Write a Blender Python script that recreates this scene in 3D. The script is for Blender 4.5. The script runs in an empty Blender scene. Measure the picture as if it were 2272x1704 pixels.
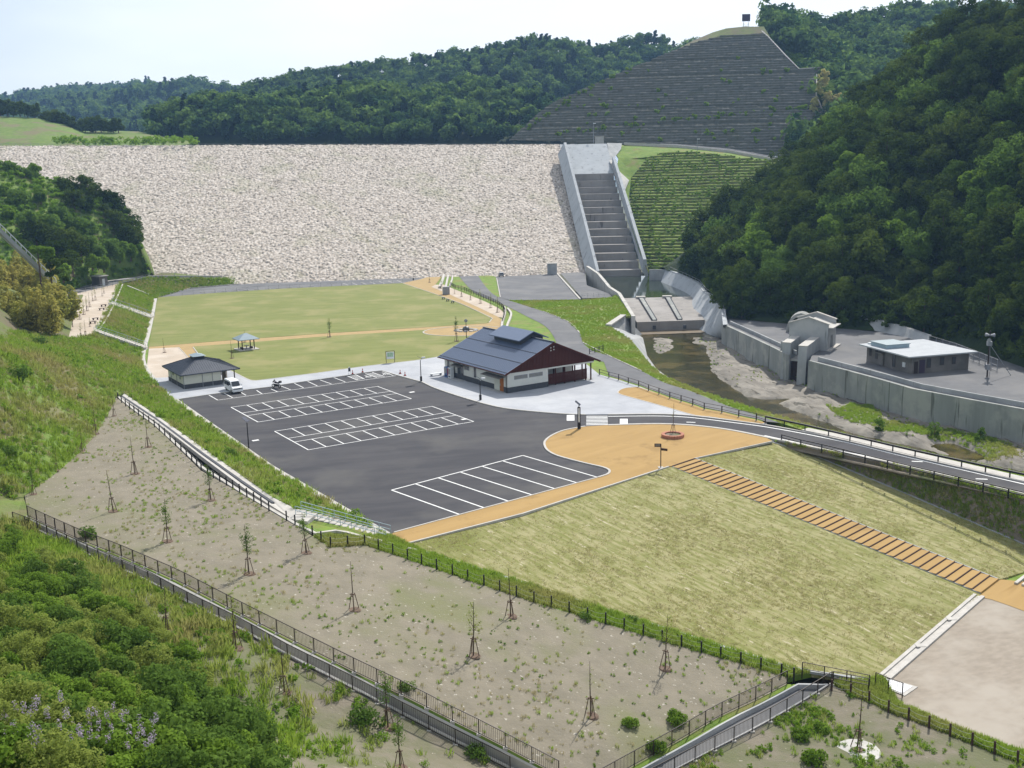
import bpy, bmesh, math, random
import numpy as np
from mathutils import Vector, Matrix
from mathutils.geometry import delaunay_2d_cdt, tessellate_polygon
R = math.radians
random.seed(7); RNG = np.random.default_rng(7)
SC = bpy.context.scene; COL = SC.collection

# ------------------------------------------------------------------ camera
PW, PH, FPX, HC = 2272, 1704, 2300.0, 34.93
_p, _r = R(11.63), R(-1.32)
_f0, _r0, _u0 = np.array([0, 1., 0]), np.array([1., 0, 0]), np.array([0, 0, 1.])
FW = _f0*math.cos(_p) - _u0*math.sin(_p); _u = _u0*math.cos(_p) + _f0*math.sin(_p)
RT = _r0*math.cos(_r) + _u*math.sin(_r); UP = _u*math.cos(_r) - _r0*math.sin(_r)
CP = np.array([0, 0, HC])
cam = bpy.data.cameras.new('camera'); cam.sensor_width = 36; cam.lens = FPX/PW*36
cam.clip_start = 0.5; cam.clip_end = 12000
camo = bpy.data.objects.new('camera', cam); COL.objects.link(camo)
camo.matrix_world = Matrix(((RT[0], UP[0], -FW[0], 0), (RT[1], UP[1], -FW[1], 0), (RT[2], UP[2], -FW[2], HC), (0, 0, 0, 1)))
SC.camera = camo
# ------------------------------------------------------------------ light
SUN_AZ, SUN_EL = R(24), R(46)
S_DIR = Vector((math.sin(SUN_AZ)*math.cos(SUN_EL), math.cos(SUN_AZ)*math.cos(SUN_EL), math.sin(SUN_EL)))
sl = bpy.data.lights.new('sun', 'SUN'); sl.energy = 4.8; sl.angle = R(0.53); sl.color = (1, .96, .9)
so = bpy.data.objects.new('sun', sl); COL.objects.link(so); so.rotation_euler = S_DIR.to_track_quat('Z', 'Y').to_euler()
so.location = (0, 0, 300)
w = bpy.data.worlds.new('World'); SC.world = w; w.use_nodes = True
nt = w.node_tree; nt.nodes.clear()
wo = nt.nodes.new('ShaderNodeOutputWorld'); bg = nt.nodes.new('ShaderNodeBackground'); sk = nt.nodes.new('ShaderNodeTexSky')
sk.sky_type = 'NISHITA'; sk.sun_disc = False; sk.sun_elevation = SUN_EL; sk.sun_rotation = SUN_AZ
sk.air_density = 1.0; sk.dust_density = 1.6; sk.ozone_density = 1.2; sk.altitude = 150
tc = nt.nodes.new('ShaderNodeTexCoord'); mp = nt.nodes.new('ShaderNodeMapping'); mp.inputs['Scale'].default_value = (.8, .8, 3)
nz = nt.nodes.new('ShaderNodeTexNoise'); nz.inputs['Scale'].default_value = 1.7; nz.inputs['Detail'].default_value = 5
rp = nt.nodes.new('ShaderNodeValToRGB'); rp.color_ramp.elements[0].position = .3; rp.color_ramp.elements[1].position = .7
rp.color_ramp.elements[0].color = (.08, .08, .08, 1); rp.color_ramp.elements[1].color = (.85, .85, .85, 1)
mx = nt.nodes.new('ShaderNodeMix'); mx.data_type = 'RGBA'; mx.inputs[7].default_value = (10.6, 11.0, 11.5, 1)
L = nt.links.new
L(tc.outputs['Generated'], mp.inputs[0]); L(mp.outputs[0], nz.inputs[0]); L(nz.outputs['Fac'], rp.inputs[0])
L(rp.outputs[0], mx.inputs[0]); L(sk.outputs[0], mx.inputs[6]); L(mx.outputs[2], bg.inputs[0]); bg.inputs[1].default_value = .1
L(bg.outputs[0], wo.inputs[0])
SC.view_settings.view_transform = 'Standard'; SC.view_settings.look = 'None'; SC.view_settings.exposure = 0.2; SC.view_settings.gamma = 1
SC.cycles.max_bounces = 6; SC.cycles.transparent_max_bounces = 6; SC.cycles.volume_bounces = 0
SC.cycles.volume_max_steps = 64

# ------------------------------------------------------------------ picture ray -> point of the place
def ray(px, py): return FW + RT*(px-PW/2)/FPX - UP*(py-PH/2)/FPX
def G(px, py, z=0.):
    d = ray(px, py); return CP + d*((z-HC)/d[2])
def D(px, py, Y):
    d = ray(px, py); return CP + d*(Y/d[1])
def GP(px, py, p0, n):                      # on a plane
    d = ray(px, py); return CP + d*(np.dot(p0-CP, n)/np.dot(d, n))
YAW = R(32.6); UX = np.array([math.cos(YAW), math.sin(YAW), 0]); VX = np.array([-math.sin(YAW), math.cos(YAW), 0])

# ------------------------------------------------------------------ materials
def mat(name, c1, c2=None, scale=1., c3=None, scale3=.1, t3=.55, w3=.1, rough=.85, bump=0., bscale=None, stretch=None, rotz=0, detail=6,
        metal=0., spec=.3, trans=0., contrast=.2, c4=None, scale4=3., t4=.6, obj=False):
    m = bpy.data.materials.new(name); m.use_nodes = True; n = m.node_tree; n.nodes.clear(); l = n.links.new
    out = n.nodes.new('ShaderNodeOutputMaterial'); b = n.nodes.new('ShaderNodeBsdfPrincipled')
    b.inputs['Roughness'].default_value = rough; b.inputs['Metallic'].default_value = metal; b.inputs['Specular IOR Level'].default_value = spec
    if obj: vec = n.nodes.new('ShaderNodeTexCoord').outputs['Object']
    else: vec = n.nodes.new('ShaderNodeNewGeometry').outputs['Position']
    if stretch:
        mpn = n.nodes.new('ShaderNodeMapping'); mpn.vector_type = 'TEXTURE'; mpn.inputs['Rotation'].default_value = (0, 0, rotz)
        mpn.inputs['Scale'].default_value = stretch; l(vec, mpn.inputs[0]); svec = mpn.outputs[0]
    else: svec = vec
    def noise(v, s, d=detail):
        q = n.nodes.new('ShaderNodeTexNoise'); q.inputs['Scale'].default_value = s; q.inputs['Detail'].default_value = d
        q.inputs['Roughness'].default_value = .62; l(v, q.inputs[0]); return q.outputs['Fac']
    def ramp(f, a, z):
        q = n.nodes.new('ShaderNodeMapRange'); q.inputs[1].default_value = a; q.inputs[2].default_value = z; q.interpolation_type = 'SMOOTHSTEP'
        l(f, q.inputs[0]); return q.outputs[0]
    def mix(f, a, c):
        q = n.nodes.new('ShaderNodeMix'); q.data_type = 'RGBA'; l(f, q.inputs[0])
        for i, v in ((6, a), (7, c)):
            if isinstance(v, tuple): q.inputs[i].default_value = v+(1,)
            else: l(v, q.inputs[i])
        return q.outputs[2]
    col = c1
    if c2: col = mix(ramp(noise(svec, scale), .5-contrast, .5+contrast), c1, c2)
    if c3: col = mix(ramp(noise(vec, scale3, 4), t3-w3, t3+w3), col, c3)
    if c4: col = mix(ramp(noise(svec, scale4, 3), t4-.03, t4+.05), col, c4)
    if isinstance(col, tuple): b.inputs['Base Color'].default_value = col+(1,)
    else: l(col, b.inputs['Base Color'])
    if bump:
        q = n.nodes.new('ShaderNodeBump'); q.inputs['Strength'].default_value = 1; q.inputs['Distance'].default_value = bump
        l(noise(svec, bscale or scale*3), q.inputs['Height']); l(q.outputs[0], b.inputs['Normal'])
    if trans:
        t = n.nodes.new('ShaderNodeBsdfTranslucent'); ms = n.nodes.new('ShaderNodeMixShader'); ms.inputs[0].default_value = trans
        if isinstance(col, tuple): t.inputs[0].default_value = col+(1,)
        else: l(col, t.inputs[0])
        l(b.outputs[0], ms.inputs[1]); l(t.outputs[0], ms.inputs[2]); l(ms.outputs[0], out.inputs[0])
    else: l(b.outputs[0], out.inputs[0])
    return m
def leafmat(name, c1, c2, trans=.35, c3=None, p3=.5):
    """foliage: colour varies from leaf clump to leaf clump and from plant to plant"""
    m = bpy.data.materials.new(name); m.use_nodes = True; n = m.node_tree; n.nodes.clear(); l = n.links.new
    out = n.nodes.new('ShaderNodeOutputMaterial'); b = n.nodes.new('ShaderNodeBsdfDiffuse'); t = n.nodes.new('ShaderNodeBsdfTranslucent')
    ms = n.nodes.new('ShaderNodeMixShader'); ms.inputs[0].default_value = trans
    g = n.nodes.new('ShaderNodeNewGeometry'); oi = n.nodes.new('ShaderNodeObjectInfo')
    ad = n.nodes.new('ShaderNodeMath'); ad.operation = 'ADD'; l(oi.outputs['Random'], ad.inputs[0])
    tx = n.nodes.new('ShaderNodeTexNoise'); tx.inputs['Scale'].default_value = .35; tx.inputs['Detail'].default_value = 3; l(g.outputs['Position'], tx.inputs[0])
    l(tx.outputs['Fac'], ad.inputs[1])
    ml = n.nodes.new('ShaderNodeMath'); ml.operation = 'MULTIPLY'; ml.inputs[1].default_value = .62; l(ad.outputs[0], ml.inputs[0])
    q = n.nodes.new('ShaderNodeMix'); q.data_type = 'RGBA'; q.inputs[6].default_value = c1+(1,); q.inputs[7].default_value = c2+(1,); l(ml.outputs[0], q.inputs[0])
    col = q.outputs[2]
    if c3:
        q2 = n.nodes.new('ShaderNodeMix'); q2.data_type = 'RGBA'; q2.inputs[7].default_value = c3+(1,); l(col, q2.inputs[6])
        mr = n.nodes.new('ShaderNodeMapRange'); mr.inputs[1].default_value = p3-.12; mr.inputs[2].default_value = p3+.12
        tx2 = n.nodes.new('ShaderNodeTexNoise'); tx2.inputs['Scale'].default_value = .09; l(g.outputs['Position'], tx2.inputs[0])
        l(tx2.outputs['Fac'], mr.inputs[0]); l(mr.outputs[0], q2.inputs[0]); col = q2.outputs[2]
    l(col, b.inputs[0]); l(col, t.inputs[0]); l(b.outputs[0], ms.inputs[1]); l(t.outputs[0], ms.inputs[2]); l(ms.outputs[0], out.inputs[0])
    return m
M = {}
SROT = math.atan2(-27.5, 24.7)
M['ground'] = mat('ground soil', (.09, .085, .05), (.06, .08, .03), .05)
M['asphalt'] = mat('asphalt', (.04, .04, .046), (.064, .062, .066), .35, c3=(.082, .079, .077), scale3=.07, t3=.58, w3=.12, rough=.92, bump=.004, bscale=30, stretch=(5, 1, 1), rotz=YAW-.35)
M['asphalt2'] = mat('weathered asphalt', (.115, .117, .122), (.145, .146, .15), .3, c3=(.17, .168, .166), scale3=.08, rough=.92)
M['paint'] = mat('road paint', (.78, .78, .76), (.62, .62, .6), 2., contrast=.3)
M['kerb'] = mat('kerb concrete', (.5, .475, .43), (.41, .39, .355), 1.2)
M['stripe'] = M['paint']
M['resin'] = mat('orange earth paving', (.385, .25, .095), (.335, .214, .078), .4, c3=(.29, .185, .068), scale3=.16, t3=.62, w3=.05, rough=.95, c4=(.29, .18, .062), scale4=.3, t4=.68, stretch=(6, .8, 1), rotz=YAW+.12)
M['resin2'] = mat('tan earth path', (.4, .28, .125), (.34, .245, .115), .4, rough=.95)
M['sandpad'] = mat('pale sand', (.48, .4, .315), (.41, .345, .27), .3, c3=(.53, .46, .38), scale3=.15, rough=.95)
M['sandyard'] = mat('grey sand yard', (.32, .275, .22), (.255, .218, .172), 1.8, c3=(.355, .315, .26), scale3=.12, t3=.56, rough=.95, bump=.02, bscale=4, c4=(.24, .2, .16), scale4=2.2, t4=.72, stretch=(2, 1, 1), rotz=.4)
M['lawn'] = mat('lawn turf', (.145, .17, .04), (.195, .21, .06), .5, c3=(.24, .23, .085), scale3=.09, t3=.56, w3=.12, rough=.95, bump=.02, bscale=8, c4=(.3, .28, .14), scale4=.7, t4=.7, stretch=(5, 1, 1), rotz=0.1)
M['turf'] = mat('patchy slope turf', (.185, .19, .055), (.31, .285, .14), 2.2, c3=(.165, .18, .04), scale3=.07, t3=.6, w3=.12, rough=.95, bump=.03, bscale=6, stretch=(6, 1, 1), rotz=SROT, contrast=.13, c4=(.46, .41, .28), scale4=2.6, t4=.66, detail=9)
M['grass'] = mat('rough bank grass', (.11, .185, .026), (.175, .25, .036), .5, c3=(.2, .19, .06), scale3=.16, t3=.58, w3=.09, rough=.95, bump=.08, bscale=3, c4=(.2, .18, .09), scale4=.9, t4=.68)
M['hillgrass'] = mat('hillside grass', (.1, .165, .028), (.155, .215, .042), .35, c3=(.17, .155, .075), scale3=.09, t3=.56, w3=.08, rough=.95, bump=.12, bscale=2, c4=(.22, .19, .11), scale4=.7, t4=.66)
M['soil'] = mat('bare gravelly soil', (.225, .198, .148), (.18, .16, .118), .5, c3=(.165, .165, .085), scale3=.085, t3=.58, w3=.12, rough=.97, bump=.05, bscale=4, c4=(.42, .39, .33), scale4=2.8, t4=.67, detail=9)
M['scrubsoil'] = mat('weedy soil', (.19, .165, .125), (.15, .14, .09), .4, c3=(.13, .135, .07), scale3=.1, t3=.5, w3=.06, rough=.97, bump=.08, bscale=3, c4=(.4, .36, .3), scale4=2., t4=.7)
M['darksoil'] = mat('dark embankment soil', (.16, .135, .1), (.22, .185, .145), .5, c3=(.11, .12, .05), scale3=.13, t3=.52, w3=.08, rough=.97, bump=.08, bscale=2.5)
M['darkgrass'] = mat('dull grass', (.09, .125, .03), (.13, .15, .045), .4, c3=(.13, .11, .065), scale3=.07, rough=.97, bump=.06, bscale=2)
M['paving'] = mat('light grey paving', (.4, .412, .435), (.35, .362, .385), .35, c3=(.435, .445, .46), scale3=.1, rough=.9)
def add_joints(m, k=1.0, rot=YAW, dark=.86):
    n = m.node_tree; b = n.nodes['Principled BSDF'] if 'Principled BSDF' in n.nodes else [q for q in n.nodes if q.type == 'BSDF_PRINCIPLED'][0]
    src = b.inputs['Base Color'].links[0].from_socket
    g = n.nodes.new('ShaderNodeNewGeometry'); mp_ = n.nodes.new('ShaderNodeMapping'); mp_.inputs['Rotation'].default_value = (0, 0, -rot)
    br = n.nodes.new('ShaderNodeTexBrick'); br.inputs['Color1'].default_value = (1, 1, 1, 1); br.inputs['Color2'].default_value = (.95, .95, .95, 1)
    br.inputs['Mortar'].default_value = (dark, dark, dark, 1); br.inputs['Scale'].default_value = k; br.inputs['Mortar Size'].default_value = .03
    br.inputs['Brick Width'].default_value = 3.0; br.inputs['Row Height'].default_value = 3.0; br.offset = 0
    mu = n.nodes.new('ShaderNodeMix'); mu.data_type = 'RGBA'; mu.blend_type = 'MULTIPLY'; mu.inputs[0].default_value = 1
    l = n.links.new; l(g.outputs['Position'], mp_.inputs[0]); l(mp_.outputs[0], br.inputs[0]); l(src, mu.inputs[6]); l(br.outputs[0], mu.inputs[7]); l(mu.outputs[2], b.inputs['Base Color'])
add_joints(M['paving'])
M['concrete'] = mat('concrete', (.36, .37, .37), (.29, .3, .3), .4, c3=(.43, .43, .42), scale3=.15, rough=.9, bump=.01, bscale=3, c4=(.2, .21, .2), scale4=.6, t4=.66, stretch=(1, 1, 9))
M['concrete_pale'] = mat('pale concrete', (.52, .5, .46), (.42, .41, .38), .5, c3=(.34, .33, .3), scale3=.2, t3=.6, rough=.9)  # paler concrete blotched with a darker tone
M['concrete_wall'] = mat('streaked wall concrete', (.3, .31, .295), (.23, .24, .225), .5, c3=(.36, .36, .33), scale3=.2, rough=.92, c4=(.13, .135, .12), scale4=.8, t4=.62, stretch=(1, 1, 12))
M['stepconcrete'] = mat('step concrete', (.3, .28, .255), (.235, .22, .205), .3, c3=(.32, .3, .28), scale3=.12, rough=.9, c4=(.13, .12, .115), scale4=.5, t4=.66, stretch=(1, 1, 6))
M['rock'] = mat('river rock', (.225, .203, .17), (.15, .137, .115), .7, c3=(.275, .25, .21), scale3=.2, rough=.93, bump=.15, bscale=1.5, c4=(.085, .078, .06), scale4=.8, t4=.6, stretch=(5, 1, 1), rotz=1.9)
M['gravel'] = mat('gravel', (.3, .29, .275), (.16, .155, .15), 2.5, rough=.95, bump=.1, bscale=4)
def toned(name, stops, over, t0, t1):
    m = bpy.data.materials.new(name); m.use_nodes = True; n = m.node_tree; l = n.links.new
    b = n.nodes['Principled BSDF']; b.inputs['Roughness'].default_value = .95; b.inputs['Specular IOR Level'].default_value = .1
    at = n.nodes.new('ShaderNodeAttribute'); at.attribute_name = 'tone'
    cr = n.nodes.new('ShaderNodeValToRGB'); e = cr.color_ramp.elements
    e[0].position = 0; e[0].color = stops[0][1]+(1,); e[1].position = 1; e[1].color = stops[-1][1]+(1,)
    for p_, c_ in stops[1:-1]: k = e.new(p_); k.color = c_+(1,)
    g = n.nodes.new('ShaderNodeNewGeometry'); nz = n.nodes.new('ShaderNodeTexNoise'); nz.inputs['Scale'].default_value = .05; nz.inputs['Detail'].default_value = 8; nz.inputs['Roughness'].default_value = .75
    mr = n.nodes.new('ShaderNodeMapRange'); mr.inputs[1].default_value = t0; mr.inputs[2].default_value = t1; mr.inputs[4].default_value = .5
    mx = n.nodes.new('ShaderNodeMix'); mx.data_type = 'RGBA'; mx.inputs[7].default_value = over+(1,)
    l(at.outputs['Fac'], cr.inputs[0]); l(g.outputs['Position'], nz.inputs[0]); l(nz.outputs['Fac'], mr.inputs[0]); l(mr.outputs[0], mx.inputs[0]); l(cr.outputs[0], mx.inputs[6])
    l(mx.outputs[2], b.inputs['Base Color']); return m
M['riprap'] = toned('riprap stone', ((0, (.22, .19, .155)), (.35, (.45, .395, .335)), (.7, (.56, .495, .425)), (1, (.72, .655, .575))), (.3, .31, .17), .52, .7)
M['crib'] = toned('crib slope frames', ((0, (.06, .06, .042)), (.5, (.11, .112, .09)), (1, (.23, .225, .21))), (.08, .1, .035), .58, .75)
M['terraced'] = toned('green terraced slope', ((0, (.06, .06, .025)), (.45, (.13, .16, .04)), (1, (.24, .3, .07))), (.24, .2, .11), .55, .72)
M['water'] = mat('river water', (.022, .02, .006), (.05, .04, .011), .35, c3=(.1, .075, .026), scale3=.14, t3=.55, w3=.08, rough=.14, spec=.25, bump=.02, bscale=2.5)
M['poolwater'] = mat('pool water', (.02, .032, .02), (.03, .042, .026), .2, rough=.06, spec=.5, bump=.004, bscale=2.)
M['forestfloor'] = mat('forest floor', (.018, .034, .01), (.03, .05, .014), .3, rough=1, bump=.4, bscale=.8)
M['wetapron'] = mat('wet stained apron', (.2, .14, .075), (.13, .1, .06), .6, rough=.35, spec=.4)
M['white'] = mat('white render', (.66, .66, .6), (.6, .6, .55), .6, obj=True)
M['creme'] = mat('cream wall panel', (.63, .63, .53), (.57, .57, .49), .5, obj=True)
M['base'] = mat('grey plinth', (.06, .065, .075), (.08, .083, .09), 3., obj=True)
M['roof'] = mat('blue grey roof tile', (.105, .14, .215), (.12, .155, .23), 1.5, rough=.42, spec=.5, obj=True)  # base colour raised to carry some of the sky's reflection
M['roofdark'] = mat('dark metal roof', (.035, .045, .065), (.05, .06, .08), 1.2, rough=.5, spec=.4, obj=True)
M['redwood'] = mat('dark red timber', (.055, .013, .008), (.08, .02, .012), 2.5, stretch=(.12, .12, 3), obj=True)
M['orangewood'] = mat('orange door timber', (.4, .14, .03), (.33, .11, .025), 2., obj=True)
M['glass'] = mat('window glass', (.03, .035, .04), (.05, .055, .06), 2., rough=.1, spec=.5, obj=True)
M['paleglass'] = mat('frosted glass', (.24, .24, .22), (.2, .2, .19), 3., rough=.3, obj=True)
M['black'] = mat('black paint', (.012, .011, .012), (.018, .016, .016), 3., rough=.6)
M['brownmetal'] = mat('dark brown metal', (.03, .02, .017), (.04, .028, .022), 3., rough=.55)
M['steel'] = mat('galvanised steel', (.3, .31, .33), (.24, .25, .27), 3., rough=.45, metal=.3)
M['bluesteel'] = mat('blue grey handrail', (.32, .42, .47), (.27, .36, .41), 2., rough=.5)
M['rope'] = mat('white rope', (.68, .66, .6), (.55, .53, .48), 4.)
M['bark'] = mat('bark', (.075, .05, .035), (.11, .075, .05), 4.)
M['stake'] = mat('timber stake', (.16, .11, .075), (.12, .08, .055), 4.)
M['log'] = mat('dark log riser', (.05, .028, .022), (.075, .042, .03), 3.)
M['brick'] = mat('red brick ring', (.45, .2, .13), (.37, .16, .1), 3.)
M['whitepaint'] = mat('white vehicle paint', (.75, .76, .77), (.72, .73, .74), 1., rough=.3, spec=.5)
M['rubber'] = mat('rubber', (.015, .015, .015), (.02, .02, .02), 5.)
M['red'] = mat('red plastic', (.5, .06, .03), (.42, .05, .03), 3.)
M['blueplastic'] = mat('blue enamel', (.04, .1, .28), (.05, .12, .3), 3., rough=.4)
M['panel'] = mat('solar panel', (.025, .03, .05), (.04, .045, .07), 3., rough=.2, spec=.5)
M['lampwhite'] = mat('white lamp housing', (.7, .72, .72), (.62, .64, .64), 3., rough=.4)
M['signgreen'] = mat('green sign print', (.2, .38, .2), (.45, .55, .4), 4.)
M['signblack'] = mat('dark board', (.05, .035, .06), (.06, .045, .07), 2.)
M['bluegrey_roof'] = mat('blue grey pavilion roof', (.21, .28, .31), (.25, .31, .34), 1., rough=.45)
M['chute'] = mat('smooth chute concrete', (.42, .44, .45), (.36, .38, .39), .3, rough=.9, c4=(.27, .28, .29), scale4=.6, t4=.62, stretch=(1, 1, 8))
M['roofwhite'] = mat('pale roof membrane', (.43, .45, .465), (.37, .39, .405), .6)
M['greyblock'] = mat('grey brown block wall', (.155, .145, .13), (.12, .115, .105), .8, c3=(.2, .185, .17), scale3=.4, rough=.95)
M['granite'] = mat('dark granite', (.07, .08, .085), (.1, .11, .115), 5., rough=.35)
# foliage
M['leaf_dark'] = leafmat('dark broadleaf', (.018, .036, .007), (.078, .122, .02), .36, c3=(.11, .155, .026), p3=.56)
M['leaf_mid'] = leafmat('mid broadleaf', (.075, .14, .024), (.15, .24, .046), .46)
M['leaf_bright'] = leafmat('bright broadleaf', (.115, .2, .022), (.2, .31, .045), .47)
M['leaf_conifer'] = leafmat('dark conifer', (.012, .032, .013), (.022, .05, .018), .15)
M['leaf_far'] = leafmat('far broadleaf', (.075, .14, .03), (.19, .29, .065), .48, c3=(.034, .08, .03), p3=.52)
M['leaf_bamboo'] = leafmat('yellowing bamboo', (.42, .37, .1), (.3, .33, .07), .5, c3=(.42, .38, .1), p3=.5)
M['leaf_olive'] = leafmat('olive shrub', (.22, .27, .058), (.29, .35, .08), .52)
M['leaf_yellow'] = leafmat('straw shrub', (.62, .53, .25), (.48, .47, .17), .5)
M['grassblade'] = leafmat('grass blades', (.19, .31, .036), (.29, .4, .055), .5, c3=(.36, .34, .12), p3=.58)
M['turfblade'] = leafmat('dry turf blades', (.33, .335, .105), (.55, .5, .25), .52)
M['weed'] = leafmat('weed leaves', (.15, .27, .028), (.23, .36, .045), .5)
M['dryweed'] = leafmat('straw stalks', (.5, .43, .26), (.4, .37, .18), .4)
M['flower'] = leafmat('mauve blossom', (.4, .33, .43), (.5, .42, .52), .3)

# ------------------------------------------------------------------ object helpers
def tag(o, label=None, cat=None, group=None, kind=None):
    if label: o['label'] = label
    if cat: o['category'] = cat
    if group: o['group'] = group
    if kind: o['kind'] = kind
    return o
def link(name, me, m=None, parent=None, smooth=False):
    o = bpy.data.objects.new(name, me); COL.objects.link(o)
    if m: me.materials.append(M[m] if isinstance(m, str) else m)
    if parent: o.parent = parent
    if smooth: me.polygons.foreach_set('use_smooth', [True]*len(me.polygons))
    return o
def thing(name, label, cat, loc=(0, 0, 0), rz=0., group=None):
    o = bpy.data.objects.new(name, None); COL.objects.link(o); o.location = tuple(map(float, loc)); o.rotation_euler = (0, 0, rz)
    o.empty_display_size = .3
    return tag(o, label, cat, group)
def copy_thing(root, loc, rz=0., scale=1., label=None, group=None):
    c = root.copy(); COL.objects.link(c); c.location = tuple(map(float, loc)); c.rotation_euler = (0, 0, rz); c.scale = (scale,)*3 if not isinstance(scale, tuple) else scale
    if label: c['label'] = label
    if group: c['group'] = group
    for ch in root.children:
        d = ch.copy(); COL.objects.link(d); d.parent = c
        for g in ch.children:
            e = g.copy(); COL.objects.link(e); e.parent = d
    return c
class MB:
    def __init__(s): s.v = []; s.f = []
    def add(s, v, f):
        o = len(s.v); s.v += [tuple(map(float, q)) for q in v]; s.f += [tuple(i+o for i in q) for q in f]; return s
    def box(s, x0, x1, y0, y1, z0, z1):
        return s.add([(x0, y0, z0), (x1, y0, z0), (x1, y1, z0), (x0, y1, z0), (x0, y0, z1), (x1, y0, z1), (x1, y1, z1), (x0, y1, z1)],
                     [(0, 3, 2, 1), (4, 5, 6, 7), (0, 1, 5, 4), (1, 2, 6, 5), (2, 3, 7, 6), (3, 0, 4, 7)])
    def bar(s, a, b, wd, h=None, up=(0, 0, 1)):
        """rectangular bar from a to b"""
        h = h or wd; a = Vector(a); b = Vector(b); d = (b-a).normalized(); up = Vector(up)
        if abs(d.dot(up)) > .99: up = Vector((1, 0, 0))
        x = d.cross(up).normalized(); y = x.cross(d)
        v = [p+x*sx*wd/2+y*sy*h/2 for p in (a, b) for sx, sy in ((-1, -1), (1, -1), (1, 1), (-1, 1))]
        return s.add(v, [(0, 1, 2, 3), (7, 6, 5, 4), (0, 4, 5, 1), (1, 5, 6, 2), (2, 6, 7, 3), (3, 7, 4, 0)])
    def tube(s, pts, rad, n=6, cap=True):
        """tapered tube along pts; rad scalar or list"""
        pts = [Vector(p) for p in pts]; rad = [rad]*len(pts) if np.isscalar(rad) else rad; v = []; f = []
        for i, p in enumerate(pts):
            d = (pts[min(i+1, len(pts)-1)]-pts[max(i-1, 0)]).normalized(); u = Vector((0, 0, 1)) if abs(d.z) < .9 else Vector((1, 0, 0))
            x = d.cross(u).normalized(); y = d.cross(x)
            v += [p+(x*math.cos(2*math.pi*k/n)+y*math.sin(2*math.pi*k/n))*rad[i] for k in range(n)]
        for i in range(len(pts)-1):
            f += [(i*n+k, i*n+(k+1) % n, (i+1)*n+(k+1) % n, (i+1)*n+k) for k in range(n)]
        if cap: f += [tuple(range(n))[::-1], tuple((len(pts)-1)*n+k for k in range(n))]
        return s.add(v, f)
    def lathe(s, prof, c=(0, 0, 0), n=16):
        v = []; f = []
        for r_, z in prof: v += [(c[0]+r_*math.cos(2*math.pi*k/n), c[1]+r_*math.sin(2*math.pi*k/n), c[2]+z) for k in range(n)]
        for i in range(len(prof)-1): f += [(i*n+k, i*n+(k+1) % n, (i+1)*n+(k+1) % n, (i+1)*n+k) for k in range(n)]
        f.append(tuple((len(prof)-1)*n+k for k in range(n)))
        return s.add(v, f)
    def prism(s, poly, axis, a0, a1):
        """extrude a 2-D polygon: axis 'x' (poly y,z) or 'y' (poly x,z) or 'z' (poly x,y)"""
        mk = {'x': lambda p, a: (a, p[0], p[1]), 'y': lambda p, a: (p[0], a, p[1]), 'z': lambda p, a: (p[0], p[1], a)}[axis]
        n = len(poly); v = [mk(p, a0) for p in poly]+[mk(p, a1) for p in poly]
        f = [tuple(range(n)), tuple(range(2*n-1, n-1, -1))]+[(i, i+n, (i+1) % n+n, (i+1) % n) for i in range(n)]
        return s.add(v, f)
    def build(s, name, m, parent=None, smooth=False, bevel=0, fix=True):
        me = bpy.data.meshes.new(name); me.from_pydata(s.v, [], s.f)
        if fix or bevel:
            bm = bmesh.new(); bm.from_mesh(me)
            if bevel: bmesh.ops.bevel(bm, geom=bm.edges[:], offset=bevel, segments=1, affect='EDGES', clamp_overlap=True)
            bmesh.ops.recalc_face_normals(bm, faces=bm.faces); bm.to_mesh(me); bm.free()
        me.update(); return link(name, me, m, parent, smooth)
def np_mesh(name, v, f, k):
    """big mesh from numpy arrays, k corners per face"""
    me = bpy.data.meshes.new(name); v = np.asarray(v, np.float32); f = np.asarray(f, np.int32)
    me.vertices.add(len(v)); me.vertices.foreach_set('co', v.ravel()); me.loops.add(f.size); me.loops.foreach_set('vertex_index', f.ravel())
    me.polygons.add(len(f)); me.polygons.foreach_set('loop_start', np.arange(0, f.size, k, dtype=np.int32)); me.update(calc_edges=True); return me
def struct(o): o['kind'] = 'structure'; return o

# ------------------------------------------------------------------ noise
_perm = RNG.random((256, 256))
def vnoise(x, y):
    xi = np.floor(x).astype(int); yi = np.floor(y).astype(int); fx = x-xi; fy = y-yi; fx = fx*fx*(3-2*fx); fy = fy*fy*(3-2*fy)
    g = lambda a, b: _perm[a % 256, b % 256]
    return (g(xi, yi)*(1-fx)+g(xi+1, yi)*fx)*(1-fy)+(g(xi, yi+1)*(1-fx)+g(xi+1, yi+1)*fx)*fy
def fbm(x, y, o=4):
    s = 0; a = 1; t = 0
    for i in range(o): s = s+a*vnoise(x*2**i+17.3*i, y*2**i+5.1*i); t += a; a *= .5
    return s/t-.5

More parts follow.
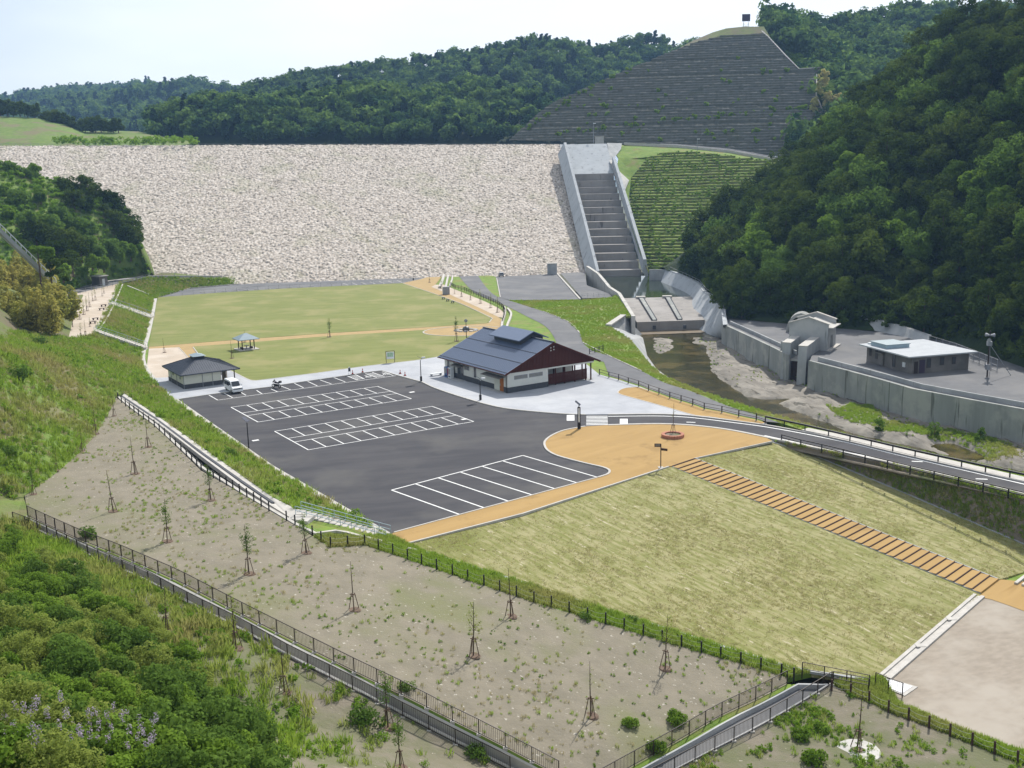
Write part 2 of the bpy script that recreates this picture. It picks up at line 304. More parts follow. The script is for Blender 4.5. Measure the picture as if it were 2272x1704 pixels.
# ------------------------------------------------------------------ surfaces
def spline(pts, n=6, closed=False):
    pts = [np.array(p, float) for p in pts]; out = []; N = len(pts)
    for i in range(N if closed else N-1):
        if closed: a, b, c, d = pts[i-1], pts[i], pts[(i+1) % N], pts[(i+2) % N]
        else: a, b, c, d = pts[max(i-1, 0)], pts[i], pts[i+1], pts[min(i+2, N-1)]
        for k in range(n):
            t = k/n; out.append(.5*((2*b)+(c-a)*t+(2*a-5*b+4*c-d)*t*t+(3*b-a-3*c+d)*t**3))
    if not closed: out.append(pts[-1])
    return out
def px(pts, z=0.): return [G(p[0], p[1], p[2] if len(p) > 2 else z) for p in pts]
def sheet(name, pts, m, z=None, thick=0., tagk=True):
    """flat or nearly flat polygon; pts world points"""
    P3 = [Vector((p[0], p[1], p[2] if z is None else z)) for p in pts]
    tri = tessellate_polygon([P3]); me = bpy.data.meshes.new(name); n = len(P3)
    v = list(P3); f = [tuple(t) for t in tri]
    if thick:
        v += [p-Vector((0, 0, thick)) for p in P3]; f += [(i, (i+1) % n, (i+1) % n+n, i+n) for i in range(n)]
    me.from_pydata(v, [], f); bm = bmesh.new(); bm.from_mesh(me); bmesh.ops.recalc_face_normals(bm, faces=bm.faces)
    if sum(fc.normal.z*fc.calc_area() for fc in bm.faces) < 0: bmesh.ops.reverse_faces(bm, faces=bm.faces)
    bm.to_mesh(me); bm.free()
    o = link(name, me, m)
    return struct(o) if tagk else o
def strip(mb, pts, wd, h=.12, side=0., base=None):
    """kerb-like strip following pts (world); side shifts it sideways; h above the path, base below"""
    pts = [Vector(p) for p in pts]; L_ = []; n = len(pts)
    for i, p in enumerate(pts):
        d = (pts[min(i+1, n-1)]-pts[max(i-1, 0)]); d.z = 0; d.normalize(); s = Vector((d.y, -d.x, 0))
        L_.append((p+s*(side-wd/2), p+s*(side+wd/2)))
    v = []; bz = .15 if base is None else base
    for a, b in L_: v += [a+Vector((0, 0, h)), b+Vector((0, 0, h)), b-Vector((0, 0, bz)), a-Vector((0, 0, bz))]
    f = []
    for i in range(n-1):
        o = i*4; q = o+4; f += [(o, o+1, q+1, q), (o+1, o+2, q+2, q+1), (o+3, o, q, q+3)]
    f += [(0, 3, 2, 1), ((n-1)*4, (n-1)*4+1, (n-1)*4+2, (n-1)*4+3)]
    mb.add(v, f); return mb
def tin(name, outline, m, interior=(), step=3., noise=.12, nscale=.25, skirt=.5, kind='structure'):
    """ground patch: outline world points, heights interpolated and roughened inside"""
    out = [np.array(p, float) for p in outline]; pts2 = [Vector((p[0], p[1])) for p in out]+[Vector((p[0], p[1])) for p in interior]
    zz = [p[2] for p in out]+[p[2] for p in interior]; n = len(out); edges = [(i, (i+1) % n) for i in range(n)]
    def cdt(P, z):
        vs, es, fs, ov, oe, of = delaunay_2d_cdt(P, edges, [list(range(n))], 1, 1e-5)
        Z = []
        for i, o in enumerate(ov):
            Z.append(z[o[0]] if o else np.nan)
        V = np.array([(a.x, a.y) for a in vs]); Z = np.array(Z, float)
        bad = np.isnan(Z)
        for i in np.where(bad)[0]:
            dd = np.hypot(*(V-V[i]).T); dd[bad] = 1e9; Z[i] = Z[np.argmin(dd)]
        F = []
        for f in fs:
            for k in range(1, len(f)-1): F.append((f[0], f[k], f[k+1]))
        return V, Z, np.array(F)
    V, Z, F = cdt(pts2, zz)
    A, B, C_ = V[F[:, 0]], V[F[:, 1]], V[F[:, 2]]; det = (B[:, 0]-A[:, 0])*(C_[:, 1]-A[:, 1])-(C_[:, 0]-A[:, 0])*(B[:, 1]-A[:, 1]); det = np.where(abs(det) < 1e-9, 1e-9, det)
    lo, hi = V.min(0), V.max(0); gx, gy = np.meshgrid(np.arange(lo[0], hi[0], step), np.arange(lo[1], hi[1], step))
    q = np.stack([gx.ravel(), gy.ravel()], 1)+RNG.uniform(-.35, .35, (gx.size, 2))*step
    add = []; az = []; seg = np.array([(out[i][:2], out[(i+1) % n][:2]) for i in range(n)])
    for x, y in q:
        b = ((x-A[:, 0])*(C_[:, 1]-A[:, 1])-(C_[:, 0]-A[:, 0])*(y-A[:, 1]))/det; c = ((B[:, 0]-A[:, 0])*(y-A[:, 1])-(x-A[:, 0])*(B[:, 1]-A[:, 1]))/det; a = 1-b-c
        k = np.where((a >= 0) & (b >= 0) & (c >= 0))[0]
        if not len(k): continue
        k = k[0]; p = np.array([x, y]); e = seg[:, 1]-seg[:, 0]; t = np.clip(((p-seg[:, 0])*e).sum(1)/np.maximum((e*e).sum(1), 1e-9), 0, 1)
        dist = np.hypot(*(seg[:, 0]+e*t[:, None]-p).T).min()
        if dist < step*.45: continue
        z = a[k]*Z[F[k, 0]]+b[k]*Z[F[k, 1]]+c[k]*Z[F[k, 2]]
        add.append(Vector((x, y))); az.append(z+noise*2*min(1, dist/(2*step))*float(fbm(np.array(x*nscale), np.array(y*nscale))))
    V, Z, F = cdt(pts2+add, zz+az)
    v = [(V[i, 0], V[i, 1], Z[i]) for i in range(len(V))]; f = [tuple(t) for t in F]
    if skirt:
        o = len(v); v += [(p[0], p[1], p[2]-.02) for p in out]+[(p[0], p[1], p[2]-skirt) for p in out]
        f += [(o+i, o+(i+1) % n, o+n+(i+1) % n, o+n+i) for i in range(n)]
    me = bpy.data.meshes.new(name); me.from_pydata(v, [], f); me.update()
    fn = sum(p.normal.z*p.area for p in me.polygons)
    if fn < 0: me.flip_normals()
    o = link(name, me, m); o['kind'] = kind
    return o, np.array(v), np.array([t for t in f if len(t) == 3])
def inside(P2, poly):
    poly = np.array(poly, float)[:, :2]; x, y = P2[:, 0], P2[:, 1]; r = np.zeros(len(P2), bool); n = len(poly); j = n-1
    for i in range(n):
        xi, yi, xj, yj = poly[i, 0], poly[i, 1], poly[j, 0], poly[j, 1]
        with np.errstate(divide='ignore', invalid='ignore'): r ^= ((yi > y) != (yj > y)) & (x < (xj-xi)*(y-yi)/(yj-yi)+xi)
        j = i
    return r
def sample(v, f, n, rng=RNG):
    a, b, c = v[f[:, 0]], v[f[:, 1]], v[f[:, 2]]; ar = np.linalg.norm(np.cross(b-a, c-a), axis=1); k = rng.choice(len(f), n, p=ar/ar.sum())
    r1 = np.sqrt(rng.random(n))[:, None]; r2 = rng.random(n)[:, None]; return a[k]*(1-r1)+b[k]*(r1*(1-r2))+c[k]*(r1*r2)
def plane_grid(name, outline, m, sa, sb, disp, tone=None, drop=4.):
    """slope built on its best plane: a along the contour, b up the slope; disp(a, b) along the normal"""
    Q = np.array(outline, float); c = Q.mean(0); n = np.linalg.svd(Q-c)[2][2]; n = n if n[2] > 0 else -n
    a = np.cross([0, 0, 1.], n); a /= np.linalg.norm(a); b = np.cross(n, a); q2 = np.stack([(Q-c)@a, (Q-c)@b], 1)
    A = np.arange(q2[:, 0].min(), q2[:, 0].max()+sa, sa); B = np.arange(q2[:, 1].min(), q2[:, 1].max()+sb, sb)
    ga, gb = np.meshgrid(A, B); ga = ga+0.; gb = gb+0.
    h, t = disp(ga, gb)
    v = c+ga[..., None]*a+gb[..., None]*b+h[..., None]*n
    na, nb = len(A), len(B); i = np.arange((nb-1)*na).reshape(nb-1, na)[:, :-1]; f = np.stack([i, i+1, i+1+na, i+na], -1).reshape(-1, 4)
    cen = np.stack([(ga[:-1, :-1]+sa/2).ravel(), (gb[:-1, :-1]+sb/2).ravel()], 1); f = f[inside(cen, q2)]
    used = np.unique(f); mp_ = -np.ones(na*nb, int); mp_[used] = np.arange(len(used)); v = v.reshape(-1, 3)[used]
    me = np_mesh(name, v, mp_[f], 4)
    if t is not None:
        at = me.attributes.new('tone', 'FLOAT', 'POINT'); at.data.foreach_set('value', t.ravel()[used].astype(np.float32))
    return link(name, me, m), v
def loft(name, rows, m, nu=60, noise=0., nscale=.02, back=40., kind='structure'):
    """hill from curves foot..ridge (lists of world points); noise adds spurs; a back slope closes it"""
    def resamp(c, k):
        c = np.array(c, float); s = np.r_[0, np.cumsum(np.linalg.norm(np.diff(c[:, :2], axis=0), axis=1))]; u = np.linspace(0, s[-1], k); return np.stack([np.interp(u, s, c[:, j]) for j in range(3)], 1)
    K = 24; rr = [resamp(r_, nu) for r_ in rows]; T = np.linspace(0, len(rr)-1, K); g = []
    for t in T:
        i = min(int(t), len(rr)-2); k = t-i; g.append(rr[i]*(1-k)+rr[i+1]*k)
    g = np.array(g); tt = np.linspace(0, 1, K)[:, None]; env = np.sin(np.pi*np.clip(tt, 0, 1))**.7
    g[..., 2] += noise*2*fbm(g[..., 0]*nscale, g[..., 1]*nscale*1.0)*env
    bk = g[-1].copy(); bk[:, 1] += back; bk[:, 2] -= back*.8; g = np.concatenate([g, bk[None]])
    nk = len(g); i = np.arange((nk-1)*nu).reshape(nk-1, nu)[:, :-1]; f = np.stack([i, i+1, i+1+nu, i+nu], -1).reshape(-1, 4); v = g.reshape(-1, 3)
    o = link(name, np_mesh(name, v, f, 4), m, smooth=True); o['kind'] = kind
    ff = f[:(K-1)*(nu-1)]; tri = np.concatenate([ff[:, [0, 1, 2]], ff[:, [0, 2, 3]]]); return o, v, tri

# ------------------------------------------------------------------ foliage
def leaf_cloud(cen, rad, n, size, rng, up=.35, flat=1., drop=0.):
    """n leaf faces (bent diamonds) over clumps at cen (k,3) with radii rad (k)"""
    k = rng.integers(0, len(cen), n); d = rng.normal(size=(n, 3)); d /= np.linalg.norm(d, axis=1)[:, None]; d[:, 2] *= flat
    r = rad[k]*(.55+.45*rng.random(n)**.5); p = cen[k]+d*r[:, None]; p[:, 2] -= drop*rng.random(n)
    nrm = d+rng.normal(size=(n, 3))*.55+np.array([0, 0, up]); nrm /= np.linalg.norm(nrm, axis=1)[:, None]
    t = np.cross(nrm, rng.normal(size=(n, 3))); t /= np.linalg.norm(t, axis=1)[:, None]; b = np.cross(nrm, t)
    s = size*(.6+.8*rng.random(n))[:, None]
    v = np.stack([p-t*s, p-b*s*.55+nrm*s*.12, p+t*s, p+b*s*.55+nrm*s*.12], 1).reshape(-1, 3)
    return v, np.arange(4*n).reshape(-1, 4)
def crown_mesh(name, R_, H, nc, nl, leaf, seed, base=.35, flat=.8, clump=.34, shape='round'):
    rng = np.random.default_rng(seed); c = []
    while len(c) < nc:
        q = rng.uniform(-1, 1, 3); e = np.linalg.norm(q)
        if e > 1 or e < .35: continue
        if shape == 'cone':
            t = (q[2]+1)/2; q[:2] *= (1-t)*1.0+.08
        c.append(q)
    c = np.array(c); lop = 1+.25*np.sin(np.arctan2(c[:, 1], c[:, 0])*2+seed); c[:, :2] *= (R_*.8*lop)[:, None]; c[:, 2] = base*H+(c[:, 2]+1)/2*(1-base)*H*.92
    rad = R_*clump*(.6+.7*rng.random(nc))
    if shape == 'cone': rad *= (.45+.75*(1-(c[:, 2]/H)))
    v, f = leaf_cloud(c, rad, nl, leaf, rng, flat=flat); return np_mesh(name, v, f, 4), c
def trunk_mesh(name, H, r, cen, seed, lean=.0, limbs=7):
    rng = np.random.default_rng(seed); mb = MB(); top = H*.72
    pts = [(rng.normal()*.02*H*t+lean*H*t, rng.normal()*.02*H*t, top*t-.5*(t == 0)) for t in (0, .25, .5, .75, 1)]
    mb.tube(pts, [r*1.25, r, r*.8, r*.5, r*.2], 7)
    for i in rng.permutation(len(cen))[:limbs]:
        t = rng.uniform(.35, .8); s = np.array(pts[int(t*4)]); e = cen[i]; mid = (s+e)/2+np.array([0, 0, -.06*H]); mb.tube([s, mid, e], [r*.4, r*.25, r*.08], 5)
    me = bpy.data.meshes.new(name); me.from_pydata(mb.v, [], mb.f); me.update(); me.materials.append(M['bark']); return me
def make_tree(name, label, cat, m, R_, H, seed, nc=46, nl=2400, leaf=.42, group=None, tr=.22, **kw):
    t = thing(name, label, cat, group=group); me, c = crown_mesh('crown', R_, H, nc, nl, leaf, seed, **kw); link('crown', me, m, t)
    link('trunk', trunk_mesh('trunk', H, tr, c, seed), None, t); return t
def hidden_mesh(name, me, m):
    o = bpy.data.objects.new(name, me); me.materials.append(M[m]); return o
def scatter(name, pts, scales, protos, seed=1, kind='stuff', label=None, cat=None, parent=None, tilt=.0):
    """one stuff object: instances of proto meshes at points"""
    me = bpy.data.meshes.new(name); me.from_pydata([tuple(p) for p in pts], [], [])
    a = me.attributes.new('sc', 'FLOAT', 'POINT'); a.data.foreach_set('value', np.asarray(scales, np.float32))
    rng = np.random.default_rng(seed); b = me.attributes.new('ro', 'FLOAT_VECTOR', 'POINT'); ro = np.stack([rng.normal(size=len(pts))*tilt, rng.normal(size=len(pts))*tilt, rng.random(len(pts))*6.283], 1)
    b.data.foreach_set('vector', ro.astype(np.float32).ravel())
    o = link(name, me); c = bpy.data.collections.new(name+'_kinds')
    for q in dict.fromkeys(protos): c.objects.link(q)
    ng = bpy.data.node_groups.new(name, 'GeometryNodeTree'); ng.interface.new_socket('Geometry', in_out='INPUT', socket_type='NodeSocketGeometry'); ng.interface.new_socket('Geometry', in_out='OUTPUT', socket_type='NodeSocketGeometry')
    N = ng.nodes.new; l = ng.links.new; i = N('NodeGroupInput'); u = N('NodeGroupOutput'); ip = N('GeometryNodeInstanceOnPoints'); ci = N('GeometryNodeCollectionInfo')
    ci.inputs['Collection'].default_value = c; ci.inputs['Separate Children'].default_value = True; ci.inputs['Reset Children'].default_value = True
    s = N('GeometryNodeInputNamedAttribute'); s.data_type = 'FLOAT'; s.inputs['Name'].default_value = 'sc'
    r_ = N('GeometryNodeInputNamedAttribute'); r_.data_type = 'FLOAT_VECTOR'; r_.inputs['Name'].default_value = 'ro'
    mp_ = N('GeometryNodeMeshToPoints'); l(i.outputs[0], mp_.inputs[0]); l(mp_.outputs[0], ip.inputs['Points']); l(ci.outputs[0], ip.inputs['Instance']); ip.inputs['Pick Instance'].default_value = True
    l(s.outputs['Attribute'], ip.inputs['Scale']); l(r_.outputs['Attribute'], ip.inputs['Rotation']); l(ip.outputs[0], u.inputs[0])
    md = o.modifiers.new('scatter', 'NODES'); md.node_group = ng
    o['kind'] = kind
    if label: tag(o, label, cat)
    if parent: o.parent = parent
    return o
def blades(name, n, h, spread, m, seed, wd=.03, lean=.5):
    rng = np.random.default_rng(seed); v = []; f = []
    for i in range(n):
        a = rng.random()*6.28; r = spread*rng.random()**.5; x, y = r*math.cos(rng.random()*6.28), r*math.sin(rng.random()*6.28); hh = h*(.5+.6*rng.random()); b = rng.random()*6.28; le = lean*hh*rng.random()
        dx, dy = math.cos(a)*wd, math.sin(a)*wd; o = len(v)
        v += [(x-dx, y-dy, -.05), (x+dx, y+dy, -.05), (x+le*.4*math.cos(b)+dx*.7, y+le*.4*math.sin(b)+dy*.7, hh*.6), (x+le*math.cos(b), y+le*math.sin(b), hh)]; f.append((o, o+1, o+2, o+3))
    return hidden_mesh(name, np_mesh(name, np.array(v), np.array(f), 4), m)
def leafball(name, R_, H, n, leaf, m, seed, base=.0, nc=14):
    me, _ = crown_mesh(name, R_, H, nc, n, leaf, seed, base=base, clump=.42); return hidden_mesh(name, me, m)

# ================================================================== THE GROUND
gs = 6000.; sheet('ground', [(-gs, -gs, -14), (gs, -gs, -14), (gs, gs, -14), (-gs, gs, -14)], 'ground')
sheet('park_ground', px([(352, 662), (345, 672), (329, 740), (318, 770), (326, 812), (347, 853), (392, 895), (600, 1037), (858, 1190), (907, 1207), (1484, 1037), (1541, 1019), (1714, 981), (1690, 930), (1600, 897), (1500, 862),
      (1425, 826), (1352, 792), (1310, 776), (1290, 752), (1255, 712), (1200, 690), (1131, 667), (1110, 660), (1100, 614), (1050, 600), (1000, 599), (850, 609), (640, 622), (420, 641)], -.06), 'grass')
# --- car park
lot_back = [(392, 887), (462, 876.5), (533, 867), (604, 858.5), (624, 854.5), (770, 833.5), (827, 825), (848, 823), (879, 832.5)]
lot_front = [(879, 832.5), (920.7, 844), (937, 848.5), (961, 860), (1000, 874), (1040, 886.5), (1082, 898.5), (1120, 906.5), (1170, 912.5), (1242, 918.5), (1299, 921)]
road_up = [(1299, 921), (1349, 920.6), (1449, 919.7), (1510, 921.5), (1560, 926), (1620, 933.5), (1696, 943.5), (1786, 959.5), (1880, 979), (2000, 1008), (2130, 1038), (2272, 1071), (2420, 1106)]
road_lo = [(1299, 947), (1349, 944), (1449, 941.4), (1510, 943), (1560, 947), (1620, 955), (1696, 970), (1776, 987), (1872, 1006), (1968, 1025), (2072, 1049), (2170, 1072), (2272, 1096), (2420, 1131)]
bay = [(1299, 947), (1286.6, 948.8), (1250.4, 956), (1225, 966.7), (1211, 977.5), (1208, 986.6), (1214, 999), (1232, 1010), (1261, 1019), (1304.7, 1030), (1333.6, 1036.5), (1349, 1042), (1352.6, 1047.5), (1347, 1053.5), (1327, 1060)]
sp = lambda P, z=0., n=5: spline(px(P, z), n)
lot_w = px(lot_back)+sp(lot_front)[1:]+px([(1299, 947)])+sp(bay)[1:]+px([(874.7, 1182.4), (862, 1187), (600, 1035)])
sheet('parking_lot', lot_w, 'asphalt', z=0)
sheet('access_road', sp(road_up)+sp(road_lo)[::-1], 'asphalt', z=.004)
# --- painted markings
mk = MB()
def line(a, b, wd=.16, z=.012):
    a = np.array(a, float); b = np.array(b, float); d = b-a; d /= np.linalg.norm(d); s = np.array([d[1], -d[0], 0])*wd/2
    mk.add([a-s+[0, 0, z], a+s+[0, 0, z], b+s+[0, 0, z], b-s+[0, 0, z]], [(0, 1, 2, 3)])
uv = lambda u, v: UX*u+VX*v
def double_row(u0, v0, tot, z0=.01):
    d = 5.0; n = 10
    for k, v in enumerate((v0, v0-d, v0-tot+d, v0-tot)): line(uv(u0, v), uv(u0+25, v), z=z0+.004)
    for k in range(n+1):
        if k in (0, n): line(uv(u0+2.5*k, v0), uv(u0+2.5*k, v0-tot), z=z0)
        else:
            line(uv(u0+2.5*k, v0-.1), uv(u0+2.5*k, v0-d+.1), z=z0); line(uv(u0+2.5*k, v0-tot+d-.1), uv(u0+2.5*k, v0-tot+.1), z=z0)
double_row(47.75, 136.5, 12.38); double_row(47.75, 155.6, 12.24)
bt = [(868.9, 1087.5), (921.4, 1073.6), (972.9, 1060.4), (1022.6, 1048.1), (1070.6, 1035), (1116.7, 1023.3), (1160.1, 1010.6)]
bb = [(1031.7, 1145.9), (1085.9, 1130.9), (1138.4, 1115.5), (1188.1, 1100.5), (1236, 1086), (1283, 1072.1), (1327.3, 1059.5)]
line(G(*bt[0]), G(*bt[-1]), .2, .016)
for a, b in zip(bt, bb): line(G(*a), G(*b), .2)
# front row: base line and dividers (last bays for wheelchairs)
fr0, fr1 = G(482.6, 888), G(879, 833.5); line(fr0, fr1, .16, .016)
T = lambda x, y: (300+x/5.53, 680+y/5.53)
for a, b in [((895, 1082), (1010, 1148)), ((1085, 1060), (1195, 1120)), ((1290, 1050), (1360, 1090)), ((1490, 1030), (1555, 1072)), ((1665, 1012), (1745, 1048)), ((1775, 972), (1905, 1022)), ((1942, 938), (2065, 997)), ((2108, 916), (2235, 975))]:
    line(G(*T(*a)), G(*T(*b)))
C1 = lambda x, y: (720+x/5.53, 800+y/5.53)
for a, b in [((-55, 238), (85, 288)), ((112, 208), (255, 262)), ((275, 190), (405, 240)), ((378, 172), (488, 225)), ((500, 160), (640, 208)), ((585, 145), (735, 195)), ((700, 127), (845, 185))]: line(G(*C1(*a)), G(*C1(*b)))
for k in np.linspace(.15, .9, 5):
    for q in (((275, 190), (405, 240), (378, 172), (488, 225)), ((500, 160), (640, 208), (585, 145), (735, 195))):
        a, b, c, d = [np.array(C1(*t)) for t in q]; line(G(*(a+(b-a)*k)), G(*(c+(d-c)*k)), .22, .009)
for cx, cy in ((540, 200), (755, 168)):          # wheelchair marks: wheel ring, seat, back and head
    o = G(*C1(cx, cy))
    for k in range(10):
        t0, t1 = k*.55, (k+1)*.55; line(o+UX*.5*math.cos(t0)+VX*.5*math.sin(t0), o+UX*.5*math.cos(t1)+VX*.5*math.sin(t1), .16)
    line(o+VX*.1, o+VX*1.1, .2, .02); line(o+VX*.5, o+VX*.5+UX*.6, .18, .024); line(o+UX*.6+VX*.5, o+UX*.95-VX*.2, .18, .028); line(o+VX*1.25, o+VX*1.5, .26)
# crossing, stop marks, road edge line, arrows
ca, cb, cc, cd = G(1301, 922.5), G(1348, 922.5), G(1349, 944), G(1300.5, 945)
for k in range(7):
    t = (k+.4)/7; line(ca+(cd-ca)*t, cb+(cc-cb)*t, .38, .02)
for x0, x1, y0, y1 in ((1261, 1271, 921, 933.5), (1379, 1389, 929.5, 941.5)): line((G(x0, y0)+G(x1, y0))/2, (G(x0, y1)+G(x1, y1))/2, 1.1, .02)
for q in (sp([(x, y+3.4) for x, y in road_up[1:]], .0), sp([(x, y-3.4) for x, y in road_lo[6:]], .0)):
    for a, b in zip(q[:-1], q[1:]): line(a, b, .3, .02)
for x, y in ((1533, 937), (2035, 1024), (2178, 1063)):
    o = G(x, y); line(o-np.array([.6, -.15, 0]), o+np.array([.6, -.15, 0]), .3, .012)
for x, y in ((914, 870), (567, 977), (1030, 930)):
    o = G(x, y); line(o-UX*.45, o+UX*.45, .6, .008)
struct(mk.build('road_marking', 'paint', fix=False))
me_ = bpy.data.objects['road_marking'].data
if sum(p.normal.z for p in me_.polygons) < 0: me_.flip_normals()
for p in me_.polygons: pass
# --- paving round the hall and the toilets
fence_line = [(1330, 832), (1351, 838), (1372.5, 843.6), (1394, 851), (1417, 858), (1439, 867), (1462, 875), (1486, 884), (1511, 891.7), (1537, 899.6), (1562.4, 908.7), (1601.5, 916), (1639, 925), (1678, 933), (1698, 939.4)]
pave = px([(336, 840), (376, 838), (420, 838), (470, 838), (500, 815), (518, 826.5), (535, 835), (553, 843.6), (571, 845.5), (600, 842), (700, 829), (816, 812.7), (919, 801), (985, 790), (1100, 765), (1290, 800)])+px(fence_line)+px(road_up[1:7])[::-1]+px([(1299, 921)])+sp(lot_front)[::-1][1:]+px(lot_back[::-1][1:])+px([(376, 876), (347, 852)])
sheet('paving', pave, 'paving', z=.1, thick=.16)
# lobe of orange paving along the fence
lobe = sp([(1540, 922.4), (1485.5, 907), (1431, 891.6), (1385, 879), (1373, 874.5), (1371, 871), (1376, 866.5), (1388, 862.3), (1413, 860), (1436, 867)], n=4)+px(fence_line[6:])+px([(1690, 941.5), (1620, 932), (1575, 926)])
sheet('orange_paving_strip', lobe, 'resin', z=.112, thick=.1)
plaza = sp(bay)+px([(874.7, 1182.4), (866, 1187.5), (907, 1205), (1160, 1140), (1483.7, 1035.4), (1491, 1035), (1541, 1017.5), (1714, 979.5)])+px(road_lo[1:7][::-1])
sheet('orange_paving', plaza, 'resin', z=.06, thick=.16)
# --- lawns and paths round them
up_l = px([(350, 660), (480, 650), (620, 641), (760, 634.5), (893, 628.5)])+sp([(893, 628.5), (1000, 665), (1083, 702), (1090, 709), (1080, 717.5)])[1:]+px([(900, 729), (736, 739), (500, 756), (330, 770)])
sheet('upper_lawn', up_l, 'lawn', z=.05, thick=.1)
lo_l = px([(430, 769), (500, 764), (736, 745.5), (900, 735), (1062, 724), (1085, 733), (1040, 790), (985, 790), (919, 801), (816, 812.7), (700, 829), (600, 842)])+sp([(571, 845.5), (560, 845.2), (553, 843.6), (535, 835), (518, 826.5), (480, 811), (452, 796), (435, 779), (428.5, 771)])
sheet('lower_lawn', lo_l, 'lawn', z=.052, thick=.1)
sheet('lawn_path', px([(330, 770), (500, 756.2), (736, 739.2), (900, 729.2), (1080, 717.7), (1084, 724.5), (1062, 724), (900, 735), (736, 745.3), (500, 763.8), (330, 778)]), 'resin2', z=.03)
sheet('branch_path', px([(396, 770), (429, 769), (436, 779), (452, 796), (470, 806), (500, 814), (470, 840), (440, 812), (421, 798), (408, 782)]), 'resin2', z=.024)
sheet('sand_bed', px([(330, 777), (330, 774), (395, 771), (400, 775), (408, 783), (421, 798), (440, 812), (470, 839), (376, 839), (335, 841), (326, 812)]), 'sandpad', z=.04)
op = px([(893, 628.5), (930, 620.5), (974, 608), (988, 604.5)])+px([(966, 632), (1003, 653), (1060, 682), (1106, 704), (1116, 712), (1114, 732), (1085, 735), (1062, 724), (1086, 716), (1092, 709), (1083, 702), (1000, 665)])
sheet('tan_plaza', op, 'resin2', z=.05)
sheet('pale_gravel_strip', px([(957, 637), (966, 632), (985, 632), (1003, 640), (1040, 655), (1075, 669), (1106, 684), (1120, 696), (1119, 706), (1106, 704), (1060, 682), (1003, 656)]), 'sandpad', z=.07)
mcir = [G(1034, 735)+np.array([9.6*math.cos(t), 7.0*math.sin(t), 0]) for t in np.linspace(0, 6.28, 25)[:-1]]
sheet('monument_court', mcir, 'resin2', z=.075)
# --- roads behind the lawn
rb_ = px([(352, 660), (480, 650), (620, 641), (760, 634.5), (893, 628.5), (930, 620.5), (974, 608), (988, 604.5), (1011, 603.5)])+sp([(1011, 603.5), (1047, 644.5), (1090, 666), (1119, 677), (1170, 702.5), (1210, 724), (1231, 752), (1236, 775)])[1:]+px([(1290, 790), (1340, 803), (1351, 838-6)])+px([(x+2, y-4) for x, y in fence_line[1:]])
rt_ = sp([(1014, 599.5), (1050, 601), (1076, 634), (1098, 655), (1131, 667), (1206, 691), (1260, 713.5), (1286, 738.5), (1293, 760), (1314, 778), (1351, 789.5), (1423, 823), (1472, 848), (1536, 869), (1616, 901), (1689, 924), (1730, 938)])
sheet('park_road', rb_+rt_[::-1]+px([(945, 603), (850, 609.5), (640, 622), (420, 641)]), 'asphalt2', z=.002)
sheet('concrete_apron', px([(1100, 614), (1236, 607.5), (1287, 664.5), (1131.5, 666), (1111, 661)]), 'asphalt2', z=.02)
sheet('lower_apron', px([(1243.6, 606), (1298, 604), (1302, 633), (1352, 652), (1358, 660), (1292, 662)]), 'asphalt2', z=.025)
bm_ = MB()
for i in range(7):
    x = 760+i*20; a = G(x, 628.5-i*1.), G(x+12, 633-i*1.)
    bm_.add([a[0]+[0, 0, .016], a[0]+[.25, 0, .016], a[1]+[.25, 0, .016], a[1]+[0, 0, .016]], [(0, 1, 2, 3)])
for x, y in zip(np.linspace(450, 690, 11), np.linspace(649.5, 635.5, 11)):
    a = G(x, y); bm_.box(a[0]-.9, a[0]+.9, a[1]-.15, a[1]+.15, 0.01, .13)
struct(bm_.build('bay_stop', 'kerb'))
# --- kerbs
kb = MB()
strip(kb, sp(lot_front), .25, .13); strip(kb, px(lot_back), .15, .112); strip(kb, sp(bay), .28, .12)
strip(kb, px([(1327, 1060), (874.7, 1182.4)]), .18, .11); strip(kb, px([(905, 1206), (1160, 1140.5), (1483.7, 1035.8)]), .2, .1)
strip(kb, px([(1541, 1018), (1714, 979.8)]), .15, .1); strip(kb, sp(road_up[1:]), .3, .13); strip(kb, sp(road_lo[1:]), .5, .12)
strip(kb, sp([(1575, 926), (1540, 922.4), (1485.5, 907), (1431, 891.6), (1385, 879), (1373, 874.5), (1371, 871), (1376, 866.5), (1388, 862.3), (1413, 860)]), .18, .135)
strip(kb, px([(560, 846.5), (700, 829), (816, 812.7), (919, 801), (985, 791)]), .14, .125); strip(kb, sp([(571, 845.5), (553, 843.6), (518, 826.5), (452, 796), (428.5, 771)]), .2, .12)
strip(kb, px([(396, 771), (408, 783), (421, 798), (440, 812)]), .15, .1); strip(kb, sp([(893, 628.5), (1000, 665), (1083, 702), (1090, 709), (1085, 716)]), .2, .1)
strip(kb, mcir+[mcir[0]], .3, .12); strip(kb, px([(352, 658.5), (420, 640), (520, 631), (640, 622.5)]), .35, .15)
strip(kb, px([(974, 608), (930, 620.5), (893, 628.5)]), .2, .12); strip(kb, sp([(1206, 691), (1260, 713.5), (1286, 738.5)]), .22, .1); strip(kb, px([(1293, 760), (1351, 789.5), (1423, 823)]), .2, .1)
strip(kb, px([(1236, 607.5), (1287, 664.5)]), .5, .25); strip(kb, px([(1102, 618), (1110, 660)]), .25, .15)
strip(kb, sp([(x, y-6.5) for x, y in road_up[7:]], 0), 1.5, .11)
struct(kb.build('kerb', 'kerb', fix=False))
for nm in ('kerb',):
    bm = bmesh.new(); me = bpy.data.objects[nm].data; bm.from_mesh(me); bmesh.ops.recalc_face_normals(bm, faces=bm.faces); bm.to_mesh(me); bm.free()
gut = MB()
left_kerb = [(345, 662), (338, 700), (329, 740), (320, 772), (317, 795), (322, 815), (335, 834), (352, 853), (392, 889.5)]
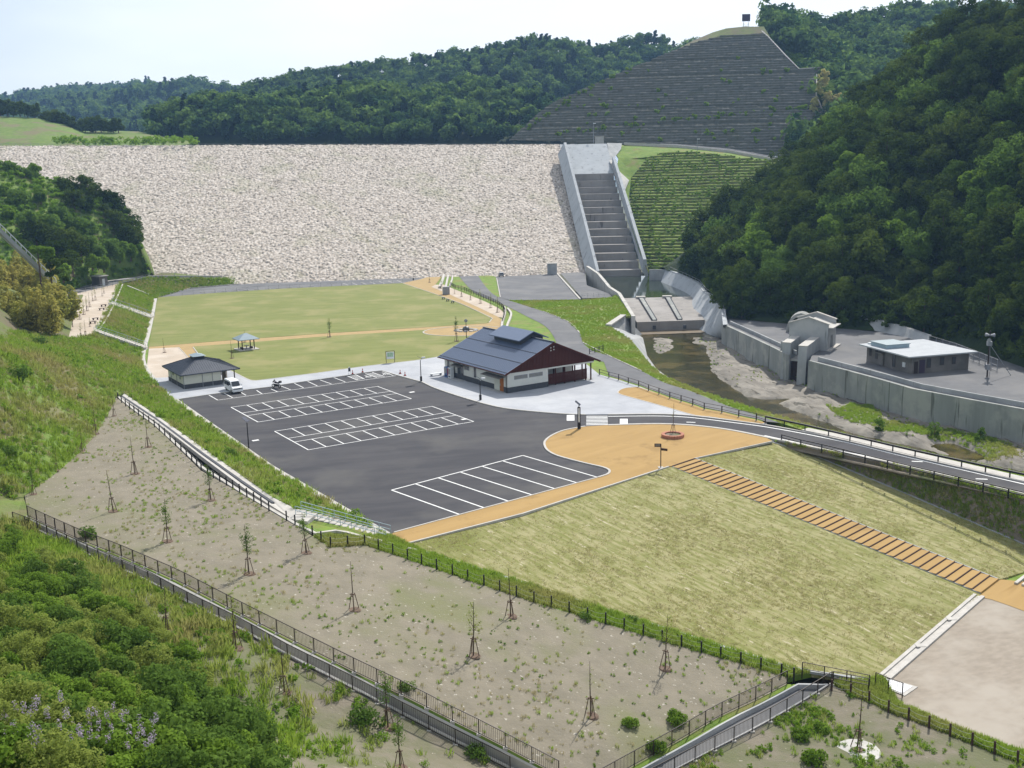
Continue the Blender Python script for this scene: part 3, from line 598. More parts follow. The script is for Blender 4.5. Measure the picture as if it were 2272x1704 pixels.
strip(gut, sp(left_kerb), .9, .09); strip(gut, px([(392, 889.5), (600, 1036), (860, 1187)]), .8, .1)
struct(gut.build('drain_kerb', 'kerb'))
# low curved double wall by the tan plaza
lw = MB(); strip(lw, sp([(1119, 684), (1121, 694), (1119, 704), (1115, 716), (1113, 730)]), .5, .55); strip(lw, sp([(1126, 686), (1134, 697), (1132, 708), (1127, 720), (1124, 731)]), .5, .4)
tag(lw.build('low_wall', 'kerb'), 'low pale curved double wall beside the tan path behind the hall', 'wall')
lw = MB(); strip(lw, px([(987, 607), (982, 624), (976, 640)]), .8, .7); strip(lw, px([(996, 608), (992, 625), (989, 640)]), .6, .5); strip(lw, px([(1005, 606), (1003, 622), (998, 636)]), .5, .35)
tag(lw.build('stepped_wall', 'kerb'), 'pale stepped retaining wall at the far corner of the tan plaza', 'wall')

# ================================================================== SLOPED GROUND
# --- patchy turf slope with its log stairs
e0, e1 = G(907, 1206), G(1541, 1017.5); ed = (e1-e0)/np.linalg.norm(e1-e0); dn = np.array([ed[1], -ed[0], 0]); SL = 5/37.
pn = np.array([0, 0, 1.])+dn*SL; pn /= np.linalg.norm(pn)
def S(x, y): return GP(x, y, e0-np.array([0, 0, .03]), pn)
drain_line = [(1714, 981), (1790, 1003), (1872, 1037), (1990, 1086), (2114, 1139), (2272, 1207), (2420, 1272)]
lawn_l = [(935, 1222), (1010, 1246), (1109, 1277), (1200, 1306), (1304, 1340), (1420, 1377), (1512, 1406), (1600, 1434), (1688, 1461), (1745, 1479), (1800, 1490), (1958, 1513)]
turf_out = [G(907, 1206)-[0, 0, .03]]+[G(1200, 1121)-[0, 0, .03], G(1484, 1037)-[0, 0, .03], G(1541, 1018)-[0, 0, .03]]+[S(*q) for q in drain_line]+[S(2400, 1230), S(2215, 1286), S(2176, 1318), S(2070, 1414), S(1958, 1513)]+[S(*q) for q in lawn_l[::-1][1:]]
turf, tv, tf = tin('turf_slope', turf_out, 'turf', step=3.5, noise=.06, nscale=.2)
LOWZ = float(S(2176, 1318)[2])
# stairs
nlog = 42; sa0, sa1 = S(1491, 1036), S(2176, 1317.5); sb0, sb1 = S(1543.4, 1018), S(2215.6, 1286)
st = MB(); lg = []
tp = thing('log_stairs', 'long flight of orange earth steps edged with dark logs down the grass slope', 'stairs', sa0)
for k in range(nlog):
    t0, t1 = k/nlog, (k+1)/nlog; a, b, c, d = sa0+(sa1-sa0)*t0-sa0, sb0+(sb1-sb0)*t0-sa0, sb0+(sb1-sb0)*t1-sa0, sa0+(sa1-sa0)*t1-sa0
    z = a[2]+.05; up = [(*q[:2], z) for q in (a, b, c, d)]; st.add(up+[(*q[:2], z-.45) for q in (a, b, c, d)], [(0, 1, 2, 3), (2, 6, 7, 3), (0, 3, 7, 4), (1, 5, 6, 2)])
    m_ = MB(); m_.tube([(*(a[:2]), z-.0), (*(b[:2]), z+.02)], .11, 6); lg.append(m_)
st.build('tread', M['resin'], tp)
for m_ in lg: m_.build('log', 'log', tp)
m_ = MB(); strip(m_, [sb0-sa0+(sb1-sb0)*k/10 for k in range(11)], .16, .1); strip(m_, [(sa1-sa0)*k/10 for k in range(11)], .12, .08); m_.build('edging', 'concrete', tp)
print('LOWZ', LOWZ)
# sand yard at the foot of the slope
sy = [S(2176, 1318), S(2070, 1414), S(1958, 1513)]; z0 = LOWZ-.05; YZ = z0
yard = [(*q[:2], z0) for q in sy]+[tuple(G(x, y, z0)) for x, y in ((1990, 1560), (2060, 1592), (2150, 1628), (2272, 1672), (2420, 1720), (2600, 1600), (2500, 1350), (2290, 1300), (2216, 1286))]
sheet('sand_yard', yard, 'sandyard')
sheet('lower_path', [tuple(G(x, y, z0+.03)) for x, y in ((2176, 1317), (2150, 1313), (2164, 1322), (2200, 1330), (2235, 1342), (2290, 1362), (2400, 1400), (2420, 1300), (2290, 1292), (2216, 1285))], 'resin')
dr = MB()
for s_, w_ in ((-.35, .35), (.35, .3)):
    strip(dr, [np.array([*S(2172, 1322)[:2], z0]), np.array([*S(1962, 1512)[:2], z0])], w_, .16, side=s_)
    strip(dr, [G(2330, 1245, z0+.05), G(2262, 1298, z0+.05)], w_, .16, side=s_)
strip(dr, [np.array([*S(2172, 1322)[:2], z0]), np.array([*S(1962, 1512)[:2], z0])], .5, .05)
for t in (.33, .66):
    p = np.array([*S(2172, 1322)[:2], z0])*(1-t)+np.array([*S(1962, 1512)[:2], z0])*t; dr.box(p[0]-.4, p[0]+.4, p[1]-.3, p[1]+.3, p[2], p[2]+.19)
struct(dr.build('drain_channel', 'kerb'))
kd = MB(); strip(kd, [S(*q) for q in drain_line], .45, .07); struct(kd.build('slope_drain', 'concrete'))
kd = MB(); strip(kd, [S(*q) for q in lawn_l], .3, .07); struct(kd.build('slope_edging', 'concrete'))
# embankment under the access road
emb = [G(1722, 978, -.02), G(1776, 990, -.02), G(1872, 1009, -.02), G(1968, 1028, -.02), G(2072, 1052, -.02), G(2170, 1075, -.02), G(2272, 1099, -.02), G(2420, 1134, -.02)]+[S(*q) for q in drain_line[::-1]]
sheet('embankment_base', [q-np.array([0, 0, .45]) for q in emb], 'darksoil')
emb_o, emv, emf = tin('road_embankment', emb, 'darksoil', step=2., noise=.25, nscale=.3)
sheet('lower_ground', [(43, 92, YZ-.12), (52, 103.5, YZ-.12), (75, 112, YZ-.12), (120, 100, YZ-.12), (120, 40, YZ-.12), (50, 45, YZ-.12), (44, 70, YZ-.12)], 'grass')
# --- bare planted terrace
pl = [(258, 882, 2.3), (300, 914, 2.3), (345, 946, 2.3), (446, 1044, 2.4), (500, 1075, 2.4), (563, 1112, 2.4), (610, 1140, 2.2), (655, 1166, 2.0), (693, 1189, 1.9), (734, 1215, 1.6), (772, 1212, 1.4), (809, 1209, 1.2), (840, 1219, .9), (904, 1241, .5), (936, 1252, .2), (1038, 1287, -.5), (1109, 1311, -1), (1200, 1341, -1.6), (1304, 1372, -2.3), (1400, 1401, -2.9), (1512, 1434, -3.5), (1600, 1460, -4), (1688, 1485, -4.4), (1745, 1503, -4.7)]
f1 = [(1240, 1722, -3.2), (1172, 1686, -2.6), (1113, 1655, -2), (1054, 1625, -1.4), (999, 1598, -.8), (945, 1570, -.2), (892, 1543, .4), (792, 1495, 1.2), (655, 1426, 1.9), (530, 1362, 2.5), (398, 1292, 2.9), (330, 1262, 3), (266, 1234, 3), (177, 1199, 3), (96, 1162, 3), (62, 1146, 3)]
f3 = [(1746, 1518, -4.7), (1673, 1556, -4.6), (1594, 1592, -4.4), (1507, 1645, -4.2), (1400, 1704, -4), (1320, 1745, -3.8)]
lb = [(55, 1100, 3.2), (130, 1045, 2.9), (180, 1000, 2.7), (215, 960, 2.5), (243, 910, 2.4)]
ter, terv, terf = tin('bare_terrace', px(pl)+px(f3)+px(f1)+px(lb), 'soil', step=2.5, noise=.12, nscale=.35)
# grassy gutter between terrace and slope
gv = px([(858, 1190, 0), (866, 1190, 0), (907, 1207, 0)])+[S(*q) for q in lawn_l[:-1]]+px(pl[8:][::-1])
gut_o, gv_v, gv_f = tin('grass_gutter', gv, 'grass', step=1.6, noise=.12, nscale=.6)
# paved drain path between terrace and grass bank, and the little stair down to the orange paving
ch_in = px([(268, 881, 2.32), (300, 903, 2.32), (345, 935, 2.32), (446, 1012, 2.42), (540, 1082, 2.42), (610, 1127, 2.3), (648, 1150, 2.1)]); ch_out = px([(276, 873, 2.3), (345, 920, 2.3), (440, 986, 2.3), (536, 1055, 2.3), (599, 1100, 2.3), (654, 1128, 2.2)])
sheet('drain_path', ch_in+ch_out[::-1], 'kerb', thick=.5)
cd = MB(); strip(cd, [p+np.array([0, 0, .05]) for p in px([(270, 879, 2.3), (345, 929, 2.3), (446, 1004, 2.4), (540, 1071, 2.4), (606, 1116, 2.3)])], .3, .02); struct(cd.build('drain_slot', 'base'))
cd = MB(); strip(cd, px([(262, 881, 2.3), (300, 911, 2.3), (345, 943, 2.3), (446, 1036, 2.4), (540, 1095, 2.4), (610, 1136, 2.2), (654, 1162, 2.0), (700, 1184, 1.8), (745, 1178, 1.5), (770, 1182, 1.3), (800, 1190, 1), (850, 1202, .5), (925, 1222, .1)]), .35, .1); struct(cd.build('terrace_edging', 'kerb'))
a, b = G(662, 1136, 2.2), G(862, 1190, .05); stt = thing('white_stair', 'narrow white concrete stair with a blue handrail dropping to the orange path', 'stairs', a)
d = (b-a)/16; sd = np.array([d[1], -d[0], 0]); sd /= np.linalg.norm(sd); m_ = MB()
for k in range(16):
    q = d*k; r_ = d*(k+1); z = q[2]; A = [q-sd*.7, q+sd*.7, r_+sd*.7, r_-sd*.7]; m_.add([(p[0], p[1], z) for p in A]+[(p[0], p[1], z-.7) for p in A], [(0, 1, 2, 3), (4, 7, 6, 5), (0, 4, 5, 1), (2, 6, 7, 3), (1, 5, 6, 2), (3, 7, 4, 0)])
m_.build('step', 'kerb', stt)
for s_ in (-.75, .75):
    m_ = MB()
    for k in range(0, 17, 2): m_.bar(d*k+sd*s_, d*k+sd*s_+np.array([0, 0, .85]), .05)
    for h in (.45, .85): m_.bar(sd*s_+np.array([0, 0, h]), d*16+sd*s_+np.array([0, 0, h]), .05)
    m_.build('handrail', 'bluesteel', stt)
sheet('stair_verge', px([(600, 1128, 1.9), (655, 1130, 2.0), (770, 1158, 1.0), (862, 1184, -.05), (925, 1222, 0), (850, 1204, .3), (770, 1190, 1.1), (700, 1190, 1.6), (655, 1165, 1.9)]), 'grass', thick=.4)
sheet('stair_landing', px([(640, 1150, 2.14), (648, 1130, 2.24), (664, 1130, 2.24), (700, 1142, 2.1), (682, 1157, 2.08)]), 'kerb', thick=.4)
# --- hillside on the left, down to the car park kerb
hs = px([(858, 1189, 0), (600, 1037, 0), (392, 894, 0), (350, 857, 0), (333, 838, 0), (318, 815, 0), (313, 795, 0), (316, 772, 0), (325, 740, 0), (334, 700, 0), (341, 664, 0), (264, 626, 4), (246, 671, 4), (228, 706, 4), (207, 740, 4), (165, 752, 4.3)])
hs += [np.array([-93, 186, 9.]), np.array([-112, 178, 18.]), np.array([-112, 60, 12.])]+px([(-60, 1118, 4), (50, 1103, 3.2), (130, 1046, 2.9), (180, 1001, 2.7), (215, 961, 2.5), (243, 911, 2.4), (256, 880, 2.3)])+px([(276, 872, 2.3), (345, 919, 2.3), (440, 985, 2.3), (536, 1054, 2.3), (599, 1099, 2.3), (655, 1127, 2.2)])
ins = px([(100, 800, 8), (0, 790, 12), (0, 900, 9.5), (0, 1000, 7), (100, 950, 5.5), (170, 860, 5), (230, 800, 3.4), (100, 870, 6.5), (200, 770, 4.2)])
hil, hv, hf = tin('hillside', hs, 'hillgrass', interior=ins, step=2.6, noise=.5, nscale=.18)
# --- near ground below the twin fence, rising towards the camera on the left
n2 = [(1132, 1712, -3.2), (1014, 1653, -2.0), (904, 1596, -.8), (802, 1542, .4), (752, 1516, .8), (654, 1469, 1.4), (532, 1400, 2.0), (414, 1341, 2.4), (323, 1291, 2.6), (226, 1249, 2.6), (139, 1206, 2.6), (84, 1180, 2.6), (30, 1160, 2.8)]
ng = px(n2)+px([(-60, 1118, 4)])+[np.array([-80, 60, 12.]), np.array([-60, 20, 22.]), np.array([-20, 14, 22.]), np.array([2, 22, 12.]), np.array([10, 40, .5]), np.array([9, 56, -3.])]
near, nv, nf = tin('near_slope', ng, 'scrubsoil', interior=px([(300, 1500, 4.5), (500, 1600, 2.6), (700, 1600, .6), (150, 1500, 8), (100, 1300, 5)]), step=1.6, noise=.35, nscale=.3)
sheet('hillside_corner', px([(-160, 1100, 5.5), (-60, 1116, 4.1), (52, 1102, 3.25), (66, 1148, 3.05), (30, 1163, 2.85), (-60, 1180, 3.4), (-160, 1190, 5.)]), 'hillgrass', thick=1.5)
# lower right terrace
f4 = [(1845, 1520, -4.75), (1811, 1542, -4.7), (1740, 1585, -4.6), (1664, 1627, -4.5), (1579, 1670, -4.3), (1480, 1722, -4.1), (1400, 1765, -4)]
rt = px([(1850, 1518, -4.75), (1887, 1540, -4.8), (1928, 1557, -4.85), (1971, 1578, -4.9), (2060, 1612, -4.95), (2156, 1650, -5), (2257, 1690, -5), (2420, 1750, -5)])+[np.array([40, 50, -5.]), np.array([14, 50, -4.])]+px(f4[::-1])
rter, rtv, rtf = tin('planted_terrace', rt, 'scrubsoil', step=1.8, noise=.15, nscale=.35)
gv2 = px([(1850, 1518, -4.75), (1887, 1540, -4.8), (1928, 1557, -4.85), (1971, 1578, -4.9), (2060, 1612, -4.95), (2156, 1650, -5), (2257, 1690, -5), (2420, 1750, -5)])+[np.array(q) for q in yard[7:2:-1]]+[np.array([*S(1958, 1513)[:2], z0])]
rg_o, rgv, rgf = tin('grass_verge', gv2, 'grass', step=1.2, noise=.08, nscale=.6)
# --- trenches between the twin fences
def trench(name, A, B, label, depth=1.3):
    """A far edge, B near edge (world polylines of one length)"""
    mb = MB(); n = len(A)
    for i in range(n-1):
        a0, a1, b0, b1 = A[i], A[i+1], B[i], B[i+1]; dz = np.array([0, 0, depth]); up = np.array([0, 0, .12])
        ai0, ai1, bi0, bi1 = a0+(b0-a0)*.34, a1+(b1-a1)*.34, a0+(b0-a0)*.82, a1+(b1-a1)*.82; ao0, ao1 = a0+(b0-a0)*.22, a1+(b1-a1)*.22; bo0, bo1 = a0+(b0-a0)*.94, a1+(b1-a1)*.94
        mb.add([ao0+up, ai0+up, ai1+up, ao1+up, ai0-dz, ai1-dz, bi0-dz, bi1-dz, bi0+up, bi1+up, bo0+up, bo1+up, ao0-dz, ao1-dz, bo0-dz, bo1-dz],
               [(0, 1, 2, 3), (1, 4, 5, 2), (4, 6, 7, 5), (6, 8, 9, 7), (8, 10, 11, 9), (0, 3, 13, 12), (10, 14, 15, 11)])
    return struct(mb.build(name, 'concrete_pale', fix=False))
def resample(P, n):
    P = np.array(P); s = np.r_[0, np.cumsum(np.linalg.norm(np.diff(P, axis=0), axis=1))]; u = np.linspace(0, s[-1], n); return [np.array([np.interp(t, s, P[:, j]) for j in range(3)]) for t in u]
trench('drain_trench', resample(px(f1[::-1]), 18), resample(px(n2[::-1][1:]+[(1220, 1755, -3.9)]), 18), '')
sheet('fence_verge', resample(px(f1[::-1]), 18)+[a+(b-a)*.24 for a, b in zip(resample(px(f1[::-1]), 18), resample(px(n2[::-1][1:]+[(1220, 1755, -3.9)]), 18))][::-1], 'grass')
rA = px([(1746, 1518, -4.72), (1673, 1556, -4.62), (1594, 1592, -4.42), (1507, 1645, -4.22), (1400, 1704, -4.02), (1320, 1750, -3.82)]); rB = px(f4)
rA = resample(rA, 10); rB = resample(rB, 10)
sheet('ramp_floor', [a+(b-a)*.25-np.array([0, 0, .35]) for a, b in zip(rA, rB)]+[a+(b-a)*.92-np.array([0, 0, .35]) for a, b in zip(rA, rB)][::-1], 'asphalt2')
rw = MB(); strip(rw, [a+(b-a)*.25 for a, b in zip(rA, rB)], .14, .05, base=.6); strip(rw, [a+(b-a)*.92 for a, b in zip(rA, rB)], .14, .05, base=.6); strip(rw, [rA[0]+(rB[0]-rA[0])*.25, rA[0]+(rB[0]-rA[0])*.92], .2, .05, base=.6)
struct(rw.build('ramp_edging', 'concrete'))
sheet('ramp_verge', rA+[a+(b-a)*.24 for a, b in zip(rA, rB)][::-1], 'grass')
# --- upper left: sandy shelf, bank, toe road of the dam
sheet('sand_shelf', px([(264, 629, 4), (246, 672, 4), (228, 707, 4), (207, 741, 4), (160, 756, 4), (60, 760, 4), (90, 690, 4), (140, 655, 4), (176, 650, 4)]), 'sandpad', thick=.3)
sheet('toe_road', px([(176, 650, 4.01), (140, 655, 4.01), (60, 680, 4.01), (40, 660, 4.01), (150, 640, 4.01), (240, 622, 4.01), (330, 610.5, 4.01), (330, 615.5, 4.01), (262, 629, 4.01)]), 'asphalt2')
tr = MB(); strip(tr, px([(165, 640, 4), (240, 623.5, 4), (330, 611.5, 4)]), 1.6, .06); strip(tr, px([(264, 629, 4), (246, 671, 4), (228, 706, 4), (207, 740, 4)]), .5, .12); strip(tr, px([(272, 631, 3.9), (254, 673, 3.9), (236, 708, 3.9), (215, 739, 3.9)]), .35, .1); struct(tr.build('shelf_kerb', 'kerb'))
bank, bkv, bkf = tin('toe_bank', px([(341, 664, 0), (352, 659.5, 0), (420, 640, 0), (520, 630.5, 0), (640, 621.5, 0), (800, 611.5, 0), (945, 602.5, 0), (945, 600, .05), (800, 607.5, .3), (640, 615, .8), (500, 616, 1.9), (420, 616, 2.9), (330, 615, 4), (264, 626, 4)]), 'darkgrass', step=4, noise=.2)
for (a, b, c, d_), nm, lb_ in (((245, 671, 339, 703), 3.8, 'wide white concrete stair with blue rails down the left grass bank'), ((212, 733, 326, 771), 2.2, 'narrow pale concrete stair lower on the left grass bank')):
    A, B = G(a, b, 4.4), G(c, d_, .35); q = (B-A)/20; sd = np.array([q[1], -q[0], 0]); sd /= np.linalg.norm(sd); t_ = thing('bank_stair', lb_, 'stairs', A, group='stairs down the left bank'); m_ = MB()
    for k in range(20):
        P_ = [q*k-sd*nm/2, q*k+sd*nm/2, q*(k+1)+sd*nm/2, q*(k+1)-sd*nm/2]; z = q[2]*k; m_.add([(p[0], p[1], z) for p in P_]+[(p[0], p[1], z-.8) for p in P_], [(0, 1, 2, 3), (0, 4, 5, 1), (2, 6, 7, 3), (1, 5, 6, 2), (3, 7, 4, 0)])
    m_.build('step', 'kerb', t_)
    for s_ in (-1, 1):
        m_ = MB()
        for k in range(0, 21, 4): m_.bar(q*k+sd*s_*nm/2, q*k+sd*s_*nm/2+np.array([0, 0, .9]), .05)
        m_.bar(sd*s_*nm/2+np.array([0, 0, .9]), q*20+sd*s_*nm/2+np.array([0, 0, .9]), .06); m_.build('handrail', 'bluesteel', t_)
m_ = MB(); strip(m_, px([(283, 634, 3.6), (345, 659, .1)]), .5, .1); strip(m_, px([(228, 722, 3.6), (315, 757, .2)]), .3, .08); struct(m_.build('bank_gutter', 'kerb'))

# ================================================================== THE DAM
def voro(ga, gb, cell, seed):
    rng = np.random.default_rng(seed); J = rng.random((512, 512, 4)); ia = np.floor(ga/cell).astype(int); ib = np.floor(gb/cell).astype(int)
    best = np.full(ga.shape, 9.); h = np.zeros(ga.shape); t = np.zeros(ga.shape)
    for da in (-1, 0, 1):
        for db in (-1, 0, 1):
            q = J[(ia+da) % 512, (ib+db) % 512]; d = np.hypot(ga/cell-(ia+da+q[..., 0]), (gb/cell-(ib+db+q[..., 1]))*1.15); k = d < best
            best = np.where(k, d, best); h = np.where(k, q[..., 2], h); t = np.where(k, q[..., 3], t)
    return best, h, t
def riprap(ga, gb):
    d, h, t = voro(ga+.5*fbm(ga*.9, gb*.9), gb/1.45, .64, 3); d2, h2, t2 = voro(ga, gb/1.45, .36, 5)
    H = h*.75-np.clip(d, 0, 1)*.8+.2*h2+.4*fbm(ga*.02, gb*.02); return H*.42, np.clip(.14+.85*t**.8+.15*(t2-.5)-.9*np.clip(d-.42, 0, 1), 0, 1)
ZC = 47.4
dam_out = [(-235, 318, -2.), (-94, 341, -.8), (30, 360, -2.8), (30, 467, ZC), (-100, 457, 48.2), (-252, 445, 48.9)]
dm = thing('rockfill_dam', 'broad pale rock faced dam closing off the valley', 'dam', (0, 0, 0))
df, _ = plane_grid('rock_face', dam_out, 'riprap', .26, .3, riprap); df.parent = dm
Qd = np.array(dam_out); dc = Qd.mean(0); dnn = np.linalg.svd(Qd-dc)[2][2]; dnn = dnn if dnn[2] > 0 else -dnn
dz_ = lambda x, y: float(dc[2]-(dnn[0]*(x-dc[0])+dnn[1]*(y-dc[1]))/dnn[2])
cr = MB(); strip(cr, [(x, y, dz_(x, y)-.3) for x, y in ((-252, 445.), (-100, 456.6), (31, 466.8))], 1.2, .1, base=.8); strip(cr, [(x, y+6, dz_(x, y)-.3) for x, y in ((-252, 445.), (-100, 456.6), (34, 466.8))], 9, -.1, base=.8); cr.build('crest', 'kerb', dm)
rl = MB()
for k in range(95):
    t = k/94; p = np.array([-252+283*t, 446+21.8*t, dz_(-252+283*t, 445+21.8*t)-.3]); rl.bar(p, p+[0, 0, 1.0], .1)
ra_, rb__ = dz_(-252, 445)+.7, dz_(31, 466.8)+.7; rl.bar((-252, 446, ra_), (31, 467.8, rb__), .07); rl.bar((-252, 446, ra_-.45), (31, 467.8, rb__-.45), .05); rl.build('crest_rail', 'steel', dm)
tw = MB(); strip(tw, px([(328, 614.5, 4), (420, 615, 2.9), (500, 615, 1.9), (640, 614.5, .8), (800, 607, .3), (940, 600, .05), (1060, 600.5, 0)]), .5, .5); tw.build('toe_wall', 'concrete_pale', dm)
bt_ = px([(328, 614, 4), (420, 614.8, 2.9), (500, 614.8, 1.9), (640, 614.2, .8), (800, 606.8, .3), (940, 599.8, .05), (1080, 601, 0)]); struct(link('dam_toe_berm', (lambda me: (me.from_pydata([tuple(q) for q in bt_]+[tuple(q+np.array([0, 14, .05])) for q in bt_], [], [(i, i+1, 8+i, 7+i) for i in range(6)]), me)[1])(bpy.data.meshes.new('dam_toe_berm')), 'darkgrass'))
tb = MB(); q = [D(262, 519, 372), D(292, 513, 379), D(322, 507, 386)]; strip(tb, q, 1.0, .9); tb.build('berm_drain', 'concrete', dm)

# ================================================================== SPILLWAY
sw = thing('stepped_spillway', 'tall concrete stepped spillway chute running down the right end of the dam', 'spillway')
p_n = np.array([0, -.465, 1.]); p_0 = np.array([0, 352., -1.5])
rows = [618, 599, 580, 561.7, 543, 525, 508, 491.6, 475, 460, 445, 430, 415.6, 401, 388]
xl = lambda y: 1330.4+(1258-1330.4)*(599-y)/(599-318); xr = lambda y: 1422.6+(1342-1422.6)*(599-y)/(599-318)
Lp = [GP(xl(y), y, p_0, p_n) for y in rows]; Rp = [GP(xr(y), y, p_0, p_n) for y in rows]
for i, q in enumerate(Lp): q[0] -= 3.0
for i in range(len(rows)-1):
    z = (Lp[i][2]+Rp[i][2])/2; zn = (Lp[i+1][2]+Rp[i+1][2])/2; m_ = MB(); a, b, c, d = Lp[i], Rp[i], Rp[i+1], Lp[i+1]
    if i == 0: continue
    zp = (Lp[i-1][2]+Rp[i-1][2])/2-(.5 if i == 1 else 0)
    m_.add([(a[0], a[1], zp), (b[0], b[1], zp), (b[0], b[1], z), (a[0], a[1], z)], [(0, 1, 2, 3)])
    m_.add([(a[0], a[1]-.02, z), (b[0], b[1]-.02, z), (c[0], c[1]+.1, z), (d[0], d[1]+.1, z), (a[0], a[1]-.02, z-.3), (b[0], b[1]-.02, z-.3), (c[0], c[1]+.1, z-.3), (d[0], d[1]+.1, z-.3)], [(0, 1, 2, 3), (0, 4, 5, 1), (2, 6, 7, 3)])
    m_.build('step', 'stepconcrete', sw)
zt = (Lp[-2][2]+Rp[-2][2])/2; a, b = Lp[-1], Rp[-1]; ch = MB()
c0, c1 = D(1252, 322, 447), D(1346, 317, 449); c0[0] -= 2; zc_ = (c0[2]+c1[2])/2
ch.add([(a[0], a[1]-.1, zt-.3), (b[0], b[1]-.1, zt-.3), (b[0], b[1], a[2]+.3), (a[0], a[1], a[2]+.3), ], [(0, 1, 2, 3)])
ch.build('step', 'stepconcrete', sw); ch2 = MB(); ch2.add([(a[0], a[1], a[2]+.3), (b[0], b[1], a[2]+.3), (c1[0], c1[1], zc_), (c0[0], c0[1], zc_), (c1[0], c1[1]+6, zc_-1), (c0[0], c0[1]+6, zc_-1)], [(0, 1, 2, 3), (3, 2, 4, 5)]); ch2.build('smooth_chute', 'chute', sw)
def wall_between(mb, inner, outer, base_in, base_out):
    n = len(inner); v = list(inner)+list(outer)+list(base_in)+list(base_out); f = []
    for i in range(n-1): f += [(i, i+1, n+i+1, n+i), (2*n+i, 2*n+i+1, i+1, i), (n+i, n+i+1, 3*n+i+1, 3*n+i)]
    f += [(0, n, 3*n, 2*n), (n-1, 3*n-1, 4*n-1, 2*n-1)]; mb.add(v, f)
p_w = p_0+np.array([0, 0, 4.2])
def on(pl, x, y): return GP(x, y, pl, p_n)
ys = np.linspace(601, 316, 9)
Li = [on(p_w, xl(y)-1, y) for y in ys]; Lo = [q+np.array([-1.0, 0, 0]) for q in Li]; ob = [q+np.array([-2.6, 0, -4.8]) for q in Lo]; ib_ = [q+np.array([-.2, 0, -6.]) for q in Li]
m_ = MB(); wall_between(m_, Li, Lo, ib_, ob); m_.build('side_wall', 'chute', sw)
Ri = [on(p_0-np.array([0, 0, .2]), 1424+(1341.5-1424)*(599-y)/(599-318), y) for y in np.linspace(604, 372, 9)]; Rt = [q+np.array([.25, 0, 4.4]) for q in Ri]; Ro = [q+np.array([1.1, 0, 0]) for q in Rt]; Rob = [q+np.array([.6, 0, -7.]) for q in Ro]
m_ = MB(); wall_between(m_, Rt, Ro, Ri, Rob); m_.build('side_wall', 'chute', sw)
def wallpoly(name, tops, m, base, wd, label=None, parent=None, batter=0.):
    mb = MB(); T_ = [np.array(q, float) for q in tops]; n = len(T_); O = []
    for i, q in enumerate(T_):
        d = T_[min(i+1, n-1)]-T_[max(i-1, 0)]; d[2] = 0; d /= np.linalg.norm(d); O.append(np.array([d[1], -d[0], 0]))
    inn = [q-o*wd/2 for q, o in zip(T_, O)]; out = [q+o*wd/2 for q, o in zip(T_, O)]
    bi = [np.array([*(q-o*batter)[:2], base]) for q, o in zip(inn, O)]; bo = [np.array([*(q+o*batter)[:2], base]) for q, o in zip(out, O)]
    wall_between(mb, inn, out, bi, bo); o = mb.build(name, m, parent); return tag(o, label, 'wall') if label else o
wallpoly('side_wall', px([(1303, 590, 2.4), (1327, 606, 2.1), (1340, 621, 1.8), (1352, 636, 1.5), (1374, 650, 1.2), (1390, 676, .8), (1405.5, 701, .5)]), 'concrete_pale', -6, .9, parent=sw)
wallpoly('side_wall', px([(1441, 598, 2.0), (1479, 598, 2.0)]), 'concrete', -3, .6, parent=sw)
RTp = px([(1477, 597, 2.1), (1516, 614, 1.8), (1547, 629, 1.6), (1562, 649, 1.5), (1596, 667, 1.3), (1602, 703, 1.0), (1604, 722, .4)]); RBp = px([(1466, 627, -1.7), (1511, 646, -1.7), (1532, 662, -1.9), (1524, 702, -4.2), (1552, 742, -6), (1582, 752, -6.2), (1604, 756, -6.2)])
RT2, RB2 = spline(RTp, 6), spline(RBp, 6); m_ = MB(); LV = [[a+(b-a)*k/8 for a, b in zip(RT2, RB2)] for k in range(9)]; n_ = len(RT2); m_.add([q for L_ in LV for q in L_], [(j*n_+i, j*n_+i+1, (j+1)*n_+i+1, (j+1)*n_+i) for j in range(8) for i in range(n_-1)]); wall_between(m_, [q+np.array([.0, .02, .15]) for q in RT2], [q+np.array([1., .3, .15]) for q in RT2], [q-np.array([0, -.02, .3]) for q in RT2], [q+np.array([5, 2., -1]) for q in RB2]); m_.build('training_wall', 'chute', sw)
m_ = MB()
for k in np.linspace(0, 1, 24):
    i = min(int(k*5), 4); q = RTp[i]*(1-(k*5-i))+RTp[i+1]*(k*5-i)+np.array([.6, 0, 0]); m_.bar(q, q+np.array([0, 0, 1.0]), .07)
for i in range(5): m_.bar(RTp[i]+[.6, 0, 1.], RTp[i+1]+[.6, 0, 1.], .07)
m_.build('wall_rail', 'steel', sw)
struct(link('pool_water', (lambda me: (me.from_pydata([tuple(G(x, y, -1.5)) for x, y in ((1310, 612), (1480, 612), (1545, 655), (1538, 657.5), (1381, 661.5))], [], [(0, 1, 2, 3, 4)]), me)[1])(bpy.data.meshes.new('pool_water')), 'poolwater'))
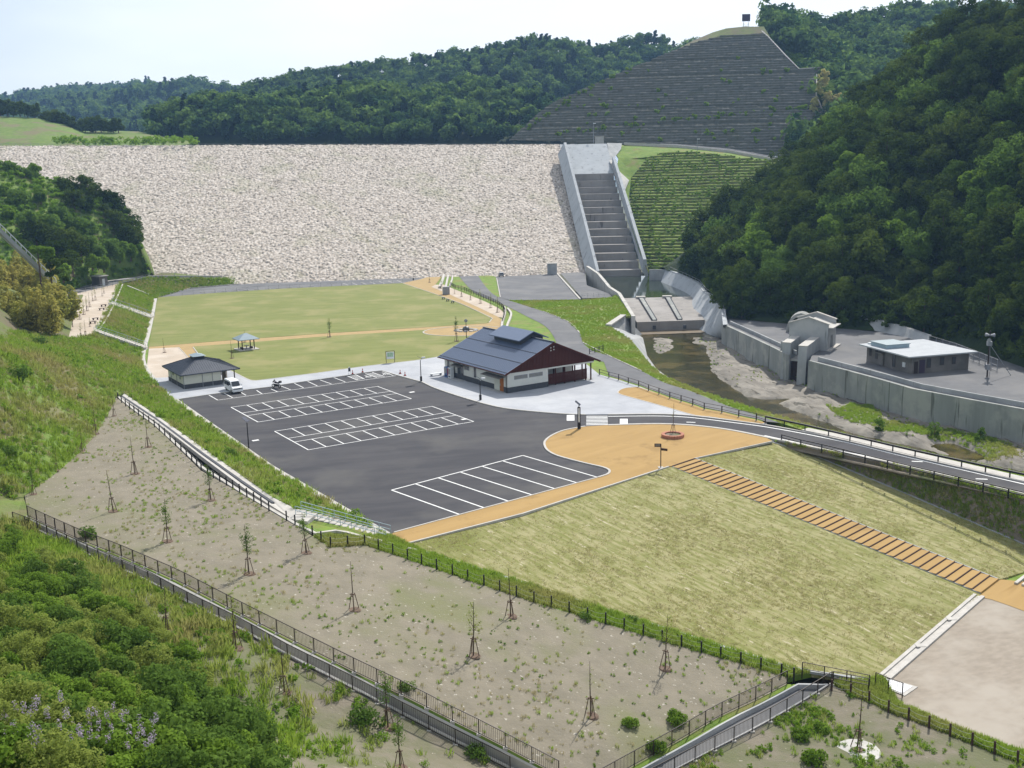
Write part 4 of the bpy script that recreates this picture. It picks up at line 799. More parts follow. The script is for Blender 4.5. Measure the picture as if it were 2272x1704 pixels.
# weir
we = thing('weir', 'low concrete weir with two slotted chutes below the spillway pool', 'weir'); c_l, c_r = G(1380, 663.5, -1.3), G(1537, 659.5, -1.3); e_l, e_r = G(1412, 713.5, -2.9), G(1562, 708.5, -2.9)
def mixp(t): return c_l+(c_r-c_l)*t, e_l+(e_r-e_l)*t
m_ = MB(); bk = np.array([0, 2.2, -.05]); v = [c_l+bk, c_r+bk, c_r, c_l, e_r, e_l, c_l+bk-[0, 0, 5], c_r+bk-[0, 0, 5]]; m_.add(v, [(0, 1, 2, 3), (3, 2, 4, 5), (6, 7, 1, 0)])
m_.build('chute_face', 'stepconcrete', we)
m_ = MB(); f_ = np.array([-.05, -1.3, 0]); m_.add([e_l+[0, 0, .05], e_r+[0, 0, .05], e_r+f_+[0, 0, .05], e_l+f_+[0, 0, .05], e_r+f_+[0, 0, -3.6], e_l+f_+[0, 0, -3.6]], [(0, 1, 2, 3), (3, 2, 4, 5)]); m_.build('sill', 'stepconcrete', we)
for t in (.235, .61):
    m_ = MB(); (a, b), (c, d) = mixp(t), mixp(t+.062); n_ = np.array([0, 0, .35]); m_.add([a+n_, c+n_, d+n_, b+n_, a-[0, 0, .3], c-[0, 0, .3], d-[0, 0, .3], b-[0, 0, .3]], [(0, 1, 2, 3), (0, 3, 7, 4), (1, 5, 6, 2), (0, 4, 5, 1), (2, 6, 7, 3)]); m_.build('fish_slot', 'concrete_wall', we)
    for tt in (t-.004, t+.062):
        a, b = mixp(tt); c, d = mixp(tt+.008); m_ = MB(); n_ = np.array([0, 0, .5]); m_.add([a+n_, c+n_, d+n_, b+n_, a-[0, 0, .2], c-[0, 0, .2], d-[0, 0, .2], b-[0, 0, .2]], [(0, 1, 2, 3), (0, 3, 7, 4), (1, 5, 6, 2), (2, 6, 7, 3)]); m_.build('slot_rail', 'base', we)
    a, b = mixp(t+.03); m_ = MB(); m_.box(a[0]-1.3, a[0]+1.3, a[1]-.6, a[1]+1.2, a[2]+.1, a[2]+.6); m_.build('slot_cap', 'kerb', we)
for x in (1450, 1519):
    q = G(x, 724, -4.2); m_ = MB(); m_.box(q[0]-.35, q[0]+.35, e_l[1]-1.75, e_l[1]-1.25, -4.7, -3.8); m_.build('outlet', 'base', we)
wa = [e_l+f_, e_r+f_, e_r+f_+np.array([-.3, -5.5, 0]), e_l+f_+np.array([.6, -5.5, 0])]; sheet('weir_apron', [(q[0], q[1], -5.16) for q in wa], 'wetapron')
# ================================================================== RIVER
wall1 = px([(1604, 718, .3), (1660, 743.5, .3), (1712, 768, .3), (1748, 786, .3)]); wall2 = px([(1796, 799.5, .3), (1870, 818.5, .3), (1950, 840, .3), (2025, 861.5, .3), (2150, 885, .3), (2272, 907, .3), (2420, 933, .3)])
bank_lo = [(1399, 753, -1.0), (1425, 790, -1.2), (1446, 812, -1.3), (1472, 834, -1.2), (1520, 855, -.9), (1617, 889, -.7), (1696, 914, -.7), (1797, 944, -.7), (1906, 972, -.7), (2050, 1004, -.7), (2272, 1051, -.7), (2420, 1085, -.7)]
bank_hi = [(1131, 667, 0), (1206, 691, 0), (1260, 713.5, 0), (1286, 738.5, 0), (1293, 760, 0), (1314, 778, 0), (1351, 789.5, 0), (1423, 823, 0), (1472, 848, 0), (1536, 869, 0), (1616, 901, 0), (1689, 924, 0), (1730, 938, 0), (1786, 955.5, 0), (1880, 975, 0), (2000, 1004, 0), (2130, 1034, 0), (2272, 1067, 0), (2420, 1102, 0)]
bo_, bov, bof = tin('river_bank', px(bank_hi)+px(bank_lo[::-1])+px([(1352, 722, -.4), (1385, 702, .1), (1400, 701, .3), (1386, 676, .4), (1371, 651, .6), (1358, 660, .2), (1287, 666, 0)]), 'grass', step=2., noise=.3, nscale=.3)
B_ = px(bank_lo); Bd = []
for i, q in enumerate(B_):
    d = B_[min(i+1, len(B_)-1)]-B_[max(i-1, 0)]; d[2] = 0; d /= np.linalg.norm(d); Bd.append(np.array([*(q-np.array([d[1], -d[0], 0])*-4.6)[:2], -6.2]) if False else np.array([*(q+np.array([-d[1], d[0], 0])*4.6)[:2], -6.2]))
m_ = MB(); n = len(B_); m_.add(list(B_)+Bd, [(i, i+1, n+i+1, n+i) for i in range(n-1)]); struct(m_.build('bank_slope', 'grass'))
rv = MB(); Lf = px([(1350, 722, -.3), (1398, 753, -.9), (1424, 790, -1.1), (1445, 812, -1.2), (1462, 826, -1.2)]); Rg = px([(1385, 701, .3), (1432, 749, -6.2), (1444, 797, -6.2), (1462, 822, -6.2), (1490, 842, -6.2)]); rv.add(Lf+Rg, [(i, i+1, 6+i, 5+i) for i in range(4)]); struct(rv.build('revetment', 'concrete'))
strip_ = MB(); strip(strip_, px([(1383, 700, .4), (1350, 722, -.2)]), 1.4, .25); struct(strip_.build('revetment_crest', 'kerb'))
gx, gy = np.meshgrid(np.arange(22, 150, .7), np.arange(92, 266, .7)); gp = np.stack([gx.ravel(), gy.ravel()], 1)
rock1 = px([(1569, 758), (1604, 752), (1660, 772), (1752, 820), (1790, 836), (1819, 852), (1822, 861), (1797, 869), (1725, 876), (1660, 876), (1616, 847), (1577, 818), (1572, 785)], -4.6)
rock2 = px([(1721, 890), (1779, 872), (1851, 864), (1942, 880), (2060, 915), (2195, 950), (2300, 975), (2420, 1000), (2420, 1060), (2340, 1052), (2249, 1030), (2195, 1021), (2105, 1006), (2050, 985), (1942, 966), (1870, 948), (1797, 916), (1747, 898)], -4.6)
rock3 = px([(1440, 742), (1500, 752), (1500, 775), (1470, 785), (1448, 790), (1442, 770)], -5); rock4 = px([(1510, 745), (1605, 745), (1600, 756), (1560, 764), (1535, 762)], -5); pond = px([(2050, 985), (2095, 975), (2140, 990), (2190, 1010), (2195, 1022), (2105, 1008)], -5)
mask = np.zeros(len(gp)); pm = np.zeros(len(gp))
for k in range(14):
    o = RNG.normal(size=2)*1.2
    mask += np.maximum(np.maximum(inside(gp+o, rock1), inside(gp+o, rock2)), .55*np.maximum(inside(gp+o, rock3), inside(gp+o, rock4)))/14; pm += inside(gp+o, pond)/14
mask = mask*(1-pm)
rot = gp@np.array([[.35, -.94], [.94, .35]]); ledge = fbm(rot[:, 0]*.09, rot[:, 1]*.5, 3); zb = -6.0+mask*1.55+fbm(gp[:, 0]*.12, gp[:, 1]*.12)*.9+np.round(ledge*5)/5*.9*mask+fbm(gp[:, 0]*.6, gp[:, 1]*.6)*.25
nx = gx.shape[1]; ny = gx.shape[0]; i = np.arange((ny-1)*nx).reshape(ny-1, nx)[:, :-1]; f = np.stack([i, i+1, i+1+nx, i+nx], -1).reshape(-1, 4)
keep_poly = [q[:2] for q in B_]+[np.array(wall2[-1][:2])+[3, 0]]+[q[:2]+np.array([.5, .3]) for q in wall2[::-1]]+[q[:2]+np.array([.5, .3]) for q in wall1[::-1]]+[RBp[-1][:2]+np.array([2, 3]), np.array([55, 262]), np.array([32, 262])]
f = f[inside(gp[f[:, 0]], keep_poly)]; struct(link('river_bed', np_mesh('river_bed', np.column_stack([gp, zb]), f, 4), 'rock', smooth=True)); RB_V = np.column_stack([gp, zb]); RB_F = np.concatenate([f[:, [0, 1, 2]], f[:, [0, 2, 3]]])
wp = [tuple([*q, -5.25]) for q in keep_poly]; sheet('river_water', wp, 'water')
# ================================================================== PLATFORM ON THE RIGHT BANK
sheet('works_yard', px([(1603, 718), (1660, 743.5), (1749, 786), (1757, 772), (1806, 775.5), (1797, 800), (1950, 840), (2025, 861.5), (2272, 907), (2420, 933), (2520, 900), (2420, 850), (2272, 815), (2100, 752), (1860, 728), (1743, 718), (1617, 708)]), 'asphalt2', z=0, thick=6)
wallpoly('retaining_wall', wall1, 'concrete_wall', -6.5, .55, 'shorter concrete river wall between the weir and the gatehouse'); wallpoly('retaining_wall', wall2, 'concrete_wall', -6.5, .55, 'long curved concrete river wall below the grey works yard')
m_ = MB(); strip(m_, [q+np.array([1.9, .9, -.3]) for q in wall2], .3, .75, base=.0); tag(m_.build('parapet_rail', 'concrete'), 'low concrete guard rail along the edge of the works yard', 'guard rail')
m_ = MB(); strip(m_, [q+np.array([1.9, 1.2, -.3]) for q in wall1], .3, .7, base=.0); tag(m_.build('parapet_rail', 'concrete'), 'low guard rail on top of the shorter river wall', 'guard rail')
rw_t = px([(1890, 724, 0), (2010, 748, 0), (2060, 762, 0)]); m_ = MB(); v = []
for q, h in zip(rw_t, (2.6, 1.6, 1.2)): v += [q, q+np.array([.8, 1.8, h]), q+np.array([1.6, 2.4, h]), q+np.array([1.6, 2.4, -1])]
m_.add(v, [(0, 4, 5, 1), (1, 5, 6, 2), (4, 8, 9, 5), (5, 9, 10, 6), (2, 6, 7, 3), (0, 1, 2, 3)]); tag(m_.build('sloped_wall', 'concrete'), 'sloping grey retaining wall behind the flat roofed building', 'wall')
m_ = MB(); v = px([(1872, 748, 0), (1892, 722, 2.9), (2040, 752, 2.6), (2040, 772, 0)])
# ================================================================== HILLS
def hill(name, ridge, Yr, base, m='forestfloor', dz=8., rows=None, noise=5, nscale=.012, nu=70, back=60):
    """ridge pixels lowered by dz (the trees stand on it); base = list of (px, py, Y)"""
    Yr = Yr if hasattr(Yr, '__len__') else [Yr]*len(ridge); rr = [D(x, y, Y)-np.array([0, 0, dz]) for (x, y), Y in zip(ridge, Yr)]; fb = [D(x, y, Y) if Y > 0 else G(x, y, -Y) for x, y, Y in base]
    return loft(name, [fb]+(rows or [])+[rr], m, nu=nu, noise=noise, nscale=nscale, back=back)
back_ridge = [(395, 290), (450, 245), (513, 202), (575, 177), (657, 156), (719, 147), (780, 141), (860, 133), (953, 122), (1061, 110), (1140, 98), (1213, 88), (1271, 95), (1343, 98), (1380, 84), (1416, 72), (1445, 74), (1488, 92), (1532, 88), (1620, 100), (1700, 110)]
h1, h1v, h1f = hill('wooded_ridge', back_ridge, 860, [(330, 318, 560), (700, 325, 540), (1000, 325, 540), (1200, 322, 560), (1350, 320, 600), (1700, 300, 680)], dz=9, noise=42, nscale=.0085, nu=110)
far_ridge = [(-120, 262), (-40, 245), (0, 236), (60, 220), (110, 213), (165, 204), (215, 200), (265, 198), (305, 187), (330, 186), (365, 196), (405, 192), (450, 198), (500, 204), (560, 215)]
h2, h2v, h2f = hill('distant_hills', far_ridge, 1700, [(-150, 320, 1100), (200, 322, 1000), (420, 322, 900), (560, 320, 950)], dz=8, noise=40, nscale=.004, nu=60)
mid_ridge = [(-60, 262), (0, 258), (90, 262), (150, 276), (190, 292), (250, 290), (310, 292), (370, 304), (420, 312)]
h3, h3v, h3f = hill('grassy_hill', mid_ridge, 560, [(-80, 345, 470), (200, 335, 472), (400, 322, 478), (440, 318, 480)], m='hillgrass', dz=0, noise=3, nu=40)
right_ridge = [(1690, 75), (1712, 36), (1740, 30), (1800, 34), (1850, 40), (1900, 30), (1960, 20), (2050, 8), (2120, 10), (2180, 14), (2260, 12), (2400, 0)]
h4, h4v, h4f = hill('green_ridge', right_ridge, [600, 610]+[650]*10, [(1700, 190, 520), (1800, 260, 500), (1900, 260, 480), (2100, 250, 470), (2400, 250, 460)], dz=8, noise=9, nscale=.012)
nr = [(1462, 600), (1500, 575), (1560, 520), (1640, 465), (1720, 425), (1775, 385), (1835, 330), (1865, 285), (1925, 245), (1985, 195), (2050, 125), (2130, 85), (2225, 50), (2350, 0), (2550, -60)]; nY = [346, 343, 342, 342, 345, 348, 350, 346, 340, 332, 322, 312, 302, 288, 272]
nf_ = px([(1478, 600, 2), (1530, 612, 1.6), (1570, 638, 1), (1614, 704, 0), (1700, 714, 0), (1862, 728, 0), (1990, 738, 0), (2110, 758, 0), (2290, 822, 0), (2500, 890, 0)])
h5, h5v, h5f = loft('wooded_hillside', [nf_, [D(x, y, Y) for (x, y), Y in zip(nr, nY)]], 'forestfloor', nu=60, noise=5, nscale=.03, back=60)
lh = [D(-140, 362, 330), D(0, 362, 335), D(75, 385, 340), (D(150, 410, 345)), D(215, 425, 348), D(270, 460, 350), D(300, 520, 345), D(322, 580, 336)]
lf = [G(-140, 640, 8), G(30, 655, 6), G(120, 648, 5), G(165, 640, 4.4), G(240, 621.5, 4), G(290, 615.5, 4), G(325, 611, 4), G(331, 611, 4.2)]
h6, h6v, h6f = loft('left_abutment_slope', [lf, lh], 'hillgrass', nu=40, noise=3, nscale=.04, back=40)
# hillside that carries the bamboo, left of the sandy shelf
lb_f = [np.array([-125, 180, 14.]), G(-40, 800, 13), G(60, 762, 6), G(150, 757, 4.2), G(165, 700, 4), G(185, 655, 4)]; lb_r = [np.array([-150, 190, 30.]), D(-60, 620, 215), D(20, 640, 225), D(90, 665, 235), D(120, 660, 245), D(160, 655, 262)]
h7, h7v, h7f = loft('bamboo_slope', [lb_f, lb_r], 'darkgrass', nu=24, noise=1, nscale=.05, back=20)
# --- crib covered hill
def crib(ga, gb):
    r = np.mod(gb+.02*ga, 1.9)/1.9; c = np.mod(ga, 2.2)/2.2; fr = (r < .22)|(c < .2); h = np.where(r < .22, .38, np.where(c < .2, .16, 0.)); t = np.where(r < .22, .7+.25*vnoise(ga*.9, gb*.5), np.where(c < .2, .36, .1+.4*vnoise(ga*1.3, gb*1.3)))
    berm = np.mod(gb+.02*ga+3, 12.)/12.; t = np.where(berm < .1, .45, t); return h-np.where(berm < .1, .7, 0)+.4*fbm(ga*.02, gb*.02), t
def on3(P3): return [D(x, y, Y) for x, y, Y in P3]
crib_b = on3([(1135, 309, 472), (1372, 322, 463), (1500, 324, 457), (1722, 350, 440)]); cp0 = crib_b[1]; cn = np.array([-.12, -.62, .775]); cn /= np.linalg.norm(cn)
def OC(x, y): return GP(x, y, cp0, cn)
co = [OC(1130, 311), OC(1200, 246), OC(1230, 226), OC(1400, 151), OC(1536, 96), OC(1600, 80), OC(1695, 74), OC(1705, 82), OC(1740, 122), OC(1772, 153), OC(1824, 149), OC(1808, 165), OC(1810, 212), OC(1830, 262), OC(1765, 350), OC(1500, 330), OC(1360, 318)]
ch_ = thing('crib_slope', 'grey hillside faced with a grid of concrete crib frames above the spillway', 'retaining slope')
o_, crv = plane_grid('frame_grid', co, 'crib', .42, .36, crib); o_.parent = ch_
m_ = MB()
for pts_ in ([(1690, 70), (1705, 83), (1742, 123), (1773, 154), (1826, 150)], [(1812, 166), (1811, 212), (1832, 262)]): strip(m_, [OC(*q)+cn*.2 for q in pts_], .5, .25)
m_.build('edge_gutter', 'kerb', ch_)
m_ = MB(); crest = [OC(x, y) for x, y in ((1500, 112), (1536, 97), (1580, 82), (1610, 78), (1650, 76), (1695, 75), (1708, 84))]; ct = [q+np.array([2, 9, h_]) for q, h_ in zip(crest, (1.5, 2.5, 3.2, 4.2, 4.6, 4.4, 2))]; crest = [q+np.array([-.4, -1.5, -1.]) for q in crest]; cb_ = [q+np.array([4, 60, -10]) for q in ct]
k_ = len(crest); m_.add(crest+ct+cb_, [(i, i+1, k_+i+1, k_+i) for i in range(k_-1)]+[(k_+i, k_+i+1, 2*k_+i+1, 2*k_+i) for i in range(k_-1)]); struct(m_.build('hilltop', 'darkgrass'))
# --- green terraced slope and the road over it
def terr(ga, gb):
    r = np.mod(gb+.5*fbm(ga*.05, gb*0), 2.1)/2.1; b9 = np.mod(gb+1, 10.5)/10.5; n_ = fbm(ga*.35, gb*.35); return np.where(r < .5, .55*(1-r*.6), .05)+.4*n_+.5*fbm(ga*.06, gb*.06)-np.where(b9 < .12, .6, 0), np.clip(np.where(r < .55, .75, .15)+n_*.8, 0, 1)
gp0 = D(1480, 330, 440); gn = np.array([-.15, -.5, .85]); gn /= np.linalg.norm(gn)
def OG(x, y): return GP(x, y, gp0, gn)
go = [OG(1400, 395), OG(1435, 352), OG(1472, 338), OG(1560, 340), OG(1735, 362), OG(1700, 420), OG(1600, 520), OG(1500, 610), OG(1440, 606), OG(1425, 560), OG(1410, 500), OG(1395, 440)]
tg = thing('terraced_slope', 'green terraced cutting between the spillway and the dark wooded hillside', 'slope'); o_, tgv = plane_grid('terrace_steps', go, 'terraced', .6, .3, terr); o_.parent = tg
tq = lambda *P3: on3(P3)
a_ = tin('cut_slope', tq((1352, 322, 463), (1375, 321, 462), (1560, 340, 446), (1472, 338, 443), (1435, 352, 437), (1400, 395, 424), (1395, 440, 408), (1425, 560, 372), (1440, 606, 352), (1420, 560, 360), (1394, 480, 388), (1383, 430, 404), (1372, 400, 415), (1366, 385, 425), (1372, 350, 440)), 'grass', step=4, noise=.6)[0]
sheet('upper_road', tq((1385, 320.5, 462), (1500, 326, 452), (1620, 338, 440), (1735, 358, 425), (1735, 350, 428), (1620, 330, 444), (1500, 319.5, 456), (1385, 317, 466)), 'asphalt2', thick=1.)
vg = tq((1385, 320.6, 462), (1500, 326.2, 452), (1620, 338.2, 440), (1740, 358.5, 425)); vh = [OG(x, y) for x, y in ((1400, 352), (1480, 345), (1600, 348), (1745, 374))]; struct(link('road_verge', (lambda me: (me.from_pydata([tuple(q) for q in vg+vh], [], [(i, i+1, 5+i, 4+i) for i in range(3)]), me)[1])(bpy.data.meshes.new('road_verge')), 'grass'))
m_ = MB(); strip(m_, tq((1385, 321, 461), (1500, 327, 451), (1620, 339, 439), (1735, 360, 424)), .5, 1.0); tag(m_.build('roadside_rail', 'kerb'), 'pale guard rail along the high road over the terraced slope', 'guard rail')
m_ = MB(); a, b, c, d, e = tq((1347, 317, 452), (1380, 318, 460), (1378, 330, 452), (1362, 352, 440), (1354, 356, 436)); m_.add([a, b, c, d, e, a-[0, 0, 12], e-[0, 0, 6]], [(0, 1, 2, 3, 4), (0, 4, 6, 5)]); tag(m_.build('wing_wall', 'concrete'), 'grey concrete wing wall at the top of the spillway', 'wall')
sheet('concrete_slope', tq((1352, 355, 434), (1364, 354, 436), (1372, 378, 426), (1396, 400, 420), (1386, 424, 408), (1376, 418, 406)), 'concrete_pale')

# ================================================================== COMMUNITY HALL
hall = thing('hall', 'white hall with blue grey gabled roof, rooftop vent and dark red timber gable', 'building', uv(86.7, 136.8)+[0, 0, .1], YAW+R(.9))
HW, HL, HE, HR = 17.3, 20.0, 3.55, 7.3; sl_ = (HR-HE)/(HW/2)
m_ = MB(); gab = [(0, .9), (7.9, .9), (7.9, 3.2), (HW, 3.2), (HW, HE), (HW/2, HR-.05), (0, HE)]
m_.box(0, .2, 0, HL, .9, HE-.02); m_.box(.2, 7.9, 0, .2, .9, 3.2); m_.box(7.7, 7.9, .2, 6, .1, 3.2); m_.box(7.9, HW-.3, 5.8, 6, 0, 3.3); m_.box(HW-.2, HW, 6, HL, 0, HE-.02); m_.prism([(.2, 0), (HW-.2, 0), (HW-.2, HE), (HW/2, HR-.15), (.2, HE)], 'y', HL-.2, HL)
m_.build('wall', 'white', hall)
m_ = MB(); m_.box(-.06, .2, -.06, 2.3, 0, .9); m_.box(-.06, .2, 4.0, HL, 0, .9); m_.box(.2, 7.9, -.06, .2, 0, .9); m_.build('plinth', 'base', hall)
roof = MB()
for s_ in (-1, 1):
    e = (-.95 if s_ < 0 else HW+.95); ze = HE-.95*sl_+.12; xr = HW/2
    roof.add([(e, -.7, ze), (e, HL+.7, ze), (xr, HL+.7, HR+.12), (xr, -.7, HR+.12), (e, -.7, ze-.2), (e, HL+.7, ze-.2), (xr, HL+.7, HR-.08), (xr, -.7, HR-.08)], [(0, 1, 2, 3), (4, 7, 6, 5), (0, 4, 5, 1), (0, 3, 7, 4), (1, 5, 6, 2)])
rf = roof.build('roof', 'roof', hall)
m_ = MB()
for t in np.linspace(0, 1, 46)[1:-1]:
    y = -.7+(HL+1.4)*t
    m_.bar((-.95, y, HE-.95*sl_+.13), (HW/2, y, HR+.13), .05, .04)
for t in (.045, .34, .64):
    x = -.95+(HW/2+.95)*t; z = HE-.95*sl_+.14+(x+.95)*sl_; m_.bar((x, -.7, z), (x, HL+.7, z), .1, .07)
m_.bar((HW/2, -.75, HR+.17), (HW/2, HL+.75, HR+.17), .3, .12); m_.build('seam', 'roofdark', rf)
m_ = MB()
for s_ in (-1, 1):
    e = (-.95 if s_ < 0 else HW+.95); m_.bar((e, -.72, HE-.95*sl_-.02), (HW/2, -.72, HR-.02), .06, .3)
m_.bar((-1.0, -.7, HE-.95*sl_), (-1.0, HL+.7, HE-.95*sl_), .12, .12); m_.bar((HW+1.0, -.7, HE-.95*sl_), (HW+1.0, HL+.7, HE-.95*sl_), .12, .12); m_.build('fascia', 'redwood', rf)
mon = MB(); x0, x1, y0, y1 = HW/2-2.3, HW/2+2.3, 5.6, 13.6; zb = HR-2.3*sl_; mon.prism([(x0, zb-.1), (x1, zb-.1), (x1, zb+1.15), (HW/2, zb+1.15+2.3*sl_), (x0, zb+1.15)], 'y', y0, y1); mv = mon.build('roof_monitor', 'base', rf)
m_ = MB()
for s_ in (-1, 1):
    e = HW/2+s_*3.0; z = zb+1.15-.7*sl_+.1; zr = zb+1.15+2.3*sl_+.1
    m_.add([(e, y0-.7, z), (e, y1+.7, z), (HW/2, y1+.7, zr), (HW/2, y0-.7, zr), (e, y0-.7, z-.15), (e, y1+.7, z-.15), (HW/2, y1+.7, zr-.15), (HW/2, y0-.7, zr-.15)], [(0, 1, 2, 3), (4, 7, 6, 5), (0, 4, 5, 1), (0, 3, 7, 4), (1, 5, 6, 2)])
m_.build('monitor_roof', 'roof', rf)
m_ = MB(); m_.prism([(-.05, 3.22), (HW+.05, 3.22), (HW+.05, HE), (HW/2, HR-.05), (-.05, HE)], 'y', -.16, .16)
for x in np.linspace(.3, HW-.3, 58):
    zt = HE+min(x, HW-x)*sl_-.1; m_.box(x-.03, x+.03, -.2, -.16, 3.24, zt)
m_.build('timber_gable', 'redwood', hall)
for x, z in ((8.3, 5.9), (8.9, 6.0), (8.3, 6.35), (8.9, 6.45)): m_ = MB(); m_.box(x, x+.18, -.24, -.2, z, z+.18); m_.build('gable_vent', 'white', hall)
m_ = MB(); m_.box(7.9, HW, -.1, .12, 2.95, 3.2); m_.build('porch_beam', 'white', hall)
m_ = MB()
for x in np.linspace(8.0, 15.9, 54): m_.box(x, x+.1, .1, .16, .3, 2.05)
for z in (.4, 1.2, 1.95): m_.box(7.95, 16.05, .16, .22, z-.05, z+.05)
m_.build('porch_screen', 'redwood', hall)
for x, y in ((9.6, .3), (11.5, .3), (13.6, .3), (15.9, .3), (16.9, .2), (16.9, 2.6), (16.9, 5.3), (11.2, 3), (13.2, 3)):
    m_ = MB(); m_.box(x-.09, x+.09, y-.09, y+.09, 0, 3.1); m_.build('porch_post', 'redwood', hall)
m_ = MB(); m_.box(7.9, HW, .2, 5.8, -.06, .06); m_.build('porch_floor', 'concrete', hall)
def window(parent, fr, x0, x1, y0, y1, z0, z1, axis, bars=0, gm='glass'):
    """opening in a wall: proud frame and a pane as its sub-part; axis the wall normal ('x' or 'y')"""
    w_ = MB(); t = .07; p = MB()
    if axis == 'y':
        for a in ((x0-t, x1+t, z0-t, z0), (x0-t, x1+t, z1, z1+t), (x0-t, x0, z0, z1), (x1, x1+t, z0, z1)): w_.box(a[0], a[1], y0, y1, a[2], a[3])
        for k in range(bars): xx = x0+(x1-x0)*(k+1)/(bars+1); w_.box(xx-.03, xx+.03, y0, y1, z0, z1)
        p.box(x0, x1, y0+.02, y1-.01, z0, z1)
    else:
        for a in ((y0-t, y1+t, z0-t, z0), (y0-t, y1+t, z1, z1+t), (y0-t, y0, z0, z1), (y1, y1+t, z0, z1)): w_.box(x0, x1, a[0], a[1], a[2], a[3])
        for k in range(bars): yy = y0+(y1-y0)*(k+1)/(bars+1); w_.box(x0, x1, yy-.03, yy+.03, z0, z1)
        p.box(x0+.02, x1-.01, y0, y1, z0, z1)
    o = w_.build('window', fr, parent); p.build('pane', gm, o); return o
window(hall, 'steel', 1.3, 3.75, -.05, .02, 2.1, 2.6, 'y', 2, 'paleglass'); window(hall, 'steel', 4.2, 6.75, -.05, .02, 2.1, 2.6, 'y', 2, 'paleglass')
for y0, y1, z0, z1 in ((9.6, 10.2, 1.1, 2.7), (11.8, 13.2, 2.0, 2.6), (13.7, 15.6, .1, 2.3), (18.4, 19.0, 1.3, 2.7)): window(hall, 'steel', -.05, .02, y0, y1, z0, z1, 'x', 1 if y1-y0 > 1.5 else 0)
m_ = MB(); m_.box(-.07, .05, 1.2, 2.25, .02, 2.25); d_ = m_.build('door', 'orangewood', hall); m_ = MB(); m_.box(-.14, -.07, 2.05, 2.12, .9, 1.3); m_.build('handle', 'steel', d_)
m_ = MB(); m_.box(-.03, .1, 2.4, 4.0, .02, 2.3); m_.build('shutter', 'creme', hall)
for y0, y1, z in ((.7, 6.4, 2.5), (13.2, 16.2, 2.55)):
    m_ = MB(); m_.add([(-1.2, y0, z-.12), (-1.2, y1, z-.12), (0, y1, z+.08), (0, y0, z+.08), (-1.2, y0, z-.18), (-1.2, y1, z-.18), (0, y1, z), (0, y0, z)], [(0, 3, 2, 1), (4, 5, 6, 7), (0, 1, 5, 4), (0, 4, 7, 3), (1, 2, 6, 5)]); m_.build('door_canopy', 'greyblock', hall)
for y in (.3, 16.6): m_ = MB(); m_.bar((-.12, y, 0), (-.12, y, 3.2), .09); m_.build('downpipe', 'brownmetal', hall)
for x, y0, y1 in ((-1.5, 13, 17), (-1, .8, 6.6)): m_ = MB(); m_.box(x, 0, y0, y1, -.05, .06); m_.build('doorstep', 'concrete', hall)
def hpt(x, y, z=0): return np.array(hall.matrix_basis @ Vector((x, y, z)))
for y, mm, lb_ in ((17.9, 'blueplastic', 'blue drinks vending machine against the hall wall'), (16.7, 'lampwhite', 'white drinks vending machine with red stripe against the hall wall')):
    v_ = thing('vending_machine', lb_, 'vending machine', hpt(-.75, y), YAW+R(.9), 'vending machines by the hall'); m_ = MB(); m_.box(-.35, .35, -.5, .5, 0, 1.83); m_.build('cabinet', mm, v_, bevel=.03)
    m_ = MB(); m_.box(-.38, -.35, -.42, .25, .75, 1.7); m_.build('display_window', 'paleglass', v_); m_ = MB(); m_.box(-.375, -.35, .3, .46, .5, 1.7); m_.build('coin_panel', 'red' if mm == 'lampwhite' else 'steel', v_); m_ = MB(); m_.box(-.37, -.35, -.35, .2, .25, .45); m_.build('delivery_slot', 'black', v_)
b_ = thing('bench', 'low white bench on the paving by the left end of the hall', 'bench', hpt(-1.6, 20.4), YAW); m_ = MB(); m_.box(-1.1, 1.1, -.35, .35, .38, .45); m_.build('seat', 'lampwhite', b_)
for x in (-.9, .9): m_ = MB(); m_.box(x-.06, x+.06, -.3, .3, 0, .38); m_.build('leg', 'steel', b_)

# ================================================================== TOILETS
to = thing('toilet_block', 'small cream toilet block with dark hipped roof at the left of the car park', 'building', uv(45.7, 174.0)+[0, 0, .1], YAW)
m_ = MB(); TW, TL = 6.4, 9.6
m_.box(0, TW, 0, .18, .75, 2.45); m_.box(0, .18, .18, TL-.18, .75, 2.45); m_.box(0, TW, TL-.18, TL, 0, 2.45); m_.box(TW-.18, TW, .18, TL-.18, 0, 2.45); m_.build('wall', 'creme', to)
m_ = MB(); m_.box(-.05, TW+.05, -.05, .18, 0, .75); m_.box(-.05, .18, .18, TL, 0, .75); m_.build('plinth', 'base', to)
for x in (.02, 3.2, 4.9): m_ = MB(); m_.box(x-.04, x+.04, -.09, 0, 0, 2.45); m_.build('panel_trim', 'steel', to)
for y in (4, 7.5): m_ = MB(); m_.box(-.09, 0, y-.04, y+.04, 0, 2.45); m_.build('panel_trim', 'steel', to)
ze, za = 2.55, 4.55; c = [(-.75, -.8, ze), (9.55, -.8, ze), (9.55, TL+.9, ze), (-.75, TL+.9, ze)]; a_, b__ = (3.9, 3.7, za), (3.9, 5.4, za)
m_ = MB(); m_.add(c+[a_, b__]+[(q[0], q[1], ze-.18) for q in c], [(0, 1, 4), (1, 2, 5, 4), (2, 3, 5), (3, 0, 4, 5), (0, 6, 7, 1), (1, 7, 8, 2), (2, 8, 9, 3), (3, 9, 6, 0), (9, 8, 7, 6)]); rf = m_.build('roof', 'roofdark', to)
m_ = MB()
for x in np.linspace(-.5, 9.3, 26):
    t = (x+.75)/(3.9+.75) if x < 3.9 else (9.55-x)/(9.55-3.9); m_.bar((x, -.8, ze+.02), (x, -.8+4.5*t, ze+2.0*t+.02), .05, .05)
